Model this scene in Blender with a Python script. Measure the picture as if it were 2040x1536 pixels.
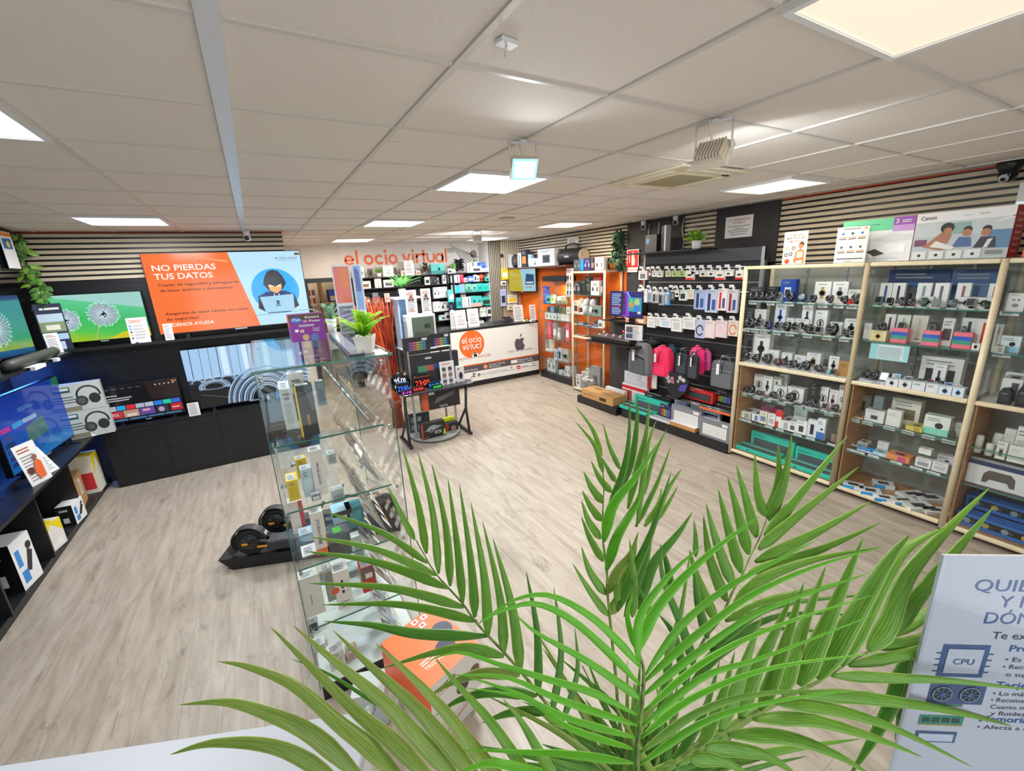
import bpy, bmesh, math, random
from mathutils import Vector, Matrix
random.seed(7)
R=math.radians
S=bpy.context.scene
for o in list(bpy.data.objects): bpy.data.objects.remove(o)
COL=S.collection
# ---------------- camera ----------------
CAM=Vector((-.621,-1.33,2.163))
RX=Vector((.86088,-.50658,-.04757)); FW=Vector((.47883,.83823,-.26094)); UP=Vector((.17206,.20186,.96418))
cd=bpy.data.cameras.new('camera'); cam=bpy.data.objects.new('camera',cd); COL.objects.link(cam)
cam.matrix_world=Matrix(((RX.x,UP.x,-FW.x,CAM.x),(RX.y,UP.y,-FW.y,CAM.y),(RX.z,UP.z,-FW.z,CAM.z),(0,0,0,1)))
cd.sensor_width=36; cd.lens=857/2040*36; cd.clip_start=.02; cd.clip_end=60
S.camera=cam
S.view_settings.view_transform='Standard'; S.view_settings.look='None'
S.cycles.transparent_max_bounces=64; S.cycles.max_bounces=12; S.view_settings.exposure=0.13; S.view_settings.gamma=1; S.view_settings.use_curve_mapping=False
# ---------------- world ----------------
w=bpy.data.worlds.new('world'); S.world=w; w.use_nodes=True
w.node_tree.nodes['Background'].inputs[0].default_value=(.95,.97,1,1); w.node_tree.nodes['Background'].inputs[1].default_value=.6
# ---------------- lamps ----------------
def area(name,loc,sx,sy,power,col,rot=(0,0,0),spread=180):
    l=bpy.data.lights.new(name,'AREA'); l.shape='RECTANGLE'; l.size=sx; l.size_y=sy; l.energy=power; l.color=col; l.spread=R(spread)
    o=bpy.data.objects.new(name,l); COL.objects.link(o); o.location=loc; o.rotation_euler=rot; return o
COOL=(.93,.97,1); WARM=(1,.9,.74)
# x0,y0,colour,power,description
PANELS=[(.6,1.2,COOL,37,'bright white'),(.6,3.6,COOL,40,'white'),(-1.8,3.6,COOL,27,'cool white'),(-1.8,.6,COOL,30,'pale cool'),
 (.6,6.0,WARM,22,'warm'),(3.06,3.6,WARM,34,'warm'),(3.06,.66,WARM,9.5,'warm white'),(.6,-1.2,WARM,9,'dim warm'),(3.06,6.0,COOL,22,'white')]
for i,(x,y,c,p,d) in enumerate(PANELS):
    area('panel_lamp',(x+.3,y+.3,2.73),.54,.54,p*1.35,c)
area('daylight_window',(-.4,-2.9,1.4),3.2,2.0,26,(.95,.98,1),(R(90),0,0))

# ---------------- materials ----------------
def lin(h):
    h=h.lstrip('#'); c=[int(h[i:i+2],16)/255 for i in (0,2,4)]
    return tuple((x/12.92 if x<=.04045 else ((x+.055)/1.055)**2.4) for x in c)+(1,)
_M={}
def M(h,r=.5,m=0,e=0,sp=.5):
    k=(h,r,m,e,sp)
    if k in _M: return _M[k]
    a=bpy.data.materials.new('paint_'+h.lstrip('#')); a.use_nodes=True; b=a.node_tree.nodes['Principled BSDF']
    b.inputs['Base Color'].default_value=lin(h); b.inputs['Roughness'].default_value=r; b.inputs['Metallic'].default_value=m
    b.inputs['Specular IOR Level'].default_value=sp
    if e: b.inputs['Emission Color'].default_value=lin(h); b.inputs['Emission Strength'].default_value=e
    _M[k]=a; return a
def nodes(name):
    a=bpy.data.materials.new(name); a.use_nodes=True; t=a.node_tree; return a,t,t.nodes['Principled BSDF'],(lambda ty,**k:_nd(t,ty,k)),t.links.new
def _nd(t,ty,k):
    n=t.nodes.new(ty)
    for a,v in k.items():
        if a in n.inputs: n.inputs[a].default_value=v
        else: setattr(n,a,v)
    return n
def glass_mat(name,tint,fres=1.45):
    a=bpy.data.materials.new(name); a.use_nodes=True; t=a.node_tree; t.nodes.clear()
    out=t.nodes.new('ShaderNodeOutputMaterial'); mx=t.nodes.new('ShaderNodeMixShader'); f=t.nodes.new('ShaderNodeFresnel'); f.inputs[0].default_value=fres
    tr=t.nodes.new('ShaderNodeBsdfTransparent'); tr.inputs[0].default_value=tint
    g=t.nodes.new('ShaderNodeBsdfGlossy'); g.inputs['Roughness'].default_value=.02
    ge=t.nodes.new('ShaderNodeNewGeometry'); sb=t.nodes.new('ShaderNodeMath'); sb.operation='SUBTRACT'; sb.inputs[0].default_value=1; t.links.new(ge.outputs['Backfacing'],sb.inputs[1])
    mu=t.nodes.new('ShaderNodeMath'); mu.operation='MULTIPLY'; t.links.new(f.outputs[0],mu.inputs[0]); t.links.new(sb.outputs[0],mu.inputs[1]); t.links.new(mu.outputs[0],mx.inputs[0]); t.links.new(tr.outputs[0],mx.inputs[1]); t.links.new(g.outputs[0],mx.inputs[2]); t.links.new(mx.outputs[0],out.inputs[0])
    return a
GLASS=glass_mat('clear_glass',(.985,.995,.99,1)); GLASSG=glass_mat('greenish_glass',(.93,.975,.965,1)); ACRY=glass_mat('clear_acrylic',(.95,.96,.97,1),1.4)
GEDGE=M('#3f7a6c',.1)
def wood_floor():
    a,t,b,n,L=nodes('oak_plank_floor')
    tc=n('ShaderNodeTexCoord'); mp=n('ShaderNodeMapping'); mp.inputs['Rotation'].default_value=(0,0,R(90)); L(tc.outputs['Object'],mp.inputs[0])
    br=n('ShaderNodeTexBrick',Scale=1.0); br.inputs['Brick Width'].default_value=1.25; br.inputs['Row Height'].default_value=.19; br.inputs['Mortar Size'].default_value=.0012; br.inputs['Mortar Smooth'].default_value=.3
    br.offset=.37; br.inputs['Color1'].default_value=(.35,.35,.35,1); br.inputs['Color2'].default_value=(.65,.65,.65,1); br.inputs['Mortar'].default_value=(0,0,0,1)
    L(mp.outputs[0],br.inputs[0])
    m2=n('ShaderNodeMapping'); m2.inputs['Scale'].default_value=(7,.9,1); L(tc.outputs['Object'],m2.inputs[0])
    n1=n('ShaderNodeTexNoise',Scale=2.2,Detail=8,Roughness=.62,Distortion=.8); L(m2.outputs[0],n1.inputs[0])
    m3=n('ShaderNodeMapping'); m3.inputs['Scale'].default_value=(2.2,.75,1); L(tc.outputs['Object'],m3.inputs[0])
    n2=n('ShaderNodeTexNoise',Scale=2.6,Detail=6,Roughness=.7,Distortion=1.5); L(m3.outputs[0],n2.inputs[0])
    r1=n('ShaderNodeValToRGB'); e=r1.color_ramp.elements; e[0].position=.3; e[0].color=lin('#978b7c'); e[1].position=.68; e[1].color=lin('#b9aea1'); L(n1.outputs[0],r1.inputs[0])
    r2=n('ShaderNodeValToRGB'); e=r2.color_ramp.elements; e[0].position=.29; e[0].color=(.36,.31,.27,1); e[1].position=.43; e[1].color=(1,1,1,1); L(n2.outputs[0],r2.inputs[0])
    mx=n('ShaderNodeMix',data_type='RGBA',blend_type='MULTIPLY'); mx.inputs[0].default_value=.6; L(r1.outputs[0],mx.inputs[6]); L(r2.outputs[0],mx.inputs[7])
    r3=n('ShaderNodeValToRGB'); e=r3.color_ramp.elements; e[0].position=0; e[0].color=(.45,.42,.4,1); e[1].position=.3; e[1].color=(.93,.93,.93,1); x=r3.color_ramp.elements.new(.66); x.color=(1.0,1.0,1.0,1); L(br.outputs[0],r3.inputs[0])
    m4=n('ShaderNodeMix',data_type='RGBA',blend_type='MULTIPLY'); m4.inputs[0].default_value=.8; L(mx.outputs[2],m4.inputs[6]); L(r3.outputs[0],m4.inputs[7])
    L(m4.outputs[2],b.inputs['Base Color']); b.inputs['Roughness'].default_value=.42
    bp=n('ShaderNodeBump',Strength=.08); L(n1.outputs[0],bp.inputs['Height']); L(bp.outputs[0],b.inputs['Normal'])
    return a
def ceil_mat():
    a,t,b,n,L=nodes('textured_ceiling_tile')
    tc=n('ShaderNodeTexCoord'); n1=n('ShaderNodeTexNoise',Scale=85,Detail=3,Roughness=.6,Distortion=1.2); L(tc.outputs['Object'],n1.inputs[0])
    bp=n('ShaderNodeBump',Strength=.55,Distance=.006); L(n1.outputs[0],bp.inputs['Height']); L(bp.outputs[0],b.inputs['Normal'])
    b.inputs['Base Color'].default_value=lin('#e9e1d8'); b.inputs['Roughness'].default_value=.8
    return a
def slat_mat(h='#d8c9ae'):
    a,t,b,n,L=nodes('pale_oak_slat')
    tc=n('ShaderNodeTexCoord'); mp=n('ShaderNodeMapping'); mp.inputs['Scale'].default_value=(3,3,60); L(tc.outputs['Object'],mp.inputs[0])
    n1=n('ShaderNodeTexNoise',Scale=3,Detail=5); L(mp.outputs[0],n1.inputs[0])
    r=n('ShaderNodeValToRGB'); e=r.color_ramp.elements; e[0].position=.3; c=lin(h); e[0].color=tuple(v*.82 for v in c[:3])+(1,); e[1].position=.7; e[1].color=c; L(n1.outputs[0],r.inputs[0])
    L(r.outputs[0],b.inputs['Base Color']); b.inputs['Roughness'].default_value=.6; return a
def noise_mat(name,h,h2,sc=20,r=.6,bump=0,st=(1,1,1),m=0):
    a,t,b,n,L=nodes(name); tc=n('ShaderNodeTexCoord'); mp=n('ShaderNodeMapping'); mp.inputs['Scale'].default_value=st; L(tc.outputs['Object'],mp.inputs[0])
    n1=n('ShaderNodeTexNoise',Scale=sc,Detail=5); L(mp.outputs[0],n1.inputs[0])
    q=n('ShaderNodeValToRGB'); e=q.color_ramp.elements; e[0].position=.35; e[0].color=lin(h); e[1].position=.65; e[1].color=lin(h2); L(n1.outputs[0],q.inputs[0])
    L(q.outputs[0],b.inputs['Base Color']); b.inputs['Roughness'].default_value=r; b.inputs['Metallic'].default_value=m
    if bump: bp=n('ShaderNodeBump',Strength=bump,Distance=.004); L(n1.outputs[0],bp.inputs['Height']); L(bp.outputs[0],b.inputs['Normal'])
    return a
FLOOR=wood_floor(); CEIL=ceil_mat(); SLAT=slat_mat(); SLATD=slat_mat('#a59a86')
BLK=noise_mat('black_melamine','#17181b','#1e1f23',8,.38); BLKM=noise_mat('black_wall_paint','#302e30','#383537',6,.75)
WALLW=noise_mat('warm_white_wall_paint','#cfc6bf','#d6cec8',4,.85); ORG=noise_mat('orange_wall_paint','#e8650c','#ef7010',4,.6)
CREAM=noise_mat('cream_lacquered_wood','#dccdab','#e6d8b8',12,.35); TANW=noise_mat('tan_wood_panel','#a9794d','#bd8b5d',5,.45,0,(1,1,8))
CARD=noise_mat('kraft_cardboard','#b98d58','#c59a64',30,.8); GREYB=noise_mat('grey_back_panel','#8d8f8a','#a3a49d',3,.5)
WHT=M('#e2e2e2',.45); CHR=M('#c9ccd0',.22,1); ALU=M('#aeb2b8',.35,.85); DK=M('#17171a',.4); PLW=M('#e9e9ea',.35)

# ---------------- mesh builder ----------------
_T={}
def glyphs(s,bold):
    k=(s,bold)
    if k in _T: return _T[k]
    c=bpy.data.curves.new('t','FONT'); c.body=s; c.size=1; c.resolution_u=3; c.offset=.012 if bold else 0
    o=bpy.data.objects.new('t',c); me=o.to_mesh(); v=[(p.co.x,p.co.y) for p in me.vertices]; f=[tuple(p.vertices) for p in me.polygons]
    o.to_mesh_clear(); bpy.data.objects.remove(o); bpy.data.curves.remove(c)
    if v:
        x0=min(p[0] for p in v); x1=max(p[0] for p in v)
    else: x0=x1=0
    _T[k]=(v,f,x0,x1); return _T[k]
class MB:
    def __init__(s): s.v=[]; s.f=[]; s.m=[]; s.mats=[]; s.sm=[]
    def mi(s,m):
        if m not in s.mats: s.mats.append(m)
        return s.mats.index(m)
    def add(s,vs,fs,m,smooth=False):
        b=len(s.v); s.v+= [tuple(v) for v in vs]; i=s.mi(m)
        for f in fs: s.f.append(tuple(b+k for k in f)); s.m.append(i); s.sm.append(smooth)
        return s
    def box(s,x0,x1,y0,y1,z0,z1,m,bev=0):
        if bev>0:
            b=bev; pts=[(x0+b,z0),(x1-b,z0),(x1,z0+b),(x1,z1-b),(x1-b,z1),(x0+b,z1),(x0,z1-b),(x0,z0+b)]
            n=8; vs=[]
            for (y,k) in ((y0,.0),(y0+b,1),(y1-b,1),(y1,0)):
                cx=(x0+x1)/2; cz=(z0+z1)/2
                for (x,z) in pts:
                    if k==0: vs.append((cx+(x-cx)*(1-2*b/max(x1-x0,1e-6)),y,cz+(z-cz)*(1-2*b/max(z1-z0,1e-6))))
                    else: vs.append((x,y,z))
            fs=[tuple(range(n-1,-1,-1))[::-1],tuple(range(3*n,4*n))[::-1]]
            for r in range(3):
                for i in range(n): j=(i+1)%n; fs.append((r*n+i,(r+1)*n+i,(r+1)*n+j,r*n+j))
            return s.add(vs,fs,m)
        vs=[(x,y,z) for x in (x0,x1) for y in (y0,y1) for z in (z0,z1)]
        return s.add(vs,[(0,1,3,2),(4,6,7,5),(0,4,5,1),(2,3,7,6),(0,2,6,4),(1,5,7,3)],m)
    def obox(s,c,U,V,W,m):   # oriented box: centre, three half vectors
        c=Vector(c);U=Vector(U);V=Vector(V);W=Vector(W)
        vs=[c+a*U+b*V+d*W for a in (-1,1) for b in (-1,1) for d in (-1,1)]
        return s.add(vs,[(0,1,3,2),(4,6,7,5),(0,4,5,1),(2,3,7,6),(0,2,6,4),(1,5,7,3)],m)
    def quad(s,a,b,c,d,m): return s.add([a,b,c,d],[(0,1,2,3)],m)
    def tube(s,pts,r,m,n=8,cap=True):
        pts=[Vector(p) for p in pts]; N=len(pts); rr=r if isinstance(r,(list,tuple)) else [r]*N
        vs=[];fs=[]; prev=None
        for i,p in enumerate(pts):
            d=(pts[min(i+1,N-1)]-pts[max(i-1,0)]); d=d.normalized() if d.length>1e-9 else Vector((0,0,1))
            if prev is None:
                a=Vector((0,0,1)) if abs(d.z)<.9 else Vector((1,0,0)); u=d.cross(a).normalized()
            else: u=(prev-d*prev.dot(d)); u=u.normalized() if u.length>1e-6 else d.orthogonal().normalized()
            prev=u; w_=d.cross(u)
            for k in range(n): t=2*math.pi*k/n; vs.append(p+rr[i]*(math.cos(t)*u+math.sin(t)*w_))
        for i in range(N-1):
            for k in range(n): l=(k+1)%n; fs.append((i*n+k,i*n+l,(i+1)*n+l,(i+1)*n+k))
        if cap: fs.append(tuple(range(n))[::-1]); fs.append(tuple((N-1)*n+k for k in range(n)))
        return s.add(vs,fs,m,True)
    def lathe(s,prof,c,m,n=20,ax=(0,0,1),sx=1,sy=1,sm=True):
        ax=Vector(ax).normalized(); u=ax.orthogonal().normalized() if abs(ax.z)<.99 else Vector((1,0,0)); w_=ax.cross(u); c=Vector(c)
        vs=[];fs=[]
        for r,z in prof:
            for k in range(n): t=2*math.pi*k/n; vs.append(c+ax*z+r*(math.cos(t)*u*sx+math.sin(t)*w_*sy))
        for i in range(len(prof)-1):
            for k in range(n): l=(k+1)%n; fs.append((i*n+k,i*n+l,(i+1)*n+l,(i+1)*n+k))
        fs.append(tuple(range(n))[::-1]); fs.append(tuple((len(prof)-1)*n+k for k in range(n)))
        return s.add(vs,fs,m,sm)
    def ball(s,c,r,m,n=12,sx=1,sy=1,sz=1):
        pr=[(r*math.sin(math.pi*i/8),-r*math.cos(math.pi*i/8)*sz) for i in range(9)]; pr[0]=(r*.02,-r*sz);pr[-1]=(r*.02,r*sz)
        return s.lathe(pr,c,m,n,(0,0,1),sx,sy)
    def prism(s,pts,d,m,O=(0,0,0),U=(1,0,0),V=(0,0,1)):   # outline in plane U,V extruded by vector d
        O=Vector(O);U=Vector(U);V=Vector(V);d=Vector(d);n=len(pts)
        vs=[O+a*U+b*V for a,b in pts]; vs+=[v+d for v in vs]
        fs=[tuple(range(n)),tuple(range(n,2*n))[::-1]]+[(i,n+i,n+(i+1)%n,(i+1)%n) for i in range(n)]
        return s.add(vs,fs,m)
    def build(s,name,parent=None,loc=(0,0,0),rz=0,bevel=0):
        me=bpy.data.meshes.new(name); me.from_pydata(s.v,[],s.f)
        for m in s.mats: me.materials.append(m)
        me.polygons.foreach_set('material_index',s.m); me.polygons.foreach_set('use_smooth',s.sm); me.update()
        bm=bmesh.new(); bm.from_mesh(me); bm.to_mesh(me); bm.free()
        o=bpy.data.objects.new(name,me); COL.objects.link(o); o.location=loc; o.rotation_euler=(0,0,rz)
        if parent: o.parent=parent
        if bevel:
            b=o.modifiers.new('b','BEVEL'); b.width=bevel; b.segments=2; b.limit_method='ANGLE'
        return o
class Face:
    """flat drawing surface: origin (lower left), right and up vectors; printed layers stand a hair proud"""
    def __init__(s,mb,O,U,V,e=.0006): s.mb=mb; s.O=Vector(O); s.U=Vector(U).normalized(); s.V=Vector(V).normalized(); s.N=s.U.cross(s.V); s.e=e
    def p(s,x,y,l=1): return s.O+x*s.U+y*s.V+s.N*s.e*l
    def rect(s,x,y,w,h,m,l=1): s.mb.add([s.p(x,y,l),s.p(x+w,y,l),s.p(x+w,y+h,l),s.p(x,y+h,l)],[(0,1,2,3)],m); return s
    def poly(s,pts,m,l=1): s.mb.add([s.p(a,b,l) for a,b in pts],[tuple(range(len(pts)))],m); return s
    def disc(s,x,y,r,m,l=1,sy=1,n=16): return s.poly([(x+r*math.cos(2*math.pi*k/n),y+r*sy*math.sin(2*math.pi*k/n)) for k in range(n)],m,l)
    def ring(s,x,y,r,t,m,l=1,a0=0,a1=360,n=18,sy=1):
        A=[R(a0+(a1-a0)*k/n) for k in range(n+1)]
        vs=[s.p(x+r*math.cos(a),y+r*sy*math.sin(a),l) for a in A]+[s.p(x+(r-t)*math.cos(a),y+(r-t)*sy*math.sin(a),l) for a in A]
        s.mb.add(vs,[(k,k+1,n+2+k,n+1+k) for k in range(n)],m); return s
    def line(s,x0,y0,x1,y1,t,m,l=1):
        d=Vector((x1-x0,y1-y0)); q=Vector((-d.y,d.x)).normalized()*t/2
        return s.poly([(x0-q.x,y0-q.y),(x1-q.x,y1-q.y),(x1+q.x,y1+q.y),(x0+q.x,y0+q.y)],m,l)
    def text(s,t,x,y,h,m,l=2,w=None,al='L',b=False):
        v,f,x0,x1=glyphs(t,b)
        if not v: return s
        k=h/.7; kx=k if w is None else w/(x1-x0); W=(x1-x0)*kx
        ox=x-(W/2 if al=='C' else W if al=='R' else 0)
        s.mb.add([s.p(ox+(a-x0)*kx,y+c*k,l) for a,c in v],f,m); return s
    def geo(s,t,x,y,xh,m,l=2,w=None,al='L',st=.23):   # round geometric lower-case lettering, xh = x-height
        adv={'e':1.1,'l':.42,' ':.42,'o':1.12,'c':1.0,'i':.42,'v':1.0,'r':.66,'t':.66,'u':1.0,'a':1.1}; W=sum(adv[c] for c in t)*xh; k=1 if w is None else w/W
        X=x-(W*k/2 if al=='C' else 0); hx=xh
        def bar(a,b,c,d): s.rect(X+a*hx*k,y+c*hx,(b-a)*hx*k,(d-c)*hx,m,l)
        def rg(cx,cy,a0,a1): 
            A=[R(a0+(a1-a0)*q/20) for q in range(21)]; vs=[s.p(X+(cx+.5*math.cos(q)*r_)*hx*k,y+(cy+.5*math.sin(q)*r_)*hx,l) for r_ in (1,1-2*st) for q in A]
            s.mb.add(vs,[(q,q+1,22+q,21+q) for q in range(20)],m)
        for c in t:
            if c=='o': rg(.52,.5,0,360)
            elif c=='c': rg(.52,.5,42,318)
            elif c=='e': rg(.52,.5,0,325); bar(.12,.98,.41,.59)
            elif c=='a': rg(.5,.5,0,360); bar(1-st,1.0,0,1.0)
            elif c=='l': bar(.08,.08+st,0,1.45)
            elif c=='i': bar(.08,.08+st,0,1.0); s.disc(X+(.08+st/2)*hx*k,y+1.3*hx,st*.62*hx,m,l)
            elif c=='t': bar(.2,.2+st,0,1.35); bar(0,.6,.8,1.0)
            elif c=='r': bar(.06,.06+st,0,1.0); rg(.56,.5,75,170)
            elif c=='u': rg(.48,.5,180,360); bar(-.02,-.02+st,.5,1.0); bar(.98-st,.98,.5,1.0)
            elif c=='v': s.poly([(X+a*hx*k,y+b*hx) for a,b in ((-.02,1),(.24,1),(.46,.34),(.68,1),(.94,1),(.58,0),(.34,0))],m,l)
            X+=adv[c]*hx*k
        return s
    def lines(s,x,y,w,h,n,m,l=2,rag=.3):   # blurred running text as short bars
        for i in range(n):
            yy=y+h-(i+.75)*h/n; s.rect(x,yy,w*(1-rag*random.random()),h/n*.42,m,l)
        return s
# ---------------- scene graph helpers ----------------
def tag(o,label=None,cat=None,group=None,kind=None):
    if label: o['label']=label
    if cat: o['category']=cat
    if group: o['group']=group
    if kind: o['kind']=kind
    return o
def thing(name,label,cat,loc=(0,0,0),rz=0,group=None):
    o=bpy.data.objects.new(name,None); COL.objects.link(o); o.empty_display_size=.05; o.location=loc; o.rotation_euler=(0,0,rz)
    return tag(o,label,cat,group)
def struct(name,mb): return tag(mb.build(name),kind='structure')
# pixel -> world on a real plane
def ray(px,py): return RX*((px-1020)/857)+FW-UP*((py-768)/857)
def at(ax,v,px,py):
    d=ray(px,py); i='xyz'.index(ax); return CAM+d*((v-CAM[i])/d[i])
def solve(ax,px,fixed):   # coordinate along ax so that the point with the other two fixed falls on column px
    u=(px-1020)/857; i='xyz'.index(ax); P=Vector(fixed); P[i]=0; d=P-CAM; 
    e=Vector((0,0,0)); e[i]=1
    return -(d.dot(RX)-u*d.dot(FW))/(e.dot(RX)-u*e.dot(FW))
def solvez(py,x,y):
    v=(768-py)/857; P=Vector((x,y,0)); d=P-CAM; return -(d.dot(UP)-v*d.dot(FW))/(UP.z-v*FW.z)
NTH=['first','second','third','fourth','fifth','sixth','seventh','eighth','ninth','tenth','eleventh','twelfth','thirteenth','fourteenth','fifteenth','sixteenth','seventeenth','eighteenth','nineteenth','twentieth','twenty-first','twenty-second','twenty-third','twenty-fourth','twenty-fifth','twenty-sixth','twenty-seventh','twenty-eighth']
# ================= the room =================
XL,XR,YT,YB,H=-2.95,4.47,5.0,7.5,2.75
m=MB(); m.box(XL-.1,XR+.2,-3.1,9.2,-.1,0,FLOOR); struct('floor',m)
m=MB(); m.box(XL-.1,XR+.2,-3.1,9.2,H,H+.1,CEIL); struct('ceiling',m)
GRID=M('#d5d0c9',.45); GRIDB=M('#dfe1e6',.25)
m=MB()
xs=[-2.4,-1.8,-1.2,0,.6,1.2,1.8,2.43,3.06,3.72,4.2]
for x in xs: m.box(x-.011,x+.011,-3,YB,H-.008,H,GRID)
for k in range(-5,13):
    m.box(XL,XR,k*.6-.009,k*.6+.009,H-.006,H,GRID)
tag(m.build('trim_1'),kind='structure')
m=MB(); m.box(-.63,-.58,-3,YT,H-.012,H,GRIDB); tag(m.build('trim_2'),kind='structure')
m=MB(); m.box(XL-.1,XL,-3.1,YT+.1,0,H,BLKM); struct('wall_left',m)
m=MB(); m.box(XL-.1,-.2,YT,YT+.1,0,H,BLKM); struct('wall_back_left',m)
m=MB(); m.box(-.3,-.2,YT+.1,YB,0,H,WALLW); struct('wall_return',m)
# back wall with doorway opening x .25...82, top 2.13
m=MB(); m.box(-.3,.2,YB,YB+.12,0,H,WALLW); m.box(.2,.95,YB,YB+.12,2.13,H,WALLW); m.box(.95,XR+.2,YB,YB+.12,0,H,WALLW); struct('wall_back',m)
m=MB(); m.box(.16,.24,YB-.03,YB+.15,0,2.17,DK); m.box(.91,.99,YB-.03,YB+.15,0,2.17,DK); m.box(.24,.91,YB-.03,YB+.15,2.09,2.17,DK); tag(m.build('door_1'),kind='structure')
m=MB(); m.box(-.4,1.6,9.1,9.2,0,H,M('#c9b9a0',.8)); m.box(-.4,-.3,7.6,9.2,0,H,M('#c9b9a0',.8)); m.box(1.6,1.7,7.6,9.2,0,H,M('#c9b9a0',.8)); struct('wall_storeroom',m)
area('storeroom_lamp',(.6,8.3,2.7),.6,.6,14,WARM)
m=MB(); m.box(XR,XR+.1,-3.1,YB+.1,0,H,BLKM); struct('wall_right',m)
m=MB(); m.box(XL-.1,XR+.2,-3.1,-3.0,0,H,noise_mat('grey_shopfront_wall','#8a8580','#928d88',3,.8)); struct('wall_front',m)
m=MB(); m.box(-2.0,1.2,-3.0,-2.97,.4,2.4,M('#dfe8f0',.2,0,.6)); tag(m.build('window_1'),kind='structure')
# dark lower wall on tv side and orange wall far right
m=MB(); m.box(XR-.012,XR,3.75,YB,0,2.2,ORG); struct('wall_orange',m)
m=MB(); m.box(3.95,XR,YB-.06,YB,0,2.15,ORG); m.box(3.92,3.95,YB-.1,YB,0,2.2,ORG); struct('wall_orange_corner',m)
# slats
def slats_h(ax,pos,a0,a1,z0,z1,pitch,name,n0=1,side=-1,mt=SLAT):
    m=MB(); t=.018
    lo,hi=(pos-.006,pos) if side<0 else (pos,pos+.006)
    if ax=='y': m.box(a0,a1,lo,hi,z0,z1,DK)
    else: m.box(lo,hi,a0,a1,z0,z1,DK)
    z=z1-.045
    while z>z0-.001:
        p0,p1=(pos-.006-t,pos-.006) if side<0 else (pos+.006,pos+.006+t)
        if ax=='y': m.box(a0,a1,p0,p1,z,z+.0325,mt)
        else: m.box(p0,p1,a0,a1,z,z+.0325,mt)
        z-=pitch
    return tag(m.build(name),kind='structure')
slats_h('y',YT,XL,-.2,2.22,H-.01,.0535,'trim_3')
slats_h('x',XR-.02,-3,1.47,1.9,H-.01,.0535,'trim_4')
slats_h('x',XR,2.23,2.72,2.2,H-.01,.0535,'trim_5')
slats_h('x',XR,3.75,7.3,2.2,H-.01,.0535,'trim_6')
m=MB(); m.box(XR-.06,XR,1.47,2.23,2.1,H-.002,BLKM); struct('trim_7',m)
m=MB(); m.box(XR-.03,XR,2.72,3.75,0,H-.002,BLKM); struct('trim_8',m)
RED=M('#c2401a',.5); 
m=MB(); m.box(XL,-.2,YT-.03,YT-.012,H-.012,H-.002,RED); tag(m.build('trim_9'),kind='structure')
m=MB(); m.box(XR-.06,XR-.04,-3,1.47,H-.014,H-.002,RED); tag(m.build('trim_10'),kind='structure')
# vertical slat panels in the far corner
m=MB(); m.box(3.97,4.06,7.02,7.03,0,H,DK)
m.box(3.74,4.02,7.0,7.02,.0,H-.005,DK)
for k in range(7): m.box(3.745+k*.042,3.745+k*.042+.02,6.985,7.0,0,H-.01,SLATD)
m.box(3.74,3.76,7.02,YB,0,H,WALLW); tag(m.build('trim_11'),kind='structure')
m=MB(); m.box(4.02,XR,7.01,7.02,0,H-.005,DK)
for k in range(9): m.box(4.03+k*.05,4.03+k*.05+.03,6.99,7.01,0,H-.01,SLAT)
tag(m.build('trim_12'),kind='structure')
# shop name painted on the back wall
m=MB(); f=Face(m,(0,YB-.004,0),(1,0,0),(0,0,1),.002); OR=M('#dd5a22',.5)
f.geo('el ocio virtual',.93,2.37,.19,OR,1,w=2.09)
f.text('TECNOLOG',1.5,2.19,.09,M('#c06a48',.5),1,w=1.0); f.text('ÍA',2.55,2.19,.09,M('#c06a48',.5),1,w=.2)
tag(m.build('wall_sign'),'orange lettering el ocio virtual on the pale back wall','sign')
m=MB(); f=Face(m,(3.0,YB-.004,2.1),(1,0,0),(0,0,1),.002)
for k in range(7): f.line(.1+k*.07,.62-k*.03,.42+k*.055,.22+.02*k,.012,DK)
f.ring(.62,.42,.075,.02,DK); f.ring(.62,.42,.04,.02,DK); f.line(.75,.4,.86,.4,.01,DK); f.disc(.8,.3,.015,DK); f.disc(.77,.36,.012,M('#777777'))
f.rect(.02,.46,.14,.09,M('#9a9a9c'))
tag(m.build('wall_decal'),'black circuit line graphic on the back wall above right shelves','decal')
# ceiling panels
for i,(x,y,c,p,d) in enumerate(PANELS):
    W=['over the middle of the shop floor behind the floodlight','over the shop floor in front of the counter','near the screen wall at the left','at the left edge of the ceiling','near the back wall beside the shop name','near the far end of the right wall','above the smartwatch showcases','at the top right corner of the photo','above the black shelves behind the counter'][i]
    t=thing('ceiling_light',f'{d} square ceiling light {W}','ceiling light',(x+.3,y+.3,H-.014),0,'ceiling lights')
    m=MB(); 
    for a in ((-.3,.3,-.3,-.28),(-.3,.3,.28,.3),(-.3,-.28,-.28,.28),(.28,.3,-.28,.28)): m.box(a[0],a[1],a[2],a[3],-.008,.013,PLW)
    m.build('frame',t)
    m=MB(); e={'COOL':3.2}.get('',None)
    hexc='#eef4ff' if c is COOL else '#fff1dc'; em={0:6,1:3.5,2:1.25,3:1.0,4:2.6,5:1.6,6:1.15,7:.5,8:3}[i]
    m.box(-.28,.28,-.28,.28,-.002,.01,M(hexc,.5,0,em)); m.build('diffuser',t)
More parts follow.
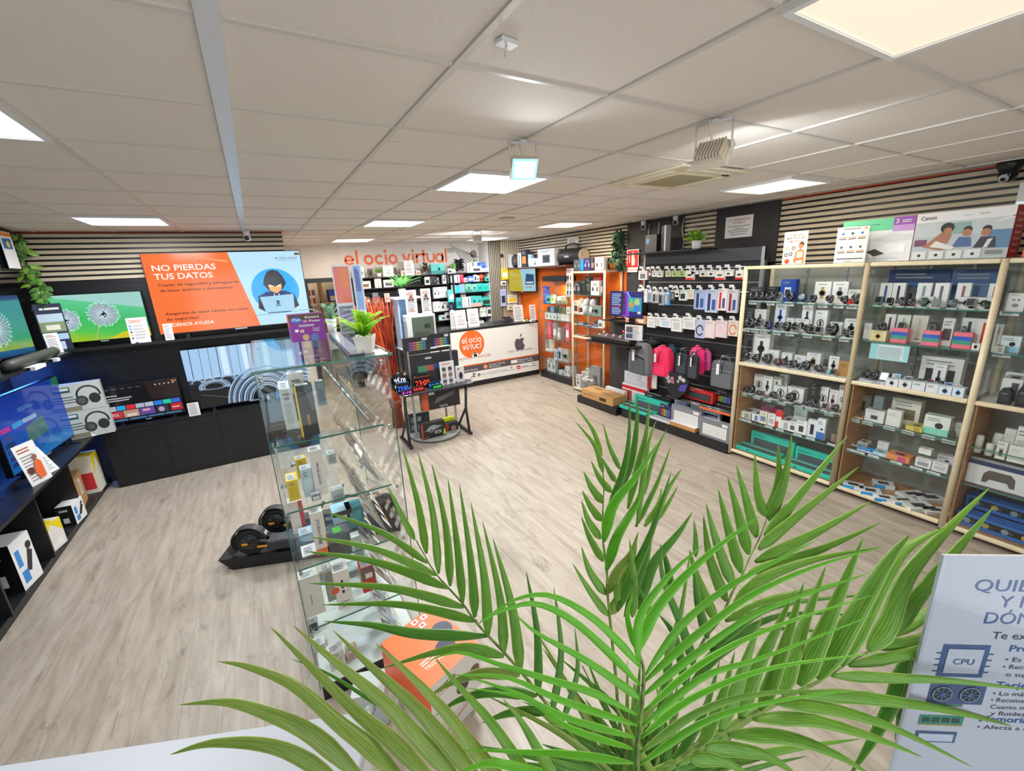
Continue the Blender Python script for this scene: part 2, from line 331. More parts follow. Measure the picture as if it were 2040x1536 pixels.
# ================= product builders (front faces local -y, base at z=0, centred in x) =================
GR=M('#8b8d91',.5); LG=M('#c4c6c9',.5); INK=M('#2b2b30',.5); RD=M('#d8232a',.45); CY=M('#27b9b4',.45)
def art(f,k,w,h,a):
    A=M(a,.45) if a[0]=='#' else GR
    s=min(w,h)
    if k in('wb','wr'):
        f.rect(w*.5-s*.1,h*.2,s*.2,h*.55,A,1); f.disc(w*.5,h*.46,s*.23,A,2); f.disc(w*.5,h*.46,s*.17,M('#101114',.2),3); f.lines(w*.2,h*.84,w*.6,h*.08,1,GR,1)
    elif k=='sb':
        f.rect(w*.5-s*.1,h*.18,s*.2,h*.58,A,1); f.rect(w*.5-s*.19,h*.32,s*.38,s*.44,A,2); f.rect(w*.5-s*.14,h*.35,s*.28,s*.36,M('#101114',.2),3); f.lines(w*.2,h*.86,w*.6,h*.07,1,GR,1)
    elif k=='bb':
        f.ring(w*.5,h*.45,s*.3,s*.07,A,1,sy=1.25); f.rect(w*.5-s*.1,h*.45-s*.28,s*.2,s*.5,INK,2); f.lines(w*.15,h*.85,w*.5,h*.07,1,GR,1)
    elif k=='strap':
        f.rect(w*.4,h*.12,w*.2,h*.76,A,1); f.rect(w*.36,h*.1,w*.28,h*.04,INK,2)
    elif k=='wide':
        f.rect(w*.06,h*.42,w*.88,h*.16,A,1); f.disc(w*.55,h*.5,h*.3,M('#55575c',.3),2); f.disc(w*.55,h*.5,h*.24,M('#15161a',.2),3)
    elif k=='hp':
        f.ring(w*.52,h*.5,s*.3,s*.055,A,1,0,180,sy=1.2); f.disc(w*.52-s*.27,h*.42,s*.12,A,2,1.5); f.disc(w*.52+s*.27,h*.42,s*.12,A,2,1.5); f.disc(w*.52+s*.27,h*.42,s*.07,GR,3,1.4); f.lines(w*.06,h*.88,w*.5,h*.07,1,RD if a!='#dcdcdc' else GR,1)
    elif k=='eb':
        f.disc(w*.36,h*.62,s*.09,A,1); f.disc(w*.64,h*.62,s*.09,A,1); f.disc(w*.5,h*.32,s*.2,A,1,.75); f.lines(w*.1,h*.86,w*.5,h*.08,1,GR,1)
    elif k=='kbd':
        f.rect(w*.08,h*.15,w*.84,h*.6,M('#16171a',.3),1); nx=max(8,int(w/.022)); 
        cs=['#e0525a','#e8a13c','#e9e052','#57c46a','#46b6d8','#6a6fe0','#b45ad0'] if a=='rgb' else [a]
        for i in range(nx):
            for j in range(4): f.rect(w*.1+i*w*.8/nx,h*.2+j*h*.13,w*.8/nx*.72,h*.09,M(cs[int(i*len(cs)/nx)],.4),2)
        f.lines(w*.08,h*.82,w*.3,h*.1,1,LG,1)
    elif k=='kbw':
        f.rect(w*.1,h*.14,w*.8,h*.58,M('#ececec',.4),1); nx=14
        for i in range(nx):
            for j in range(5): f.rect(w*.12+i*w*.76/nx,h*.18+j*h*.105,w*.76/nx*.75,h*.075,M(['#c9c9cd','#d9c7c9','#c5cdc4'][(i+j)%3],.4),2)
        f.rect(w*.74,h*.78,w*.18,h*.15,WHT,1)
    elif k=='gen':
        f.rect(w*.15,h*.2,w*.7,h*.42,A,1); f.lines(w*.12,h*.72,w*.7,h*.2,2,GR,1)
    elif k=='dev':
        f.rect(w*.28,h*.18,w*.44,h*.46,A,1); f.rect(w*.33,h*.24,w*.34,h*.3,M('#3c3f45',.3),2); f.lines(w*.1,h*.78,w*.6,h*.14,2,GR,1)
    elif k=='plain':
        f.lines(w*.12,h*.6,w*.6,h*.25,2,A,1)
    elif k=='two':
        f.rect(0,0,w,h*.35,A,1); f.lines(w*.1,h*.7,w*.6,h*.2,2,GR,1); f.disc(w*.6,h*.5,s*.16,INK,2)
    elif k=='stripe':
        n=4; cs=['#f0788a','#3f9f86','#2f62c8','#f0788a']
        for i in range(n): f.rect(0,h*i/n,w,h/n*.99,M(cs[i],.45),1)
    elif k=='pad':
        f.disc(w*.3,h*.42,s*.26,A,1); f.disc(w*.7,h*.42,s*.26,A,1); f.rect(w*.3,h*.36,w*.4,s*.3,A,1); f.lines(w*.08,h*.86,w*.4,h*.08,1,GR,2)
    elif k=='phone':
        f.rect(w*.3,h*.15,w*.4,h*.6,A,1); f.rect(w*.33,h*.18,w*.34,h*.52,M('#20232b',.2),2)
    elif k=='logo':
        f.rect(w*.1,h*.35,w*.8,h*.3,A,1)
def boxprod(w,h,d,c,k,a,r=.4,tilt=0):
    m=MB(); m.box(-w/2,w/2,0,d,0,h,M(c,r)); art(Face(m,(-w/2,0,0),(1,0,0),(0,0,1)),k,w,h,a)
    f=Face(m,(-w/2,0,h),(1,0,0),(0,1,0)); f.rect(w*.1,d*.2,w*.5,d*.5,LG,1)
    return m
def watch(m,x,y,z,r,strap,face='#0e0f12',sq=0,tilt=20):
    """wrist watch closed in a loop standing on its strap"""
    S_=M(strap,.55); F_=M(face,.12); n=14; w=r*.62; rr=r*.95
    vs=[];fs=[]
    for k in range(n+1):
        a=R(-70+k*320/n+20); 
        for (yy,ra) in ((-w/2,rr),(w/2,rr),(w/2,rr*.86),(-w/2,rr*.86)): vs.append((x+yy,y+.9*r+ra*math.sin(a-R(90))*.9, z+rr+ra*math.cos(a-R(90))))
    for k in range(n):
        for j in range(4): l=(j+1)%4; fs.append((k*4+j,k*4+l,k*4+4+l,k*4+4+j))
    m.add(vs,fs,S_)
    c=Vector((x,y+.02*r,z+rr*1.25)); ax=Vector((0,-math.cos(R(tilt)),math.sin(R(tilt))))
    if sq:
        u=Vector((1,0,0)); v=ax.cross(u).normalized()*-1; v=Vector((0,math.sin(R(tilt)),math.cos(R(tilt))))
        m.obox(c,u*r*.62,v*r*.72,ax*r*.16,M('#8d9096',.3,.6)); m.obox(c+ax*r*.17,u*r*.52,v*r*.62,ax*r*.03,F_)
    else:
        m.lathe([(r*.72,-r*.16),(r*.8,0),(r*.74,r*.16),(r*.6,r*.18)],c,M('#6d7076',.3,.7),18,ax); m.lathe([(r*.6,r*.18),(r*.58,r*.2)],c,F_,18,ax)
    return m
def stand(m,x,y,z,r,mt=None):
    m.box(x-r*.8,x+r*.8,y-r*.2,y+r*1.2,z,z+.006,mt or M('#d8dadc',.2))
def card(w,h,style=0,base=True,lean=.06):
    """leaning printed card in a clear holder"""
    m=MB(); d=h*lean; O=Vector((-w/2,0,0)); V=Vector((0,d,h)); V.normalize(); m.obox(O+Vector((w/2,.003,0))+V*h/2,(w/2,0,0),V*h/2,Vector((0,.0016,0)),WHT)
    f=Face(m,O+Vector((0,.001,0)),(1,0,0),V)
    if style==0: f.lines(w*.12,h*.08,w*.76,h*.66,9,GR,1); f.lines(w*.12,h*.78,w*.7,h*.14,2,M('#a0522d',.5),1)
    elif style==1:
        f.lines(w*.12,h*.8,w*.7,h*.12,2,M('#c8502a',.5),1)
        for i in range(5): f.disc(w*.14,h*(.68-.12*i),w*.055,M(['#2f7fd0','#3a9ae0','#333333','#e0a52c','#444444'][i],.5),1); f.lines(w*.26,h*(.64-.12*i),w*.6,h*.08,2,GR,1)
    elif style==2:
        f.ring(w*.5,h*.82,w*.13,w*.02,M('#b05030',.5),1); f.lines(w*.2,h*.6,w*.6,h*.1,2,M('#c8502a',.5),1); f.lines(w*.15,h*.3,w*.7,h*.22,4,GR,1); f.rect(w*.15,h*.2,w*.7,h*.035,M('#a0522d',.5),1)
    elif style==3:
        f.lines(w*.12,h*.84,w*.76,h*.1,2,M('#c8502a',.5),1)
        for i in range(2):
            for j in range(3): f.rect(w*(.14+.42*i),h*(.6-.26*j),w*.26,h*.15,M(['#4a4a50','#7a6a5a','#5a5a66'][j],.5),1); f.rect(w*(.16+.42*i),h*(.54-.26*j),w*.22,h*.035,M('#a06040',.5),1)
    if base: m.box(-w/2,w/2,-.03,.012,0,.004,ACRY)
    return m
CNT={}
def place_face(face):   # local frame rotation for a wall: B faces -y, R faces -x, L faces +x
    return {'B':0,'R':R(-90),'L':R(90)}[face]
def shelf_row(face,depth,z,spec,where,group=None,lab_from='from left'):
    """spec lines: x0 x1 ytop kind colour accent dz|desc ; pixel columns read on the shelf's front plane"""
    items=[]
    for ln in spec.strip().split('\n'):
        q,desc=ln.split('|'); q=q.split(); items.append((float(q[0]),float(q[1]),float(q[2]),q[3],q[4],q[5],[float(t) for t in q[6:]],desc.strip()))
    items.sort(key=lambda t:t[0]+t[1]); tot={}; 
    for it in items: tot[it[7]]=tot.get(it[7],0)+1
    seen={}
    for (x0,x1,yt,k,c,a,ex,desc) in items:
        off=ex[0] if ex else 0; dd=ex[1] if len(ex)>1 else None; zz=z+(ex[2] if len(ex)>2 else 0)
        dp=depth+(off if face!='L' else -off)
        if face=='B': u0=solve('x',x0,(0,dp,zz)); u1=solve('x',x1,(0,dp,zz)); c0=((u0+u1)/2,dp); w=abs(u1-u0)
        else: u0=solve('y',x0,(dp,0,zz)); u1=solve('y',x1,(dp,0,zz)); c0=(dp,(u0+u1)/2); w=abs(u1-u0)
        h=max(.012,solvez(yt,*c0)-zz)
        name,cat,mk=KINDS[k]; m=mk(w,h,dd,c,a)
        seen[desc]=seen.get(desc,0)+1
        lb=desc if tot[desc]==1 else f'{desc}, {NTH[seen[desc]-1]} {lab_from}'
        o=m.build(name,None,(c0[0],c0[1],zz),place_face(face)) if isinstance(m,MB) else m
        tag(o,f'{lb} {where}',cat,group)
def K(kind): return lambda w,h,d,c,a: boxprod(w,h,d or min(.09,max(.03,w*.5)),c,kind,a)
def mk_watch(sq):
    def g(w,h,d,c,a):
        m=MB(); r=min(w/1.25,h/1.95); stand(m,0,0,0,r); watch(m,0,0,.006,r,c,a,sq); return m
    return g
def mk_tag(w,h,d,c,a):
    m=MB(); m.box(-w/2,w/2,0,.002,-h,0,M('#f2f3f6',.4)); Face(m,(-w/2,0,-h),(1,0,0),(0,0,1)).lines(w*.1,h*.15,w*.8,h*.7,2,GR,1,.4); return m
def mk_plush(w,h,d,c,a):
    m=MB(); m.ball((0,0,h*.3),h*.3,M(c,.8),sx=w/h); m.ball((0,0,h*.72),h*.26,M(a,.8),sx=w/h); return m
def mk_can(w,h,d,c,a):
    m=MB(); m.lathe([(w*.42,0),(w*.5,h*.05),(w*.5,h*.9),(w*.42,h)],(0,w/2,0),M(c,.5)); m.lathe([(w*.502,h*.3),(w*.502,h*.6)],(0,w/2,0),M(a,.5)); return m
def mk_ballp(w,h,d,c,a):
    m=MB(); m.ball((0,w/2,h*.55),min(w,h)*.48,M(c,.5)); m.ball((w*.12,w*.1,h*.5),w*.16,M(a,.5)); m.lathe([(w*.3,0),(w*.25,h*.12)],(0,w/2,0),M(c,.5)); return m
def mk_bin(w,h,d,c,a):  # open bag / pouch
    m=MB(); m.prism([(-w*.5,0),(w*.5,0),(w*.46,h*.8),(w*.2,h),(-w*.3,h*.95),(-w*.47,h*.75)],(0,d or .05,0),M(c,.6)); art(Face(m,(-w*.4,-.001,0),(1,0,0),(0,0,1)),'gen',w*.8,h*.8,a); return m
def mk_flat(w,h,d,c,a): # flat box lying down
    m=MB(); dd=d or w*.7; m.box(-w/2,w/2,0,dd,0,h,M(c,.4)); f=Face(m,(-w/2,0,h),(1,0,0),(0,1,0)); art(f,'dev',w,dd,a); Face(m,(-w/2,0,0),(1,0,0),(0,0,1)).rect(w*.5,h*.1,w*.35,h*.75,M(a,.45),1); return m
KINDS={'wb':('watch_box','box',K('wb')),'sb':('watch_box','box',K('sb')),'bb':('band_box','box',K('bb')),'st':('strap_box','box',K('strap')),'wide':('watch_box','box',K('wide')),
'hp':('headphone_box','box',K('hp')),'eb':('earbud_box','box',K('eb')),'kb':('keyboard_box','box',K('kbd')),'kw':('keyboard_box','box',K('kbw')),'gen':('product_box','box',K('gen')),'dev':('device_box','box',K('dev')),
'pl':('plain_box','box',K('plain')),'two':('product_box','box',K('two')),'str':('striped_box','box',K('stripe')),'pad':('controller_box','box',K('pad')),'ph':('phone_box','box',K('phone')),'lg':('product_box','box',K('logo')),
'w':('smartwatch','watch',mk_watch(0)),'q':('smartwatch','watch',mk_watch(1)),'tag':('price_tag','price tag',mk_tag),'plush':('plush_toy','toy',mk_plush),'can':('canister','can',mk_can),'ball':('round_speaker','speaker',mk_ballp),'bag':('accessory_pouch','pouch',mk_bin),'flat':('flat_box','box',mk_flat),
'c0':('info_card','sign',lambda w,h,d,c,a:card(w,h,0)),'c1':('info_card','sign',lambda w,h,d,c,a:card(w,h,1)),'c2':('info_card','sign',lambda w,h,d,c,a:card(w,h,2)),'c3':('info_card','sign',lambda w,h,d,c,a:card(w,h,3))}
# ================= screens wall and left wall =================
def EM(h,e=1.0,r=.12):
    a=M(h,r,0,e,.61); a.node_tree.nodes['Principled BSDF'].inputs['Base Color'].default_value=(.012,.012,.014,1); return a
def board(name,label,cat,p0,p1,z0,h,th=.05,lean=0):
    """upright flat thing from floor point p0 (viewer's left) to p1; local x runs left to right, front faces -y"""
    p0=Vector((p0[0],p0[1],0)); p1=Vector((p1[0],p1[1],0)); d=p1-p0
    return thing(name,label,cat,(p0.x,p0.y,z0),math.atan2(d.y,d.x)),d.length
def tv(label,p0,p1,z0,h,painter,frame='#15161a',name='television',lift=.05,th=.045,feet=True,grp=None):
    t,w=board(name,label,'television',p0,p1,z0,h)
    if grp: t['group']=grp
    m=MB(); m.box(0,w,0,th,lift,lift+h,M(frame,.3),.004); m.box(w*.25,w*.75,th,th+.03,lift+h*.1,lift+h*.6,DK); m.build('housing',t)
    m=MB(); f=Face(m,(.008,-.0015,lift+.014),(1,0,0),(0,0,1),.0012); W=w-.016; Hh=h-.022
    painter(f,W,Hh); m.build('screen',t)
    if feet:
        for s in (.16,.84):
            m=MB(); m.prism([(w*s-.012,lift+.01),(w*s+.012,lift+.01),(w*s+.02,0),(w*s-.02,0)],(0,.012,0),M('#3a3b40',.3,.6),(0,.012,0)); m.box(w*s-.012,w*s+.012,-.09,.13,0,.01,M('#3a3b40',.3,.6)); m.build('foot',t)
    m=MB(); m.box(w*.46,w*.54,-.004,.002,lift-.006,lift+.008,M('#c6c8cc',.3,.7)); m.build('badge',t)
    return t
SKIN=EM('#f5b26a')
def scr_orange(f,W,H_):
    f.rect(0,0,W,H_,EM('#b9e2fb',.95),0); f.poly([(0,0),(W*.635,0),(W*.51,H_),(0,H_)],EM('#f4722a',.95),1)
    f.poly([(W*.33,H_*.93),(W*.5,H_*.9),(W*.505,H_*.87),(W*.3,H_*.945)],EM('#f9a36c',.95),2)
    T=EM('#fdf4f0',1); B=EM('#5c2a22',.3)
    f.text('NO PIERDAS',W*.045,H_*.79,H_*.072,T,3,W*.375,b=True); f.text('TUS DATOS',W*.045,H_*.685,H_*.072,T,3,W*.345,b=True)
    f.text('Copias de seguridad y salvaguarda',W*.055,H_*.6,H_*.034,B,3,W*.49,b=True); f.text('de fotos, archivos y documentos',W*.06,H_*.53,H_*.034,B,3,W*.44,b=True)
    f.text('Asegúrate de tener hechas tus copias',W*.055,H_*.235,H_*.034,B,3,W*.52,b=True); f.text('de seguridad',W*.055,H_*.165,H_*.034,B,3,W*.19,b=True)
    f.text('PÍDENOS AYUDA',W*.055,H_*.085,H_*.042,T,3,W*.28,b=True)
    f.text('el ocio virtual',W*.82,H_*.895,H_*.034,EM('#6a4a6a',.4),3,W*.155); f.rect(W*.835,H_*.875,W*.12,.003,EM('#6a4a6a',.4),3)
    x,y,r=W*.785,H_*.47,H_*.3; f.disc(x,y,r,EM('#12a7ef',1),1,n=40)
    HD=EM('#3a3a52',.35); NV=EM('#34478e',.6)
    f.poly([(x-.21,y-.2),(x-.2,y-.06),(x-.1,y-.01),(x+.1,y-.01),(x+.2,y-.06),(x+.22,y-.2),(x+.12,y-.27),(x-.12,y-.27)],NV,2)
    f.poly([(x-.22,y-.2),(x-.2,y-.08),(x-.13,y-.22),(x-.12,y-.27)],HD,3); f.poly([(x+.23,y-.2),(x+.2,y-.08),(x+.14,y-.2),(x+.14,y-.25)],HD,3)
    f.poly([(x-.125,y+.08),(x-.1,y+.16),(x-.06,y+.225),(x,y+.245),(x+.06,y+.225),(x+.1,y+.16),(x+.125,y+.08),(x+.07,y+.0),(x,y-.03),(x-.07,y+.0)],HD,4)
    f.poly([(x-.075,y+.06),(x,y+.045),(x+.075,y+.06),(x+.06,y+.0),(x,y-.035),(x-.06,y+.0)],SKIN,5)
    f.poly([(x-.07,y+.075),(x-.01,y+.05),(x-.03,y+.045),(x-.06,y+.052)],T,6); f.poly([(x+.07,y+.075),(x+.01,y+.05),(x+.03,y+.045),(x+.06,y+.052)],T,6)
    f.rect(x-.03,y-.075,.008,.04,T,6); f.rect(x+.022,y-.075,.008,.04,T,6)
    f.poly([(x-.185,y-.07),(x+.185,y-.055),(x+.17,y-.26),(x-.15,y-.26)],EM('#a9d8f2',.9),7)
    f.line(x-.28,y-.285,x+.33,y-.262,.004,EM('#4d88a8',.6),8)
    f.disc(x,y-.14,.02,HD,8); f.rect(x-.01,y-.168,.02,.012,HD,8); f.line(x-.03,y-.165,x+.03,y-.195,.006,HD,9); f.line(x-.03,y-.195,x+.03,y-.165,.006,HD,9); f.disc(x-.008,y-.142,.005,EM('#a9d8f2',.9),9); f.disc(x+.008,y-.142,.005,EM('#a9d8f2',.9),9)
    f.rect(W*.96,H_*.945,W*.035,H_*.03,EM('#8a5a1c',.5),3)
def puff(f,x,y,r,l=3,cm='#bcd6ea'):
    f.disc(x,y,r*.86,EM(cm,.42),l,n=26)
    A=EM('#dcecf8',.85)
    for k in range(64):
        a=k*math.pi/32+random.uniform(-.04,.04); q=r*random.uniform(.86,1.08); f.line(x+.12*r*math.cos(a),y+.12*r*math.sin(a),x+q*math.cos(a),y+q*math.sin(a),.0022,A,l+1); f.disc(x+q*math.cos(a),y+q*math.sin(a),.006,A,l+1,n=5)
    for k in range(16): a=random.random()*6.3; q=r*.22*random.random(); f.disc(x+q*math.cos(a),y+q*math.sin(a),.008,EM('#3f4a4a',.2),l+2,n=5)
def grad_mat(name,stops,e=.8,axis=2,tilt=0):
    a,t,b,n,L=nodes(name); tc=n('ShaderNodeTexCoord'); sp=n('ShaderNodeSeparateXYZ'); L(tc.outputs['Generated'],sp.inputs[0]); r=n('ShaderNodeValToRGB'); cr=r.color_ramp
    cr.elements[0].position=stops[0][0]; cr.elements[0].color=lin(stops[0][1]); cr.elements[1].position=stops[1][0]; cr.elements[1].color=lin(stops[1][1])
    for p,c in stops[2:]: q=cr.elements.new(p); q.color=lin(c)
    ad=n('ShaderNodeMath',operation='MULTIPLY_ADD'); L(sp.outputs[0],ad.inputs[0]); ad.inputs[1].default_value=tilt; L(sp.outputs[axis],ad.inputs[2]); L(ad.outputs[0],r.inputs[0])
    b.inputs['Base Color'].default_value=(.01,.01,.01,1); b.inputs['Roughness'].default_value=.1; L(r.outputs[0],b.inputs['Emission Color']); b.inputs['Emission Strength'].default_value=e; return a
G1=grad_mat('green_meadow_picture',[(0,'#c9d41c'),(.16,'#9ad02a'),(.34,'#52cf58'),(.62,'#3fc46a'),(1.0,'#63d79c'),(1.3,'#a8ded6')],.8,2,.35)
G2=grad_mat('teal_meadow_picture',[(0,'#0d4f86'),(.12,'#1f6ea0'),(.14,'#a9c84a'),(.3,'#3fb083'),(.6,'#37a99a'),(1.0,'#2f9aa8')],.62,2,.05)
def scr_dand(f,W,H_):
    f.rect(0,0,W,H_,G1,0); Y=EM('#ddd21a',.8)
    f.poly([(W*.55,H_*.0),(W,0),(W,H_*.2),(W*.85,H_*.17),(W*.7,H_*.13)],Y,1); f.line(W*.42,0,W*.5,H_*.38,.012,EM('#c9d98f',.6),2); f.line(W*.24,H_*.02,W*.2,H_*.35,.006,EM('#c9e88f',.6),2)
    puff(f,W*.18,H_*.47,.115); puff(f,W*.56,H_*.55,.125)
def scr_dand2(f,W,H_):
    f.rect(0,0,W,H_,G2,0); f.rect(0,H_*.93,W,H_*.07,EM('#11508c',.5),1)
    puff(f,W*.62,H_*.48,.15,2,'#7fb8cc')
    for k in range(3): f.rect(W*(.83),H_*(.1+.03*k),W*.05,H_*.02,EM('#c8d8d8',.4),3)
def scr_app(f,W,H_):
    f.rect(0,0,W,H_,EM('#0c0d10',.02),0); f.poly([(W*.55,H_),(W,H_),(W,H_*.5),(W*.62,H_*.5)],EM('#4a2f28',.25),1)
    f.text('NETFLIX',W*.02,H_*.36,H_*.055,EM('#dddddd',.1),4,W*.12)
    for i,(c,e) in enumerate([('#d7dce4',.8),('#12a0d8',.9),('#d8202c',.9),('#b9c6dc',.7),('#c6cede',.7),('#1f7ae0',.9),('#16c39a',.9),('#2b6ae0',.8)]): f.rect(W*(.01+.122*i),H_*.32,W*.112,H_*.12,EM(c,e),2)
    f.text('NETFLIX',W*.02,H_*.36,H_*.045,EM('#7a1a20',.2),4,W*.095)
    for i,(x,w_,c) in enumerate([(0,.19,'#c62a38'),(.2,.2,'#c99a80'),(.41,.2,'#6a4fa8'),(.63,.16,'#30323c'),(.83,.16,'#c81e2c')]): f.rect(W*x,H_*.1,W*w_,H_*.2,EM(c,.7),2)
    f.text('TCL',W*.05,H_*.17,H_*.07,EM('#f4dcdc',.9),4,W*.09,b=True); f.rect(W*.24,H_*.12,W*.13,H_*.08,EM('#e8d8c8',.7),3); f.rect(W*.45,H_*.2,W*.1,H_*.07,EM('#e8a0b8',.7),3); f.disc(W*.7,H_*.19,H_*.07,EM('#c8a8d8',.7),3); f.rect(W*.85,H_*.18,W*.1,H_*.03,EM('#ffd0d0',.7),3)
    for i in range(4): f.rect(W*(.02+.24*i),H_*.02,W*.22,H_*.045,EM('#4a86b8',.6),2)
    for i,(a,b_) in enumerate([(.72,.16),(.64,.34),(.58,.3)]): f.rect(W*.02,H_*a,W*b_,H_*.028,EM('#c9ccd2',.7),2)
    for i in range(5): f.rect(W*(.04+.1*i),H_*.9,W*.06,H_*.02,EM('#8a8d92',.4),2); f.disc(W*(.7+.06*i),H_*.9,W*.012,EM('#d0d2d6',.7),2)
    f.rect(W*.92,H_*.92,W*.07,H_*.06,EM('#c07a30',.6),2)
def scr_wave(f,W,H_):
    f.rect(0,0,W,H_,EM('#17181b',.02),0); f.rect(0,H_*.46,W,H_*.54,EM('#a9d0f4',.85),1)
    for x in (.05,.13,.2,.27,.36,.37,.44,.52,.56,.63,.7,.72,.82,.9,.95): f.line(W*x,H_*.5,W*(x+.01),H_,random.choice((.002,.004,.007)),EM('#2a3550',.15),2)
    for x in (.3,.48,.66,.87): f.rect(W*x,H_*.5,W*.05,H_*.5,EM('#cfe6fb',.95),2)
    f.rect(0,H_*.4,W,H_*.08,EM('#3a4a68',.25),2)
    def ringw(cx,cy,r,n,sy,a0=0,a1=180,t=.003):
        for k in range(n):
            c=['#d9ecff','#8fc0ee','#5a86c0','#dcefff'][k%4]; f.ring(W*cx+random.uniform(-.006,.006),H_*cy+random.uniform(-.004,.004),r*(1-k*.036),t,EM(c,.8),3+k%3,a0,a1,26,sy)
    for (cx,cy,r) in ((.07,.43,.06),(.17,.44,.06),(.32,.43,.08),(.42,.45,.06),(.52,.45,.09),(.72,.44,.09),(.9,.44,.08)): ringw(cx,cy,r,8,.65,-10,190)
    ringw(.2,.33,.16,12,.55,-20,200,.004); ringw(.2,.34,.16,6,.25,180,360)
    ringw(.62,-.02,.42,18,1.05,8,178,.007); ringw(.55,.4,.16,12,.8,0,180,.004); ringw(.95,-.05,.3,14,1.2,60,180,.006)
    f.line(W*.08,H_*.22,W*.35,H_*.08,.003,EM('#c8c8d8',.4),3)
BLU=grad_mat('blue_home_screen_picture',[(0,'#0a74c8'),(.3,'#0f66c4'),(.6,'#1553c8'),(1.0,'#0c3bb0')],.55,2,.2)
def scr_blue(f,W,H_):
    f.rect(0,0,W,H_,BLU,0); f.poly([(W*.3,0),(W,0),(W*.98,H_*.12),(W*.6,H_*.2)],EM('#0c86d8',.5),1); f.poly([(W*.9,H_),(W,H_),(W,H_*.84),(W*.86,H_*.88)],EM('#158a5a',.4),2)
    f.poly([(W*.3,H_*.25),(W*.62,H_*.3),(W*.6,H_*.55),(W*.33,H_*.5)],EM('#5a9a9a',.35),1)
    f.rect(W*.02,H_*.55,W*.12,H_*.07,EM('#c03aa0',.6),2); f.rect(W*.17,H_*.55,W*.13,H_*.07,EM('#2aa8f0',.6),2); f.rect(W*.31,H_*.56,W*.2,H_*.06,EM('#9ac0ea',.6),2)
    for k in range(5): f.rect(W*.02,H_*(.08+.09*k),W*.12,H_*.06,EM(['#2a4a9a','#4a3a9a','#3a5aa8','#28488a','#5a68b8'][k],.35),2)
    f.rect(W*.3,H_*.74,W*.22,H_*.012,EM('#7ab0ea',.5),2); f.rect(W*.3,H_*.77,W*.15,H_*.01,EM('#7ab0ea',.5),2)
def scr_off(f,W,H_):
    f.rect(0,0,W,H_,M('#071018',.06,0,0,.8),0)
# ---- furniture of the screens wall
t=thing('media_cabinet','long black cabinet carrying the two lower televisions','cabinet',(-2.3,4.72,0))
m=MB(); m.box(0,2.1,.004,.26,0,.66,BLK); m.build('body',t)
for k,(a,b) in enumerate(((.002,.52),(.525,1.04),(1.045,1.56),(1.565,2.098))):
    m=MB(); m.box(a,b,-.006,.004,.03,.655,BLK); m.build('panel',t)
m=MB(); m.box(-.1,2.1,-.01,.262,.66,.68,BLK); m.build('top',t)
m=MB(); m.box(-2.6,-.2,4.972,4.999,.68,2.215,BLK); tag(m.build('back_panel'),'tall black panel behind the televisions under the wooden slats','panel')
m=MB(); m.box(-2.5,-.2,4.7,4.972,1.555,1.58,BLK); tag(m.build('long_shelf'),'long black shelf carrying the upper televisions','shelf')
for x in (-1.9,-.95):
    m=MB(); m.lathe([(.006,0),(.006,.004)],(x,4.971,1.47),CHR,8,(0,-1,0)); tag(m.build('panel_screw'),f'small shiny screw cap on black panel below the upper shelf, {"left" if x<-1.5 else "right"} one','screw',None)
tv('large television showing orange notice NO PIERDAS TUS DATOS',(-1.61,4.82),(-.045,4.82),1.58,.885,scr_orange,'#3a2a30')
tv('television showing two dandelions on green beside the orange screen',(-2.49,4.84),(-1.68,4.84),1.58,.5,scr_dand)
tv('small television showing app tiles and a red TCL tile',(-2.25,4.83),(-1.56,4.83),.68,.43,scr_app,lift=.03)
tv('television showing white wire rings on the lower cabinet',(-1.475,4.8),(-.23,4.8),.68,.72,scr_wave,'#2a2140',lift=.05)
# ---- left wall shelving
t=thing('open_shelf_unit','black open shelf unit along the left wall with cubby holes','shelf unit',(-2.95,1.0,0))
m=MB(); m.box(0,.53,0,3.99,0,.06,BLK); m.build('plinth',t)
m=MB(); m.box(0,.62,0,3.7,.655,.68,BLK); m.build('shelf_board',t)
m=MB(); m.box(0,.62,0,3.7,1.545,1.57,BLK); m.build('shelf_board',t)
m=MB(); m.box(.001,.02,0,3.99,.06,2.2,BLK); m.build('back',t)
for y in (0,.75,1.5,2.25,2.98):
    m=MB(); m.box(.02,.55,y,y+.022,.06,.655,BLK); m.build('divider',t)
def pz(px,py,z): v=at('z',z,px,py); return (v.x,v.y)
a=pz(62,945,.72); b=pz(150,882,.72); d=Vector((b[0]-a[0],b[1]-a[1]))
b=(-2.47,4.6); a=(-2.56,3.5)
tv('television with bright blue home screen on the left wall',a,b,.68,.64,scr_blue,lift=.04)
tv('dark switched off television at the lower left edge',(-2.62,2.2),(-2.6,3.32),.68,.62,scr_off,lift=.05)
tv('television with one teal dandelion at the upper left edge',(-2.72,3.55),(-2.5,4.46),1.57,.53,scr_dand2,'#1c3566')
tv('black television hanging high at the left edge',(-2.54,3.85),(-2.48,4.7),2.37,.37,scr_off,lift=0,feet=False,th=.08)
# blue glow strip behind lower shelf
area('blue_screen_glow',(-2.8,4.6,1.5),.25,.5,12,(.05,.2,1),(0,0,0))
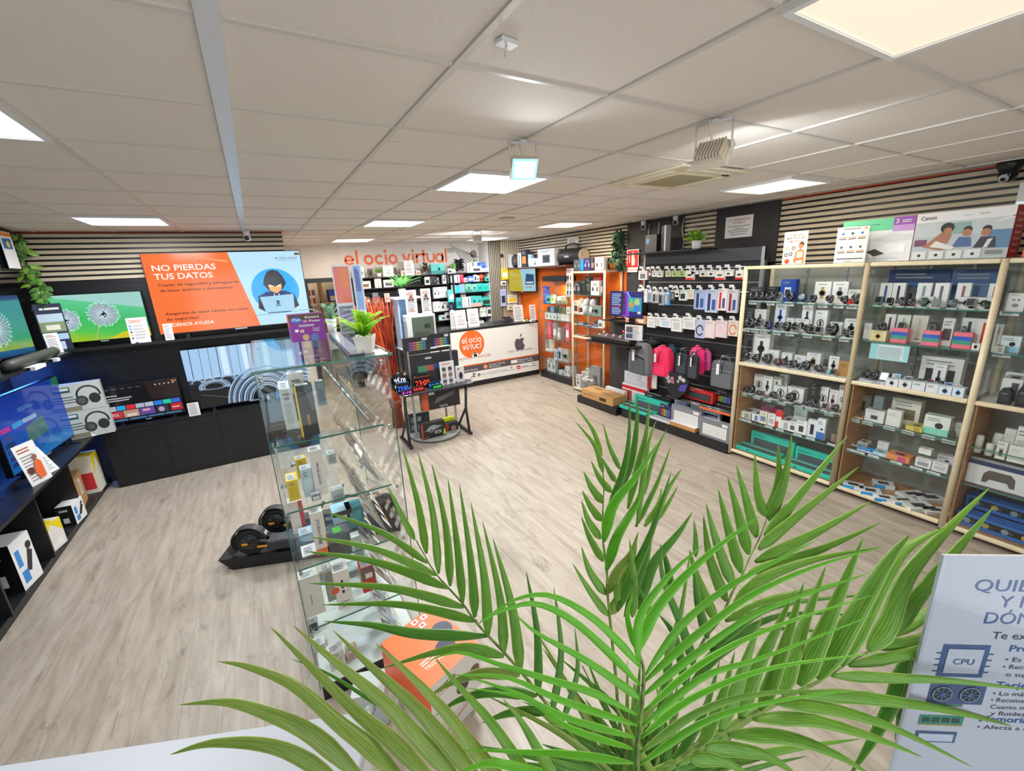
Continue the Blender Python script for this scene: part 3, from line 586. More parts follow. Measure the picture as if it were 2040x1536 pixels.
# posters and leaflets in the corner
m=MB(); m.box(-2.56,-2.5,4.62,4.66,1.57,2.06,M('#1c1d26',.4)); m.box(-2.5,-2.5+.0,4.6,4.6,1.57,1.6,DK)
m=MB(); m.box(0,.2,0,.02,0,.48,M('#16213f',.35)); f=Face(m,(0,0,0),(1,0,0),(0,0,1)); f.rect(.01,.3,.18,.08,M('#b9cde0'),1); f.rect(.01,.2,.18,.1,M('#7f9468'),2); f.rect(.05,.22,.1,.05,M('#e3e0cf'),3); f.rect(.01,.12,.18,.06,M('#a9c6e0'),1); f.rect(.01,.02,.14,.08,M('#b7cfe6'),1); f.rect(.04,.42,.14,.02,WHT,1); f.disc(.1,.005,.02,M('#e8d41a',.4),2)
tag(m.build('poster_stand',None,(-2.52,4.74,1.57),R(20)),'narrow standing poster with landscape picture between the two dandelion screens','poster')
def put_card(label,px0,px1,pyb,pyt,z,style,depth=None,ax='y',rz=None,lean=.1,name='info_card'):
    a=at(ax,depth,px0,pyb); b=at(ax,depth,px1,pyb); c=(a+b)/2; w=(b-a).length; h=solvez(pyt,c.x,c.y)-z
    m=card(w,h,style,True,lean); return tag(m.build(name,None,(c.x,c.y,z),(0 if ax=='y' else R(90)) if rz is None else rz),label,'sign')
put_card('white card with five coloured dots before the green screen',262,303,685,633,1.58,1,4.76,'y')
put_card('narrow white price card at the corner of the orange screen',331,349,680,645,1.58,0,4.74,'y')
put_card('narrow white price card between the two lower screens',380,403,838,803,.68,0,4.72,'y')
put_card('tilted white leaflet on the shelf corner beside poster',100,128,703,663,1.57,0,4.66,'y',R(25),.25)
put_card('white price card before the headphone boxes',185,213,872,838,.68,0,4.6,'y',R(20),.25)
m=card(.19,.34,0,False,.15); f=Face(m,(-.095,-.0,.0),(1,0,0),Vector((0,.15,1)),.003); f.poly([(.09,.03),(.15,.04),(.16,.16),(.13,.2),(.1,.17),(.075,.1)],M('#d8642e',.5),2); f.disc(.125,.215,.02,M('#8a5a44',.5),3); f.disc(.05,.12,.028,M('#5a2a30',.5),2)
tag(m.build('advert_card',None,(-2.36,3.37,.68),R(70)),'white advert card with a figure in orange on the left shelf','sign')
m=card(.12,.24,0,False,.5); tag(m.build('info_card',None,(-2.36,3.6,.68),R(70)),'small tilted leaflet beside the advert card with orange figure','sign')
m=card(.14,.3,0,False,.2); tag(m.build('info_card',None,(-2.33,3.0,1.57),R(60)),'white leaflet at the left edge before the teal dandelion screen','sign')
# soundbar
m=MB(); m.tube([(-2.38,3.45,1.62),(-2.36,3.5,1.625),(-2.33,4.28,1.625),(-2.33,4.33,1.62)],[.03,.042,.042,.03],M('#3c3f3a',.5),14)
m.box(-2.42,-2.3,3.5,3.53,1.572,1.6,DK); m.box(-2.42,-2.3,4.2,4.23,1.572,1.6,DK)
tag(m.build('soundbar'),'long dark grey soundbar lying before the teal dandelion screen','speaker')
for (y,d) in ((3.75,'longer'),(4.15,'shorter')):
    m=MB(); L_=.22 if d=='longer' else .07; m.box(0,.05,-L_/2,L_/2,0,.004,WHT); m.prism([(0,0),(.03,0),(.03,-.03),(0,-.03)],(0,L_,0),WHT,(.05,-L_/2,.004)); tag(m.build('shelf_label',None,(-2.355,y,1.572)),f'{d} white shelf label under the soundbar','label')
# headphone boxes
def hpbox(z,w,h,label):
    m=MB(); m.box(0,w,0,.12,0,h,M('#c4cac2',.4)); f=Face(m,(0,0,0),(1,0,0),(0,0,1)); f.rect(.01,h*.72,.09,h*.2,M('#2c5a55',.4),1); f.rect(.02,h*.8,.07,h*.09,WHT,2); f.lines(.01,h*.3,.12,h*.3,3,M('#5c6a62'),1); f.rect(.01,h*.02,.14,h*.16,M('#8a8468'),1)
    f.ring(w*.68,h*.55,h*.34,h*.06,M('#33383a',.3),1,-10,190,sy=1.05); f.disc(w*.5,h*.36,h*.17,M('#3a403f',.35),2,1.1); f.disc(w*.8,h*.4,h*.16,M('#2c3130',.35),2,1.2); f.disc(w*.5,h*.36,h*.1,M('#565c5a'),3,1.1)
    tag(m.build('headphone_box',None,(-2.5,4.57,z),R(8)),label,'box')
hpbox(.68,.34,.285,'headphone box stacked lower, right of the blue television'); hpbox(.968,.33,.28,'headphone box on top of another, right of the blue television')
# things in the cubby holes (left wall)
def cub(name,x,y,z,w,d,h,c,label,cat,rz,prt):
    m=MB(); m.box(-w/2,w/2,-d/2,d/2,0,h,M(c,.5) if isinstance(c,str) else c); prt(m,w,d,h); tag(m.build(name,None,(x,y,z),rz),label,cat)
def pr_card(m,w,d,h): f=Face(m,(w/2,-d/2,0),(0,1,0),(0,0,1)); f.rect(d*.5,h*.35,d*.25,h*.5,WHT,1); f.lines(d*.53,h*.42,d*.2,h*.34,4,GR,2); Face(m,(-w/2,-d/2,h),(1,0,0),(0,1,0)).rect(0,d*.46,w,d*.08,M('#cbb07a',.4),1)
cub('cardboard_box',-2.64,4.24,.06,.36,.42,.33,CARD,'brown cardboard box with white label in the far cubby hole','box',R(8),pr_card)
def pr_yel(m,w,d,h):
    f=Face(m,(w/2,-d/2,0),(0,1,0),(0,0,1)); f.poly([(0,h*.45),(d*.5,h*.95),(d,h*.5),(d,h),(0,h)],M('#e6cf16',.4),1); f.poly([(d*.1,h*.1),(d*.9,h*.1),(d*.8,h*.35)],M('#e8e8e2',.5),1)
    f=Face(m,(-w/2,-d/2,h),(1,0,0),(0,1,0)); f.poly([(0,0),(w,0),(w,d*.7),(0,d)],M('#e6c91a',.4),1); f.disc(w*.5,d*.5,w*.2,M('#caa018',.4),2)
    f=Face(m,(-w/2,-d/2,0),(1,0,0),(0,0,1)); f.rect(w*.1,h*.1,w*.8,h*.45,M('#cf3a3c',.4),1)
cub('yellow_box',-2.52,4.68,.06,.22,.2,.42,'#e9e4d0','yellow and white product box standing in the far corner cubby','box',0,pr_yel)
cub('yellow_box',-2.52,3.42,.06,.2,.24,.24,'#dedcd6','yellow and white product box lowest in the middle cubby','box',R(-12),pr_yel)
cub('yellow_bag',-2.6,3.5,.302,.16,.26,.16,'#d9bf20','yellow packet lying on the yellow box in middle cubby','packet',R(12),pr_yel)
def pr_cam(m,w,d,h):
    f=Face(m,(w/2,-d/2,0),(0,1,0),(0,0,1)); f.rect(d*.12,h*.45,d*.22,h*.35,M('#3a8ed8'),1); f.rect(d*.15,h*.1,d*.3,h*.25,M('#2f86d0'),1); f.poly([(d*.4,h*.3),(d*.7,h*.7),(d*.9,h*.6),(d*.6,h*.25)],INK,1); f.disc(d*.8,h*.75,h*.08,INK,2)
    f=Face(m,(-w/2,-d/2,0),(1,0,0),(0,0,1)); f.rect(0,0,w,h,DK,1); f.rect(w*.2,h*.72,w*.5,h*.1,LG,2); f.rect(w*.3,h*.15,w*.35,h*.25,WHT,2)
cub('camera_box',-2.46,3.93,.06,.12,.2,.2,'#e9ebec','white and blue camera box before the cardboard box','box',R(-6),pr_cam)
cub('camera_box',-2.72,3.62,.06,.1,.22,.36,'#dfe2df','white camera box at the back of the middle cubby','box',R(10),pr_cam)
cub('camera_box',-2.52,2.93,.06,.2,.22,.38,'#e9ebec','tall black and white camera box at the lower left','box',R(-8),pr_cam)
cub('white_bag',-2.78,4.56,.06,.1,.16,.48,'#dcd8cc','pale packet behind the cardboard box in far cubby','packet',0,pr_cam)
# leaf garland in the corner
LEAFM=noise_mat('ivy_leaf_green','#3f6d33','#6d9a46',30,.45); LEAFD=noise_mat('dark_leaf_green','#2a4a34','#456a50',30,.4)
def leaf(m,p,d,n,L_,W_,mt):
    d=d.normalized(); s=d.cross(n); s=s.normalized() if s.length>1e-3 else d.orthogonal().normalized(); n=s.cross(d)
    pts=[p,p+d*L_*.35+s*W_*.5-n*L_*.04,p+d*L_*.35-n*L_*-.05,p+d*L_*.35-s*W_*.5-n*L_*.04,p+d*L_*.7+s*W_*.36-n*L_*.06,p+d*L_*.7,p+d*L_*.7-s*W_*.36-n*L_*.06,p+d*L_-n*L_*.12]
    m.add(pts,[(0,1,2),(0,2,3),(1,4,5,2),(2,5,6,3),(4,7,5),(5,7,6)],mt,True)
def garland(pts,n,L_,W_,spread,mats,label,down=.5):
    t=thing('leaf_garland',label,'plant',pts[0]); o=Vector(pts[0]); P=[Vector(p)-o for p in pts]
    m=MB(); m.tube(P,.004,M('#4d4030',.7),6); m.build('stem',t); m=MB()
    for k in range(n):
        u=random.random()*(len(P)-1); i=int(u); p=P[i].lerp(P[i+1],u-i); d=Vector((random.uniform(-1,1),random.uniform(-1,1),random.uniform(-1,.5)-down)); p=p+Vector((random.uniform(-1,1),random.uniform(-1,1),0))*spread*.4
        leaf(m,p,d,Vector((random.uniform(-.4,.4),-1,.6)),L_*random.uniform(.7,1.2),W_*random.uniform(.8,1.2),random.choice(mats))
    m.build('leaves',t); return t
garland([(-2.5,4.84,2.72),(-2.5,4.83,2.45),(-2.46,4.82,2.25),(-2.44,4.8,2.0)],90,.1,.06,.11,[LEAFM,LEAFM,M('#7fa83c',.4)],'green leafy garland hanging over the slats at the far left')
m=card(.2,.32,0,False,0); f=Face(m,(-.1,0,0),(1,0,0),(0,0,1),.003); f.rect(.0,0,.2,.32,WHT,0); f.rect(.02,.28,.17,.03,M('#e07a2a'),1); f.rect(.02,.17,.14,.09,M('#2a6a9a'),1); f.disc(.09,.21,.03,M('#c8b878'),2)
tag(m.build('wall_notice',None,(-2.465,4.5,2.385),R(87)),'white notice with blue picture stuck on the high black screen','notice')
# small white security cameras
def seccam(x,y,z,label,rz=0,col='#eceef0'):
    t=thing('security_camera',label,'camera',(x,y,z),rz)
    m=MB(); m.lathe([(.032,0),(.036,-.02),(.03,-.05),(.022,-.06)],(0,0,0),M(col,.35)); m.build('mount',t)
    m=MB(); m.ball((0,0,-.085),.038,M(col,.3),16); m.build('head',t)
    m=MB(); m.lathe([(.026,0),(.026,.012),(.016,.014)],(0,-.03,-.088),M('#15161a',.15),14,(0,-1,-.15)); m.lathe([(.009,.0),(.009,.004)],(0,-.045,-.09),M('#5a606a',.1),10,(0,-1,-.15)); m.build('lens',t)
    return t
seccam(-.58,4.75,2.742,'small white dome camera above the screens wall',R(-10))
# ================= right wall: glass showcases =================
FX=3.76; BX=4.27
def showcase(label,y0,y1,post0=True):
    """y0 < y1 ; front plane at x=FX, posts in cream lacquered tube"""
    t=thing('glass_showcase',label,'display cabinet',(FX,y0,0)); W=y1-y0
    def cyl(a,b,r=.02,n=12): m=MB(); m.tube([a,b],r,CREAM,n); return m
    ps=[W]+([0] if post0 else [])
    for y in ps:
        for x in (0,BX-FX-.02):
            m=cyl((x,y,.02),(x,y,2.075),.021); m.lathe([(.018,0),(.018,.02)],(x,y,0),DK,10); m.build('post',t)
    for z in (.06,1.065,2.06):
        m=MB(); m.box(-.018,.014,.02,W-.02,z-.016,z+.016,CREAM,.006); m.build('rail',t)
    m=MB(); m.box(0,BX-FX-.02,.02,W-.02,2.066,2.078,GLASS); m.build('top_board',t)
    m=MB(); m.box(BX-FX-.02,BX-FX-.008,.01,W-.01,.05,2.06,GREYB); m.build('back_panel',t)
    m=MB(); m.box(.02,BX-FX-.03,.02,W-.02,.05,.066,TANW); m.build('floor_board',t)
    m=MB(); m.box(.02,BX-FX-.03,.02,W-.02,1.05,1.068,M('#c9cac6',.4)); m.build('middle_board',t)
    for s in ([0,W] if post0 else [W]):
        q=.022 if s==0 else -.036
        m=MB(); m.box(.02,BX-FX-.03,s+q,s+q+.014,.06,1.05,TANW); m.build('side_panel',t)
        m=MB(); m.box(.02,BX-FX-.03,s+q,s+q+.006,1.07,2.05,GLASS); m.build('side_glass',t)
    for z in (.42,.72,1.43,1.72):
        m=MB(); m.box(.04,BX-FX-.04,.03,W-.03,z-.007,z-.0005,GLASSG); m.box(.037,.04,.03,W-.03,z-.008,z,GEDGE); m.build('glass_shelf',t)
    for (z0,z1) in ((.08,1.045),(1.085,2.04)):
        for k in (0,1):
            m=MB(); a=.02 if k==0 else W/2-.02; b=W/2+.02 if k==0 else W-.02; x=.004+.008*k; m.box(x,x+.004,a,b,z0,z1,GLASS); m.build('glass_door',t)
    for k in (1,2):
        m=MB(); yy=W*k/3; m.box(BX-FX-.03,BX-FX-.022,yy-.012,yy+.012,1.08,2.04,ALU)
        for q in range(14): m.box(BX-FX-.0315,BX-FX-.03,yy-.003,yy+.003,1.14+q*.065,1.152+q*.065,DK)
        m.build('slotted_rail',t)
showcase('first cream framed glass showcase, beside the backpacks wall',.35,1.39)
showcase('middle cream framed glass showcase, right of the smartwatch showcase',-.42,.35,False)
showcase('cream framed glass showcase at the right edge of the photo',-1.4,-.42,True)
SA='in first showcase'; SB='in middle showcase'; SC='in edge showcase'
def tags(face,depth,z,xs,where,w=.078,h=.032):
    for i,px in enumerate(xs):
        a='y' if face!='B' else 'x'; u=solve(a,px,(depth,0,z) if a=='y' else (0,depth,z)); c=(depth,u) if a=='y' else (u,depth)
        m=MB(); m.obox((0,-.003,-h/2),(w/2,0,0),(0,-.004,h/2),(0,.0008,0),M('#f0f1f5',.4)); Face(m,(-w/2,-.008,-h),(1,0,0),(0,.03,1)).lines(w*.1,h*.15,w*.75,h*.65,2,GR,1,.4)
        tag(m.build('price_tag',None,(c[0],c[1],z),place_face(face)),f'small white price tag, {NTH[i]} from the left along {where}','price tag','shelf price tags')
cv=lambda ox,oy,s:(lambda L: '\n'.join(' '.join([f'{ox+float(a)/s:.1f}',f'{ox+float(b)/s:.1f}',f'{oy+float(c)/s:.1f}']+r.split()[0:0])+' '+r for a,b,c,r in [l.split(None,3) for l in L.strip().split('\n')]))
cA=cv(1440,500,5.906); cA2=cv(1440,720,5.484); cB=cv(1700,500,5.485); cB2=cv(1660,740,4.266)
W0='#0f1013'
# first showcase, top shelf
shelf_row('R',3.80,1.72,cA('''
320 390 470 w #17181b #1a1b20 .05|black round smartwatch
392 462 460 w #2a2c30 #0b0b0d .05|black round smartwatch
505 575 470 w #3a3b40 #101013 .05|black round smartwatch
598 668 470 w #d8d9da #0b0b0d .05|silver round smartwatch
740 812 465 w #202226 #0b0b0d .05|black round smartwatch
885 955 480 w #2b5f96 #8fa0a8 .05|blue strapped smartwatch
1010 1075 480 q #1a1b1e #2a2d33 .05|black square smartwatch
1205 1275 480 w #6b6358 #15161a .05|brown smartwatch
1375 1445 480 w #303236 #1e2024 .05|charcoal smartwatch
1505 1600 475 w #26282c #303238 .05|large charcoal smartwatch
300 480 430 gen #2b2f35 #55595f .2|dark grey watch box
500 640 420 wb #26282c #45484f .22|black watch box
665 835 335 dev #1f4fb8 #dfe8f4 .2|blue camera box
1062 1248 362 wb #ecedee #b99b5a .16|tall white smartwatch box
1268 1448 362 wb #ecedee #8f9398 .16|tall white smartwatch box
1458 1602 455 two #ededed #d8343a .16|white and red watch box
'''),'on top shelf '+SA,'smartwatch display')
tags('R',3.836,1.72,[1440+x/5.906 for x in (355,565,790,1000,1180,1365,1520)],'the top shelf '+SA)
shelf_row('R',3.80,1.43,cA('''
270 345 790 w #23252a #15161a .05|black round smartwatch
370 445 800 w #c9ccd0 #15161a .05|silver round smartwatch
480 545 810 w #2440a8 #15161a .05|blue round smartwatch
600 670 820 w #c9ccd0 #15161a .05|silver round smartwatch
690 765 820 w #2c2e33 #2a2c30 .05|black round smartwatch
800 880 820 w #d9d9cf #15161a .05|ivory round smartwatch
940 1015 845 w #4a4038 #15161a .05|brown round smartwatch
1005 1070 850 q #2a2c30 #1a1b1e .04|black square smartwatch
1080 1150 850 q #dcdcdc #1a1b1e .04|white square smartwatch
1195 1320 860 w #1f2124 #303238 .04|large black smartwatch
1400 1480 880 w #1f2124 #303238 .04|large black smartwatch
1490 1555 885 q #1c1e22 #1a1b1e .04|black square smartwatch
255 330 700 wb #2a2d33 #55595f .2|dark watch box
360 492 690 wb #eceded #3d4650 .18|white watch box
595 720 615 wb #e6eaf2 #2445b8 .2|tall white watch box with blue watch
905 1030 630 wb #eceded #2b2d30 .2|tall white watch box with grey watch
1060 1200 700 bb #eceded #2b2d30 .16|white fitness band box
735 830 790 pl #e9eae8 #9a9da0 .2|small white box
840 1000 800 wb #e9eae8 #3a3c40 .18|small white watch box
1245 1390 840 bb #ecedec #55595f .17|white watch box at the right half
1410 1580 800 wb #ecedec #3a3c40 .18|white watch box at the right end
'''),'on second shelf '+SA,'smartwatch display')
tags('R',3.836,1.43,[1440+x/5.906 for x in (278,378,480,635,790,1000,1225,1430)],'the second shelf '+SA)
shelf_row('R',3.80,1.069,cA('''
258 325 1205 w #d8d9da #15161a .05|white round smartwatch
340 405 1215 w #2a2c30 #15161a .05|black round smartwatch
450 540 1220 w #3a3f46 #2a2c30 .05|grey smartwatch
590 650 1260 w #6d2f38 #45262c .05|maroon smartwatch
645 700 1230 w #8f3048 #6a2a38 .1|crimson smartwatch
710 775 1280 w #dcdcdc #15161a .05|white round smartwatch
775 840 1260 w #2b2d31 #1f2124 .07|black round smartwatch
850 905 1290 q #2b2d31 #15161a .05|black square smartwatch
915 995 1290 w #303238 #23252a .05|charcoal smartwatch
1068 1130 1320 w #3a3c40 #23252a .07|dark smartwatch
1138 1198 1330 w #c99a92 #3a2c2c .05|rose smartwatch
1215 1255 1380 q #48c4c0 #2aa8a8 .05|small teal watch
1262 1320 1360 w #d6b896 #2c2624 .05|beige watch
345 525 980 wb #ecedec #2b2d30 .2|tall white watch box
528 645 1170 pl #ecedec #a0a3a6 .17|white box with hanging hole
680 800 1200 wb #ecedec #3a3c40 .17|white watch box
832 962 1230 pl #ecedec #8a8d90 .17|white box with small print
968 1130 1205 sb #ecedec #a08858 .17|white box with straps
1228 1345 1240 wb #ecedec #3a3c40 .14|white box with dark smartwatch
1345 1480 1300 pl #b98b52 #8a6536 .1|kraft brown box
'''),'on middle board '+SA,'smartwatch display')
tags('R',3.80,1.083,[1440+x/5.906 for x in (255,345,455,590,705,880,1020,1150,1280,1410)],'the middle rail '+SA,.07,.022)
shelf_row('R',3.80,.72,cA2('''
215 255 255 w #1a1b1e #0c0c0e .05|slim black fitness band
262 318 250 w #1a1b1e #0c0c0e .05|round black band
360 395 280 w #1a1b1e #0c0c0e .05|slim black fitness band
402 440 300 w #c99a92 #15161a .05|slim rose fitness band
505 555 310 w #1a1b1e #0c0c0e .05|round black band
560 600 305 w #dcdcdc #3a3c40 .05|slim white fitness band
680 750 340 w #1a1b1e #0c0c0e .05|round black band
865 910 395 w #303238 #23252a .05|large black smartwatch
925 985 385 w #26282c #23252a .05|large black smartwatch
995 1035 400 w #303238 #23252a .05|large black smartwatch
1075 1135 450 q #d9b0a8 #3a2c2c .05|rose square watch
1175 1240 470 w #303238 #1a1b1e .05|round dark smartwatch
1262 1300 490 q #45484c #15161a .05|small grey watch
330 440 140 bb #e3e4e2 #8a6a5a .2|leaning white band box
430 522 160 sb #eceded #3a3c40 .17|tall white band box
528 620 170 sb #d6d5cc #3a3c40 .2|beige band box
600 685 140 bb #dedfdb #3a3c40 .26|tall pale band box at back
548 700 275 bb #ecedec #3a3c40 .14|wide white band box
690 870 290 bb #ecedec #6a5a48 .14|wide white watch box
912 1022 262 wb #222326 #55595f .12|tall black watch box
1022 1142 280 bb #ecedec #4a5a50 .16|tall white band box
1130 1240 312 sb #ecedec #b07a80 .16|white box with pink watch
1238 1345 265 bb #ecedec #5a6a78 .16|tall white band box
'''),'on third shelf '+SA,'fitness band display')
tags('R',3.836,.72,[1440+x/5.484 for x in (225,372,490,645,830,950,1160)],'the third shelf '+SA)
shelf_row('R',3.80,.43,cA2('''
160 310 550 flat #e4e4de #a8a48a .06 .2|flat white accessory box
300 388 575 flat #e4e4e4 #5a78b8 .06 .16|flat white accessory box
392 472 550 gen #e9e4c8 #6a80b8 .05|white box with yellow shade
482 560 575 gen #ecebe8 #b8b8b8 .05|white kids watch box
562 635 540 lg #d8252c #ececec .06|bright red box
405 600 500 lg #7a2a50 #d8d02a .16|purple box with yellow dots
600 720 650 flat #e8e9e6 #b0b2b0 .05 .2|flat white accessory box
720 785 660 gen #ecedec #55595f .05|white charger box
788 905 655 dev #ecedec #3a3c40 .05|white charger box
912 1010 640 ph #dfe3ec #1f3f7a .05|white and navy charger box
1010 1098 630 two #dfe6f0 #3a6fc0 .05|white and blue charger box
760 900 520 pl #c8d4cf #9aa8a4 .22|grey green box at the back
1175 1262 800 flat #8a8272 #5a5244 .08 .1|small brown case
'''),'on fourth shelf '+SA,'boxed accessories')
tags('R',3.836,.43,[1440+x/5.484 for x in (200,275,505,625,820,960,1195)],'the fourth shelf '+SA)
TEAL=M('#2fc4ae',.4)
def teal_kb(y0,y1,x,z,h,label,flat=False,name='teal_keyboard_box'):
    w=y1-y0; m=MB()
    if flat:
        m.box(-w/2,w/2,0,.17,0,.045,TEAL,.004); f=Face(m,(-w/2,0,.045),(1,0,0),(0,1,0)); f.rect(w*.06,.02,w*.84,.075,M('#4a4d50',.5),1); f.rect(w*.06,.11,w*.84,.02,M('#9fd8cf',.3),1); f.rect(w*.06,.135,w*.84,.02,M('#5f6366',.5),1); g=Face(m,(-w/2,0,0),(1,0,0),(0,0,1)); g.rect(w*.3,.012,.02,.02,M('#176a60'),1)
        for i in range(int(w/.025)):
            for j in range(3): f.rect(w*.07+i*.024,.025+.022*j,.019,.017,M('#5c5f62',.5),2)
    else:
        m.box(-w/2,w/2,0,.045,0,h,TEAL,.004); f=Face(m,(-w/2,0,0),(1,0,0),(0,0,1)); f.rect(w*.08,h*.12,w*.8,h*.5,M('#4a4d50',.5),1)
        for i in range(int(w*.78/.025)):
            for j in range(3): f.rect(w*.09+i*.024,h*.16+h*.14*j,.019,h*.1,M('#606366',.5),2)
        f.lines(w*.06,h*.72,w*.35,h*.15,2,M('#176a60'),1)
    tag(m.build(name,None,(x,(y0+y1)/2,z),R(-90)),label,'box','boxed keyboards and accessories')
teal_kb(.83,1.3,4.0,.068,.19,'tall teal keyboard box standing at the back bottom left of first showcase')
teal_kb(.9,1.37,3.81,.068,.05,'flat teal keyboard box at the bottom left of first showcase',True)
teal_kb(.4,.81,3.98,.068,.17,'tall teal keyboard box standing at the back bottom right of first showcase')
teal_kb(.39,.86,3.8,.068,.05,'flat teal keyboard box at the bottom right of first showcase',True)
# middle showcase
shelf_row('R',3.80,1.72,cB('''
225 300 500 q #2a8a72 #23302c .05|green square smartwatch
350 420 500 q #2b2d31 #1f2124 .05|black square smartwatch
468 548 495 w #8a6a60 #303238 .05|brown round smartwatch
590 662 500 w #b06a60 #26282c .05|brown round smartwatch
705 790 500 w #4d7a6c #3f6458 .05|green round smartwatch
855 935 500 q #c8ccd0 #8a8e94 .05|silver square watch
1030 1115 500 w #7f94a0 #5a6a74 .05|blue grey smartwatch
1215 1315 505 q #303238 #45484c .05|large grey smartwatch
1400 1480 510 w #2f4a40 #2a4038 .05|dark green smartwatch
265 392 350 st #eceded #3a5a9a .16|tall white strap box
400 532 350 st #eceded #3a2c3a .16|tall white strap box
662 815 350 st #eceded #8a98a8 .16|tall white strap box
850 1006 350 st #eceded #6a6470 .16|tall white strap box
1088 1242 350 st #eceded #9a5a6a .16|tall white strap box
1430 1560 355 st #eceded #a05a48 .16|tall white strap box
560 655 400 ph #3b3f40 #50564f .2|dark grey watch box
685 852 500 wide #e6e8e6 #3a7a6a .1|wide white watch box
1122 1330 505 wide #e6e8e6 #55595f .1|wide white watch box
1335 1492 510 wide #e6e8e6 #4a5a55 .1|wide white watch box
340 1000 200 gen #243e6a #3f6a9a .3|wide dark blue box at the back
1010 1540 200 gen #3a5a8a #6f90b8 .3|wide dark blue box at the back
'''),'on top shelf '+SB,'smartwatch display')
shelf_row('R',3.80,1.43,cB('''
100 178 790 pl #dcdcda #b0b0b0 .1|narrow white box
175 345 872 wb #e8d9a8 #e0a03a .05|white and yellow watch box
245 330 750 w #3a3438 #26282c .08 .05 .06|brown smartwatch on a box
310 420 690 st #e6e6e4 #6a2f3a .16|tall white strap box
440 580 700 st #e2e4e0 #b8c88a .17|tall white strap box
400 570 845 str #f0788a #ffffff .06|pink green and blue striped box
600 770 705 st #d8d2ca #c8bcb0 .16|tall white strap box
735 922 872 str #f0788a #ffffff .06|pink green and blue striped box
930 1055 735 gen #d4d8d4 #4a4a4c .12|white box with several straps
1065 1270 892 str #f0788a #ffffff .06|pink green and blue striped box
1130 1310 735 st #dcdedc #2f4a44 .17|tall white strap box
1300 1455 745 st #e6e6e4 #c8322c .14|tall white strap box
1282 1372 1010 sb #e8e8e8 #b04a40 .05|small white watch box
470 560 785 q #8ab04a #3a3c40 .08 .05 .09|green watch on a striped box
790 910 815 q #e8a890 #3a3c40 .08 .05 .1|peach watch on a striped box
1120 1262 830 w #6a7a80 #5a6a70 .08 .05 .11|grey watch on a striped box
'''),'on second shelf '+SB,'smartwatch display')
shelf_row('R',3.80,1.069,cB('''
75 150 1270 w #2c4a44 #26302e .12|dark green smartwatch
165 250 1255 w #2b2d31 #26282c .1|black round smartwatch
285 370 1285 q #dcdcd6 #55595f .09|white square smartwatch
365 425 1300 w #6a2f3a #45262c .13|maroon smartwatch
410 500 1262 q #42b0dc #3a6a80 .1|sky blue kids watch
540 625 1290 q #e6c8c8 #3a3c40 .1|pale pink kids watch
660 745 1315 w #3fa890 #26302e .09|teal kids watch
758 845 1325 w #c83a58 #26282c .09|red kids watch
865 960 1330 w #2b2d31 #26282c .09|black round smartwatch
972 1068 1345 q #2f6fd8 #2a4a80 .09|bright blue kids watch
1075 1165 1355 q #e8a0b8 #6a5a60 .09|pink kids watch
1205 1290 1380 w #5a5650 #45423c .09|grey brown smartwatch
690 1140 1165 gen #dfe0dc #3a3634 .2|wide picture box with dark shapes
830 970 1240 sb #e6e8ea #45484c .16|small white watch box
345 480 1400 wb #e9eaf0 #5a4a58 .02 .06|low white watch box in front
488 622 1415 wb #e9eaf0 #5a4a58 .02 .06|low white watch box in front
630 770 1435 pl #e9eaf0 #3a4048 .02 .06|low white printed box in front
782 915 1455 pl #e9eaf0 #3a4048 .02 .06|low white printed box in front
920 1060 1480 wb #e4ecf6 #2f7ad0 .02 .06|low white and blue box in front
1070 1195 1495 wb #e4ecf6 #2f7ad0 .02 .06|low white and blue box in front
60 335 1420 flat #d8dce0 #a8b0b8 .02 .05|long low white box in front
'''),'on middle board '+SB,'kids watch display')
m=MB(); m.box(-.13,.13,0,.002,-.14,0,M('#a6dbe4',.5)); f=Face(m,(-.13,0,-.14),(1,0,0),(0,0,1)); f.rect(.055,.01,.17,.12,M('#dce9f0',.5),1); f.lines(.06,.012,.16,.1,9,M('#8a9aa4'),2,.1)
tag(m.build('price_list',None,(3.83,.135,1.42),R(-90)),'pale blue price list hanging inside the middle showcase','sign')
shelf_row('R',3.80,.72,cB2('''
165 300 195 ph #6f726e #7b7e7a .2|dark grey panel box
262 420 330 dev #e2e4e0 #c8cac6 .06|white speaker box
335 412 215 pl #6d7f80 #7f9090 .08 .05 .115|grey tablet on the speaker box
440 560 330 pl #e6e6e2 #b8bab8 .06|white printer model
470 712 240 gen #dcdbd0 #6f6a50 .18|tall white printer box
145 255 400 flat #c99a58 #d8d8d8 .06 .12|flat kraft box
610 750 470 flat #d8cc5a #c09a50 .06 .14|flat yellow box
752 968 382 two #e4ece6 #8fdcc8 .08|white and mint webcam box
945 1022 510 dev #4a4c4a #5c5e5c .08|small dark grey speaker
1022 1085 440 pl #e2e4e2 #b0b8c0 .16|small white box
'''),'on third shelf '+SB,'boxed accessories')
tags('R',3.836,.72,[1660+x/4.266 for x in (185,295,478,638,812,985)],'the third shelf '+SB,.08,.034)
shelf_row('R',3.80,.43,cB2('''
135 205 622 flat #e6e6e2 #c0c2c0 .12 .1|small white box
205 285 602 flat #e6e6e2 #c0c2c0 .2 .1|small white box
200 330 655 two #3f9fe8 #e6e8ea .05|blue and white box
318 445 690 flat #a8d4e8 #d8dce0 .05 .1|flat pale blue box
368 460 602 pl #eaeae8 #c8cac8 .2|square white box
445 640 715 flat #e8945a #d84a8a .05 .12|flat orange and pink packet
690 820 745 gen #e9e9e8 #9a9ca8 .06|white adapter box
722 826 660 pl #ecece8 #b8bab8 .1 .06 .1|white box on another
830 962 775 gen #e9e9e8 #c8cad0 .06|tall white box
870 1012 720 two #e4e8ec #3f8fd8 .2|white and blue box behind
'''),'on fourth shelf '+SB,'boxed accessories')
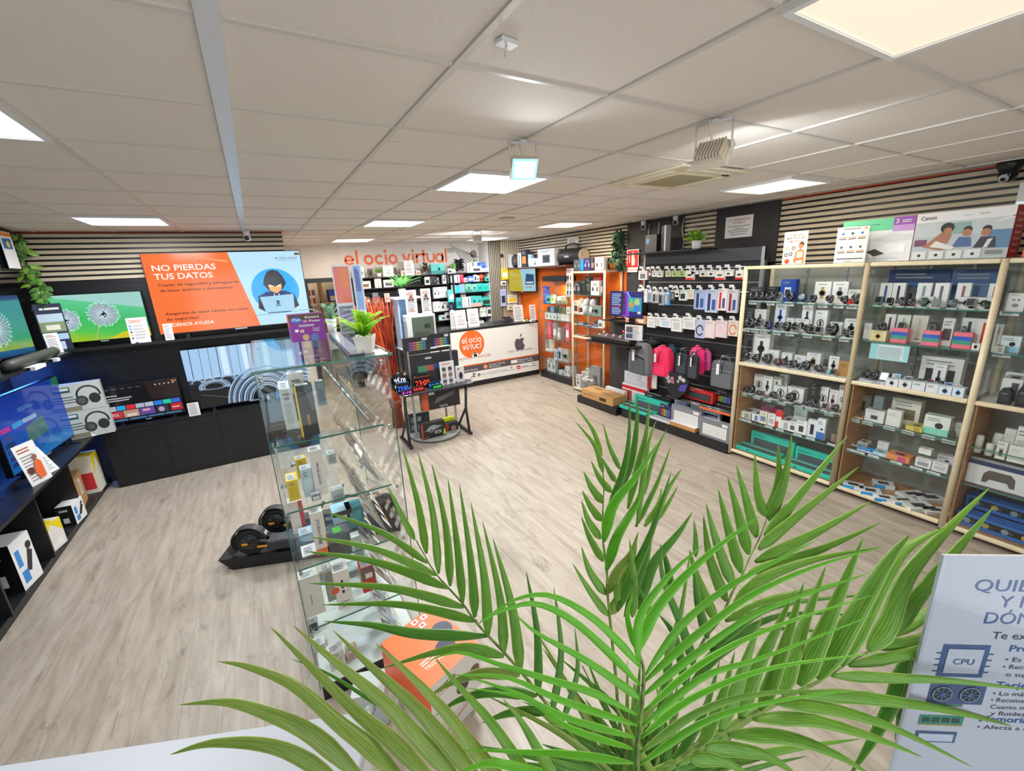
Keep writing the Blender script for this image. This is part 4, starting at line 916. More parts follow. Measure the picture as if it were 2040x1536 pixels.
tags('R',3.836,.43,[1660+x/4.266 for x in (135,225,345,540,708,855)],'the fourth shelf '+SB,.08,.034)
# flat boxes lying on the floor boards of the middle showcase
def flatbox(px,py,w,d,h,rz,c,a,label,z=.068,dark='#3a3c40',name='flat_device_box'):
    p=at('z',z,px,py); m=MB(); m.box(-w/2,w/2,-d/2,d/2,0,h,M(c,.4)); f=Face(m,(-w/2,-d/2,h),(1,0,0),(0,1,0)); f.rect(w*.25,d*.25,w*.5,d*.45,M(dark,.4),1); f.lines(w*.1,d*.8,w*.5,d*.12,1,GR,1)
    Face(m,(-w/2,-d/2,0),(1,0,0),(0,0,1)).rect(0,0,w*.55,h,M(a,.4),1)
    tag(m.build(name,None,(p.x,p.y,z),R(rz)),label,'box','flat boxes at the foot of the showcases')
for (X,Y,w,d,h,rz,c,a,l) in ((165,985,.15,.11,.035,-70,'#dfe3e4','#2f9ae0','white and blue flat box, nearest the left post'),(310,1035,.15,.12,.035,-60,'#dfe3e4','#2f9ae0','white and blue flat box, second from left post'),(420,975,.15,.12,.035,-62,'#dfe3e4','#2f9ae0','white and blue flat box, behind the second one'),(430,1090,.15,.1,.03,-60,'#dfe3e4','#2f9ae0','white and blue flat box, third from left post'),(590,1110,.2,.1,.025,-35,'#e4e4e2','#2f9ae0','white cable box, fanned out in the middle'),(660,1060,.2,.1,.03,-30,'#e0e0de','#c0c2c4','white cable box, upper one of the fan'),(720,1160,.2,.14,.03,-40,'#dddedb','#c0c2c4','large flat white box near the right post'),(820,1090,.2,.13,.03,-40,'#d8d9d5','#c0c2c4','large flat white box behind another near right post'),(860,1200,.16,.1,.03,-45,'#dddedb','#c0c2c4','flat white box touching the right post')):
    flatbox(1660+X/4.266,740+Y/4.266,w,d,h,rz,c,a,l+' of middle showcase')
# edge showcase
shelf_row('R',3.80,1.72,cB('''
1655 1850 462 eb #e8e8e8 #8a9094 .06|white earphone box
'''),'on top shelf '+SC)
shelf_row('R',3.80,1.43,cB('''
1585 1800 930 two #dcebf2 #9fd0ea .1|white and sky blue headphone box
1500 1640 1040 flat #d8d8d0 #a8a49a .04 .1|cream earbud case
1500 1590 800 st #e8e8e8 #d86a3a .2|tall white box with orange strap
'''),'on second shelf '+SC)
shelf_row('R',3.80,1.069,cB('''
1570 1790 1400 flat #dfe0de #4a5058 .08 .16|flat white gadget box
1600 1800 1330 flat #e6e6e4 #c8cac8 .26 .12|flat white box at the back
1560 1700 1500 bag #2a2c2e #3a3c40 .03|folded black case
1750 1900 1480 bag #222426 #3a3c40 .03|wide black case
'''),'on middle board '+SC)
tags('R',3.836,1.72,[2012],'the top shelf '+SC,.09,.03); tags('R',3.836,1.43,[1996],'the second shelf '+SC,.09,.03)
shelf_row('R',3.80,.66,'''
1935 1952 868 can #d8d6ce #c8c6be .06|white round plug
1958 1975 885 can #dcdad2 #c8c6be .05|white round plug
1968 1990 865 can #dcdad2 #c8c6be .12|white round plug
1980 2000 880 dev #e2e0da #b8b6ae .04|small white charger box
1990 2012 855 pl #dcdad6 #c8c6be .14|small white charger box
2012 2040 852 gen #e4e4e2 #c8c6be .1|small white charger box
2004 2040 890 pl #e4e4e2 #c8c6be .04|small white charger box
'''.strip(),'on third shelf '+SC,'small white chargers')
m=MB(); W=.75; m.box(0,W,0,.06,0,.19,M('#dadbdc',.4)); f=Face(m,(0,0,0),(1,0,0),(0,0,1)); f.rect(0,.155,W,.035,M('#2f3f66',.4),1)
for x in (.17,.5):
    f.poly([(x-.085,.03),(x-.06,.03),(x-.045,.06),(x+.045,.06),(x+.06,.03),(x+.085,.03),(x+.08,.1),(x+.055,.13),(x-.055,.13),(x-.08,.1)],M('#5f5a54' if x<.3 else '#6a6650',.4),2)
tag(m.build('controller_box',None,(3.86,-.46,.42),R(-90)),'long white box with two grey game controllers in edge showcase','box')
for i,(x,z,l) in enumerate(((3.84,.068,'lower front'),(3.98,.17,'upper back'))):
    m=MB(); m.box(0,.55,0,.12,0,.1,M('#3a6fb8',.35)); f=Face(m,(0,0,0),(1,0,0),(0,0,1)); f.rect(.02,.03,.5,.05,M('#26282c',.3),1)
    for k in range(5): f.disc(.06+k*.1,.05,.02,M('#a89a58' if k%2 else '#8a94a0',.5),2); f.disc(.09+k*.1,.05,.012,M('#45484c',.5),3)
    tag(m.build('blue_gadget_box',None,(x,-.47,z),R(-90)),f'blue box with gold rimmed window, {l} one of edge showcase','box')
# on top of the showcases
def topbox(label,px0,px1,pyt,x,d,c,painter,z=2.079,name='product_box'):
    y0=solve('y',px0,(x,0,z)); y1=solve('y',px1,(x,0,z)); w=abs(y0-y1); h=solvez(pyt,x,(y0+y1)/2)-z
    m=MB(); m.box(-w/2,w/2,0,d,0,h,M(c,.4)); painter(Face(m,(-w/2,0,0),(1,0,0),(0,0,1)),w,h,m,d); return tag(m.build(name,None,(x,(y0+y1)/2,z),R(-90)),label,'box')
def p_canon(f,w,h,m,d):
    f.rect(0,0,w,h*.8,M('#b9c3c8',.5),1); f.rect(0,h*.5,w,h*.3,M('#c6ced1',.5),2); f.rect(w*.35,h*.52,w*.25,h*.24,M('#8fb0a8',.5),3); f.rect(w*.78,h*.2,w*.22,h*.36,M('#5f86a8',.5),3); f.poly([(w*.8,h*.7),(w,h*.76),(w,h*.82),(w*.88,h*.76)],WHT,3)
    f.rect(w*.02,h*.3,w*.14,h*.14,M('#7a4a60',.5),3)
    sk=M('#b07a58',.5); f.poly([(w*.12,h*.28),(w*.35,h*.18),(w*.42,h*.5),(w*.34,h*.62),(w*.26,h*.5)],M('#a8765a',.5),4); f.disc(w*.36,h*.66,h*.11,M('#2a2420',.5),5); f.disc(w*.37,h*.6,h*.07,sk,6); f.poly([(w*.2,h*.28),(w*.45,h*.2),(w*.47,h*.26),(w*.26,h*.4)],M('#e0dede',.5),6)
    f.poly([(w*.44,h*.25),(w*.64,h*.25),(w*.62,h*.44),(w*.5,h*.46)],M('#4f6a9a',.5),5); f.disc(w*.57,h*.54,h*.075,sk,6); f.disc(w*.575,h*.6,h*.07,M('#2a2420',.5),5)
    f.poly([(w*.66,h*.22),(w*.88,h*.22),(w*.86,h*.42),(w*.72,h*.44)],M('#33343a',.5),5); f.disc(w*.76,h*.52,h*.075,sk,6); f.disc(w*.765,h*.59,h*.07,M('#1f1c1a',.5),5); f.poly([(w*.76,h*.22),(w*.8,h*.22),(w*.84,h*.4),(w*.79,h*.38)],M('#d6d8da'),7)
    for k in range(4): f.rect(w*(.02+.19*k),h*.02,w*.16,h*.17,M('#dfe0dc',.5),7); f.disc(w*(.1+.19*k),h*.1,h*.03,INK,8)
    f.rect(w*.79,h*.08,w*.16,h*.08,M('#8a8a80'),7)
    f.rect(0,h*.8,w,h*.2,M('#e8e9ea',.5),3); f.text('Canon',w*.05,h*.86,h*.08,M('#5a2a30',.5),5,w*.17,b=True); f.text('PIXMA',w*.66,h*.88,h*.035,GR,5,w*.1); f.lines(w*.5,h*.87,w*.1,h*.04,1,LG,5)
    g=Face(m,(w/2,0,0),(0,1,0),(0,0,1)); g.rect(0,0,d,h,M('#d32a35',.45),1)
    for k in range(7): g.rect(d*.2,h*(.1+.12*k),d*.6,h*.05,M('#e8a0a0',.5),2)
topbox('large printer photo box lettered Canon on the middle showcase',1812,2004,418,3.84,.25,'#e8e9ea',p_canon,name='printer_box')
def p_hp(f,w,h,m,d):
    f.rect(0,h*.72,w,h*.28,M('#6fcf9f',.45),1); f.rect(w*.72,h*.68,w*.28,h*.32,M('#9a54b0',.45),2); f.rect(w*.72,h*.68,w*.28,h*.14,M('#c49ad2',.45),3); f.text('3',w*.75,h*.86,h*.1,WHT,4,b=True); f.lines(w*.83,h*.86,w*.14,h*.08,2,WHT,4); f.text('Perfect for home',w*.22,h*.85,h*.04,M('#2a6a4a'),3,w*.32); f.disc(w*.08,h*.8,h*.06,DK,3)
    f.poly([(w*.4,h*.25),(w*.65,h*.15),(w*.95,h*.3),(w*.7,h*.42)],M('#f4f4f4'),2); f.poly([(w*.42,h*.5),(w*.7,h*.66),(w*.98,h*.58),(w*.98,h*.48),(w*.7,h*.44)],M('#d8d9dc'),2); f.poly([(w*.4,h*.24),(w*.52,h*.12),(w*.66,h*.18),(w*.52,h*.3)],M('#4a4038'),3); f.rect(w*.83,h*.2,w*.09,h*.2,M('#f8f8f8'),4); f.lines(w*.1,h*.02,w*.8,h*.08,3,LG,2)
    g=Face(m,(w/2,0,0),(0,1,0),(0,0,1)); g.rect(0,0,d,h,M('#b58f86',.5),1)
topbox('green and white printer box on the showcase tops',1670,1810,436,3.9,.13,'#e9e9ea',p_hp,name='printer_box')
def topcard(label,px0,px1,pyt,x,painter,z=2.079):
    y0=solve('y',px0,(x,0,z)); y1=solve('y',px1,(x,0,z)); w=abs(y0-y1); h=solvez(pyt,x,(y0+y1)/2)-z
    m=MB(); m.box(-w/2,w/2,0,.004,0,h,WHT); m.box(-w/2,w/2,-.02,.05,0,.003,ACRY); painter(Face(m,(-w/2,0,0),(1,0,0),(0,0,1)),w,h); return tag(m.build('info_card',None,(x,(y0+y1)/2,z),R(-90)),label,'sign')
def p_sw(f,w,h):
    C_=M('#c85a3a',.5); f.text('LOS MEJORES',w*.5,h*.86,h*.06,C_,2,w*.72,'C',True); f.text('SMARTWATCHES',w*.5,h*.77,h*.06,INK,2,w*.82,'C',True); f.text('Y SMARTBANDS',w*.5,h*.68,h*.06,C_,2,w*.74,'C',True)
    f.poly([(w*.5,h*.05),(w*.95,h*.02),(w*.92,h*.4),(w*.75,h*.48),(w*.55,h*.38)],M('#d8824e',.5),1); f.poly([(w*.6,0),(w*.88,0),(w*.86,h*.38),(w*.62,h*.38)],M('#b8c0bc',.5),2); f.poly([(w*.48,h*.1),(w*.92,h*.14),(w*.9,h*.22),(w*.5,h*.17)],M('#c87a4e',.5),3); f.disc(w*.76,h*.55,w*.1,M('#c07a50',.5),3); f.disc(w*.78,h*.6,w*.11,M('#3a2a22',.5),2)
    for (a,b,c) in ((.2,.5,'#c8a83a'),(.45,.5,'#5a4a40'),(.15,.3,'#3a3438'),(.35,.32,'#3a3438')): f.ring(w*a,h*b,w*.08,w*.035,M(c,.5),2)
    f.disc(w*.22,h*.1,w*.11,M('#e0542a',.5),2)
topcard('white smartwatch poster with a woman standing on first showcase',1557,1603,461,3.8,p_sw)
def p_grid(f,w,h):
    f.lines(w*.2,h*.93,w*.6,h*.04,1,INK,1); f.rect(w*.85,h*.92,w*.08,h*.05,M('#e0942a'),1)
    for i in range(3):
        for j in range(2): x=w*(.2+.3*i); y=h*(.82-.38*j); f.disc(x,y,w*.045,M(['#2f7fd0','#3a4a5a','#2f7fd0'][i] if j==0 else '#55606a'),1); f.rect(x-w*.12,y-h*.12,w*.24,h*.03,M('#d8a878'),1); f.rect(x-w*.12,y-h*.16,w*.24,h*.022,INK,1)
    f.rect(w*.08,h*.1,w*.84,h*.025,INK,1); f.lines(w*.3,h*.02,w*.4,h*.04,1,GR,1)
topcard('white comparison card with six icons before the green printer box',1660,1722,452,3.8,p_grid)
m=MB(); m.box(0,.2,0,.02,0,.13,M('#e4e2de',.4)); m.box(0,.2,0,.2,-.02,0,ALU); tag(m.build('wall_box',None,(4.42,-.26,2.47),R(-90)),'small white plastic box high on the slats at right edge','box')
m=MB(); m.box(0,.6,0,.25,0,.045,M('#e8562a',.4)); m.box(0,.6,.02,.25,.045,.1,M('#33343a',.4)); tag(m.build('orange_box',None,(3.84,-.47,2.079),R(-90)),'orange and dark flat box on top of edge showcase','box')
# dome camera
t=thing('dome_camera','black dome security camera above the printer box','camera',(4.28,-.22,2.742))
m=MB(); m.lathe([(.075,0),(.075,-.02),(.06,-.05),(.05,-.07)],(0,0,0),M('#1b1c1e',.3),20); m.build('mount',t)
m=MB(); m.ball((-.01,0,-.085),.055,M('#1a1b1e',.15),16); m.build('dome',t)
m=MB(); m.lathe([(.03,0),(.03,.01),(.02,.014)],(-.045,.01,-.11),M('#b8bcc2',.3),14,(-1,.1,-.6)); m.lathe([(.014,.0),(.014,.006)],(-.055,.01,-.117),DK,10,(-1,.1,-.6)); m.build('lens',t)
# ================= slatwall with hanging goods, backpacks, floor boxes =================
PX=4.15
t=thing('slatwall','black slatwall panel with chrome rails behind the hanging goods','slatwall',(PX,1.42,0))
L5=1.66
m=MB(); m.box(.0,.04,0,L5,.12,2.27,M('#232427',.55)); m.build('panel',t)
m=MB(); m.box(-.03,.0,0,L5,2.13,2.27,M('#3a4048',.4)); m.build('header_board',t)
for y in (.0,L5-.01):
    m=MB(); m.box(-.035,-.005,y,y+.035,.1,2.27,ALU); m.build('upright',t)
for k in range(13):
    z=.3+k*.145; m=MB(); m.box(-.004,.0,.04,L5-.03,z-.004,z+.006,ALU); m.build('rail',t)
m=MB(); m.box(-.32,.04,.62,L5+.22,2.272,2.29,BLK); m.build('top_shelf',t)
m=MB(); m.box(-.43,.04,-.02,L5,0,.115,BLK); m.build('plinth',t)
for z in (2.065,1.79,1.37): 
    m=MB(); m.tube([(-.03,.04,z),(-.03,L5-.02,z)],.008,CHR,8); m.build('hanging_bar',t)
hooks=t
def hang(spec,where,dx=.2,grp='hanging packets on the slatwall'):
    L=[]
    for ln in spec.strip().split('\n'):
        q,d=ln.split('|'); q=q.split(); L.append([float(v) for v in q[:4]]+q[4:7]+[d.strip()])
    L.sort(key=lambda r:r[0]+r[1]); tot={}; seen={}
    for r in L: tot[r[7]]=tot.get(r[7],0)+1
    for (a,b,c,d,kind,col,ac,desc) in L:
        x0=1180+a/5.485; x1=1180+b/5.485; yt=400+c/5.485; yb=400+d/5.485; x=PX-dx
        zt=1.8; ym=0
        for _ in range(3): ym=solve('y',(x0+x1)/2,(x,0,zt)); zt=solvez(yt,x,ym)
        zb=solvez(yb,x,ym); w=abs(solve('y',x0,(x,0,zt))-solve('y',x1,(x,0,zt))); h=zt-zb
        seen[desc]=seen.get(desc,0)+1; lb=desc if tot[desc]==1 else f'{desc}, {NTH[seen[desc]-1]} from left'
        t=thing('hanging_packet',f'{lb} {where}','packet',(x,ym,zb),R(-90),grp)
        m=MB(); H=h-.02
        if kind=='bag': m.prism([(-w/2,0),(w/2,.0),(w*.48,H*.85),(w*.3,H),(-w*.3,H),(-w*.48,H*.85)],(0,.02,0),M(col,.3)); f=Face(m,(-w/2,0,0),(1,0,0),(0,0,1))
        else: m.box(-w/2,w/2,0,.035,0,H,M(col,.35),.002); f=Face(m,(-w/2,0,0),(1,0,0),(0,0,1))
        A=M(ac,.4); s=min(w,H)
        if kind=='cab': f.ring(w*.5,H*.42,s*.38,s*.1,A,1,0,330,sy=1.3); f.rect(w*.2,H*.82,w*.6,H*.1,LG,1)
        elif kind=='bag': f.rect(w*.15,H*.1,w*.3,H*.6,A,1); f.rect(w*.5,H*.15,w*.3,H*.5,M('#8a8d92',.4),1); f.rect(w*.1,H*.78,w*.8,H*.12,WHT,1)
        elif kind=='brush': f.rect(w*.2,H*.08,w*.22,H*.75,A,1); f.rect(w*.55,H*.12,w*.28,H*.45,M('#3a5a9a',.4),1); f.lines(w*.1,H*.87,w*.7,H*.08,2,GR,1)
        elif kind=='mou': f.disc(w*.5,H*.38,s*.3,A,1,.55); f.rect(w*.1,H*.72,w*.8,H*.2,LG,1)
        elif kind=='red': f.rect(0,0,w,H*.22,RD,1); f.rect(w*.25,H*.4,w*.5,H*.2,A,2)
        elif kind=='ear': f.ring(w*.5,H*.55,s*.3,s*.1,A,1); f.disc(w*.6,H*.35,s*.14,A,2)
        else: f.rect(w*.2,H*.15,w*.6,H*.5,A,1); f.lines(w*.1,H*.75,w*.7,H*.15,2,GR,1)
        m.build('packet_body',t)
        m=MB(); m.box(-w*.12,w*.12,.005,.01,H,h+.012,M('#dfe1e4',.3)); m.build('hang_tab',t)
        m=MB(); m.box(-.028,.028,-.035,-.033,h+.005,h+.034,M('#f4f5f8',.4)); Face(m,(-.028,-.035,h+.005),(1,0,0),(0,0,1)).lines(.004,.004,.045,.02,2,GR,1); m.build('price_label',t)
        hk=MB(); p=Vector((x-PX,ym-1.42,zb+h+.008)); hk.tube([(-.03,p.y,p.z-.0),(p.x-.035,p.y,p.z)],.003,CHR,6); hk.build('hook',hooks)
hang('''
505 600 745 865 box #dcdcdc #6a6f78|white charger packet
612 645 750 825 box #8a3a4a #dcdcdc|narrow red packet
652 700 745 830 ear #e4e6e0 #3a3c3a|white earphone packet
706 765 745 835 ear #e4e6e0 #26282a|white earphone packet
800 858 745 830 ear #c9d4b0 #3a3c3a|green and white earphone packet
868 928 745 830 ear #b8cc90 #26282a|green and white earphone packet
932 1022 745 830 ear #a9c47a #26282a|green and white earphone packet
1022 1110 740 865 red #e2e2e0 #3a3c3e|white mouse box with red foot
1082 1158 740 805 mou #dfe0e0 #26282a|white mouse packet
1172 1250 735 830 mou #dcd2cc #3a2422|white mouse packet
1256 1342 735 830 mou #dfe0e0 #26282a|white mouse packet
1346 1448 740 865 red #e2e2e0 #55585c|white mouse box with red foot
1442 1540 730 825 mou #e2e2e0 #4a4d52|white mouse packet
1568 1652 735 858 red #e2e2e0 #3a3c3e|white mouse box with red foot
''','on the top bar',.2)
hang('''
497 600 945 1110 cab #e6e8ea #c9ccd0|white cable bag with blue corner
606 655 950 1105 bag #a9b4cc #6a7a9a|pale blue cable bag
652 740 965 1115 bag #b8babf #3a3c42|grey cable bag
730 800 970 1140 bag #a4a6ab #2a2c30|grey cable bag
795 850 970 1140 bag #3f9be0 #c9ccd0|bright blue cable bag
850 905 950 1090 bag #3a3c40 #6a6d72|dark cable bag
895 960 955 1050 mou #e6e6e4 #26282a|small white packet with black adapter
950 1035 955 1090 box #d2e4de #26282a|mint and white packet
1036 1112 950 1075 box #dedbce #c8c0a8|beige cable packet
1118 1245 955 1188 brush #9fb4e0 #23345a|lilac blister with navy pen
1243 1380 950 1222 brush #b9c4dc #1f2f6a|tall blister with navy brush
1376 1480 940 1200 brush #e8dede #c8282c|tall red and white blister
1482 1600 950 1225 brush #cfcbd6 #8a2a34|tall blister with red charger
''','on the second bar',.2)
hang('''
468 590 1240 1345 box #c98a5a #e8d8c8|orange and brown cable packet
600 688 1250 1385 box #e4e6e4 #cdd2d0|white cable packet
694 745 1255 1370 box #dfe3e2 #c4cccc|white cable packet
742 862 1260 1385 box #e2e6ea #b8cfe0|white cable packet
866 982 1260 1430 box #e4e6e6 #c4cac8|white cable packet
988 1135 1255 1405 box #e2e4e2 #c9cdcc|white cable packet
1128 1235 1280 1500 cab #b4bedc #2a2c34|lilac blister with black cable ring
1236 1345 1290 1500 cab #e8d4d4 #d8dadc|white and red cable blister
1350 1480 1290 1495 cab #e4c8d0 #dcdee0|white and pink cable blister
1490 1600 1290 1480 cab #dfd6cc #e8742a|white blister with orange cable
''','on the third bar',.2)
# ---- backpacks
def mk_pack(label,px0,px1,pyt,pyb,x,c,c2,style='pack',name='backpack',d=.14):
    ym=0; zt=1.1
    for _ in range(3): ym=solve('y',(px0+px1)/2,(x,0,zt)); zt=solvez(pyt,x,ym)
    zb=solvez(pyb,x,ym); w=abs(solve('y',px0,(x,0,(zt+zb)/2))-solve('y',px1,(x,0,(zt+zb)/2))); h=zt-zb
    t=thing(name,label,'bag',(x,ym,zb),R(-90)); A=M(c,.75); B=M(c2,.75)
    m=MB(); n=[];prof=[(0,.9),(.08,1),(.5,1),(.8,.93),(.93,.75),(1,.4)]
    pts=[(-w/2*k,h*z) for z,k in prof]+[(w/2*k,h*z) for z,k in prof[::-1]]
    if style=='case': pts=[(-w*.48,0),(w*.48,0),(w/2,h*.05),(w/2,h*.82),(w*.42,h*.88),(-w*.42,h*.88),(-w/2,h*.82),(-w/2,h*.05)]
    n=len(pts); cx,cz=0,h*.48; vs=[];fs=[]
    for (y,k) in ((0,.84),(d*.12,.96),(d*.35,1),(d*.8,1),(d,.92)):
        for (a,b) in pts: vs.append((a*k,y,cz+(b-cz)*k))
    for r in range(4):
        for i in range(n): j=(i+1)%n; fs.append((r*n+i,r*n+j,(r+1)*n+j,(r+1)*n+i))
    fs.append(tuple(range(n))[::-1]); fs.append(tuple(range(4*n,5*n))); m.add(vs,fs,A); o=m.build('bag_body',t); s=o.modifiers.new('s','SUBSURF'); s.levels=1; s.render_levels=2
    m=MB()
    if style=='pack':
        m.box(-w*.36,w*.36,-d*.14,d*.12,h*.06,h*.42,B,.012); f=Face(m,(-w*.36,-d*.14,h*.06),(1,0,0),(0,0,1)); f.line(.02,h*.33,w*.7,h*.33,.004,DK,1)
    elif style=='diag':
        m.prism([(-w*.36,h*.08),(w*.36,h*.08),(w*.36,h*.48),(-w*.3,h*.6)],(0,d*.1,0),B,(0,-d*.04,0)); m.prism([(-w*.3,h*.62),(w*.36,h*.5),(w*.3,h*.56),(-w*.26,h*.66)],(0,.01,0),DK,(0,-d*.02,0))
    else:
        m.box(-w*.42,w*.42,-d*.08,d*.1,h*.04,h*.62,B,.01); Face(m,(-w*.42,-d*.08,h*.04),(1,0,0),(0,0,1)).line(.01,h*.5,w*.8,h*.5,.005,DK,1)
    m.build('front_pocket',t)
    m=MB(); m.tube([(-w*.12,d*.5,h*.97),(-w*.1,d*.5,h*1.03),(0,d*.5,h*1.05),(w*.1,d*.5,h*1.03),(w*.12,d*.5,h*.97)] if style!='case' else [(-w*.2,d*.5,h*.86),(-w*.16,d*.5,h*.97),(0,d*.5,h*.99),(w*.16,d*.5,h*.97),(w*.2,d*.5,h*.86)],.009,B,8); m.build('handle',t)
    m=MB(); m.box(-w*.2,-w*.08,-d*.16,-d*.16+.002,h*.45 if style!='pack' else h*.5,h*.78,M('#e6e6e6',.5)); m.tube([(-w*.14,-d*.16,h*.78),(-w*.1,0,h*.9)],.002,WHT,5); m.build('paper_tag',t)
    m=MB(); m.tube([(w*.02,-.012,h*.5),(w*.02,-.008,h*.8),(w*.1,0,h*.9)],.004,DK,5); m.build('zip',t)
    hk=MB(); z=zb+h*1.04-0; hk.tube([(-.02,ym-1.42,z),(x-PX-.02,ym-1.42,z)],.004,CHR,6); hk.build('hook',hooks)
    return t
U=lambda X:1140+X/5.12
V_=lambda Y:620+Y/5.12
mk_pack('grey backpack with darker front hanging first from left',U(562),U(770),V_(322),V_(655),3.64,'#6f7277','#565960','diag')
mk_pack('black backpack hanging behind the grey one',U(740),U(865),V_(290),V_(620),3.97,'#26272b','#2e2f34')
mk_pack('bright pink backpack with white tag',U(790),U(985),V_(370),V_(672),3.76,'#f0285c','#f53468','pack')
mk_pack('orange edged backpack just behind the pink one',U(900),U(1003),V_(392),V_(640),3.9,'#f0503a','#e8452e','pack',d=.05)
mk_pack('dark teal backpack behind the pink one',U(945),U(1050),V_(360),V_(612),3.99,'#1f4a5c','#2a6a7a','pack',d=.08)
mk_pack('neon pink flat bag between laptop sleeves and grey briefcase',U(1190),U(1350),V_(365),V_(640),3.95,'#f02a78','#e02a70','pack',d=.04)
mk_pack('lilac pink flat bag behind the neon pink one',U(1320),U(1412),V_(398),V_(610),4.02,'#d85aa0','#c94e94','pack',d=.04)
mk_pack('dark laptop sleeve with white patch, beside the pink backpack',U(1055),U(1180),V_(392),V_(690),3.82,'#2b2d36','#3a3c48','case','laptop_sleeve',.04)
mk_pack('dark laptop sleeve nearest the neon pink bag',U(1180),U(1290),V_(415),V_(690),3.8,'#24262c','#3c3f4a','case','laptop_sleeve',.04)
mk_pack('grey briefcase hanging beside the first showcase',U(1412),U(1660),V_(470),V_(795),3.8,'#55585d','#63666b','case','briefcase',.1)
m=MB(); m.prism([(-.2,.12),(-.1,-.03),(.02,-.1),(.16,.02),(.2,.16),(.1,.24),(-.16,.24)],(0,.05,0),M('#1c1c22',.8)); f=Face(m,(0,0,0),(1,0,0),(0,0,1),.002)
for (a,b,r_,c) in ((-.13,.17,.035,'#c9c4cc'),(-.1,.12,.03,'#b8b4bc'),(-.05,.16,.025,'#d88a90'),(-.04,.12,.025,'#c87a84'),(.07,.19,.03,'#c9c4cc'),(.12,.17,.025,'#e6e0e4'),(.04,.14,.02,'#b8b0c0'),(-.12,.22,.02,'#a8303a')): [f.disc(a+r_*.6*math.cos(k*1.26),b+r_*.6*math.sin(k*1.26),r_*.5,M(c,.8),1,n=8) for k in range(5)]
f.poly([(.04,.02),(.15,.03),(.18,.13),(.08,.1)],M('#4a3f9a',.8),1)
tag(m.build('patterned_pouch',None,(3.78,2.2,.56),R(-90)),'dark patterned pouch with pale flowers under the laptop sleeves','bag')
m=MB(); m.box(-.04,.04,0,.015,-.2,0,M('#cfccc6',.6)); m.box(-.005,.005,0,.01,0,.06,DK); tag(m.build('paper_leaflet',None,(3.8,2.56,.72),R(-90)),'pale grey leaflet hanging below the pink backpack','leaflet')
# ---- boxes on the plinth
def lowbox(label,px0,px1,pyt,pyb,x,d,c,kind,ac,z=.117,name='keyboard_box',lean=0):
    zb=z
    if z is None: ym0=solve('y',U((px0+px1)/2),(x,0,.3)); zb=solvez(V_(pyb),x,ym0)
    y0=solve('y',U(px0),(x,0,zb)); y1=solve('y',U(px1),(x,0,zb)); ym=(y0+y1)/2; w=abs(y0-y1); h=max(.02,solvez(V_(pyt),x,ym)-zb)
    m=boxprod(w,h,d,c,kind,ac); o=m.build(name,None,(x,ym,zb),R(-90)); tag(o,label,'box','boxed keyboards and accessories'); return o
G5='boxed keyboards and accessories'
lowbox('dark keyboard box with coloured keys at the far right of the slatwall',1440,1630,835,950,4.0,.05,'#26282c','kbd','rgb',.475)
m=MB(); m.box(-.2,.2,0,.2,0,.02,M('#e8692e',.4)); tag(m.build('orange_box',None,(3.79,1.64,.43),R(-90)),'flat orange box edge under the dark keyboard box','box')
t=thing('wire_shelf','chrome wire shelf holding red keyboard box','shelf',(3.8,1.43,.468))
m=MB(); m.box(0,.33,0,.92,-.018,-.01,M('#2a2b2e',.5)); m.build('tray',t)
for k in range(5): m=MB(); m.tube([(.0,0,.0+.02*k-.01),(0,.92,.0+.02*k-.01)] if k<2 else [(.02+.08*k,0,0),(.02+.08*k,.92,0)],.004,CHR,6); m.build('wire',t)
lowbox('red keyboard box standing on the wire shelf',1145,1430,806,885,3.9,.06,'#d0242c','kbd','#5a5c60',.475)
lowbox('grey keyboard box with white keyboard picture at the plinth corner',1297,1595,1118,1330,3.74,.05,'#7c7e84','kbw','#ffffff')
lowbox('grey keyboard box with white keyboard picture, left of the corner one',1005,1305,985,1180,3.82,.05,'#85878d','kbw','#ffffff')
lowbox('white and blue keyboard box behind the grey ones',1195,1492,975,1110,3.94,.04,'#cfdaf0','kbd','#9ab4d8')
lowbox('navy keyboard box with colourful keys',890,1010,960,1060,3.86,.04,'#23305a','kbd','rgb')
lowbox('small blue window box behind the grey keyboard boxes',1035,1155,912,1000,3.93,.06,'#a9bce0','gen','#dfe6f4',name='product_box')
lowbox('black box with white lines at the back of the plinth',735,1000,860,950,4.0,.05,'#26272b','kbd','#c8c8cc')
m=MB(); m.box(-.19,.19,0,.08,0,.05,M('#c48a52',.5)); m.box(-.19,.19,.0,.08,.05,.056,WHT); tag(m.build('wooden_tray',None,(3.735,2.03,.117),R(-90)),'flat orange wooden tray before the grey keyboard box','tray')
m=MB(); m.box(-.2,.2,0,.1,0,.03,M('#d8d8da',.4)); f=Face(m,(-.2,0,.03),(1,0,0),(0,1,0)); f.rect(.03,.02,.34,.06,M('#a9abb0'),1); tag(m.build('keyboard_box',None,(3.735,2.42,.117),R(-90)),'flat white keyboard box lying on the plinth front','box',G5)
teal_kb(2.42,3.02,3.92,.117,.2,'teal keyboard box standing at the plinth end')
teal_kb(2.55,3.14,3.735,.117,.05,'flat teal keyboard box lying at the plinth end',True)
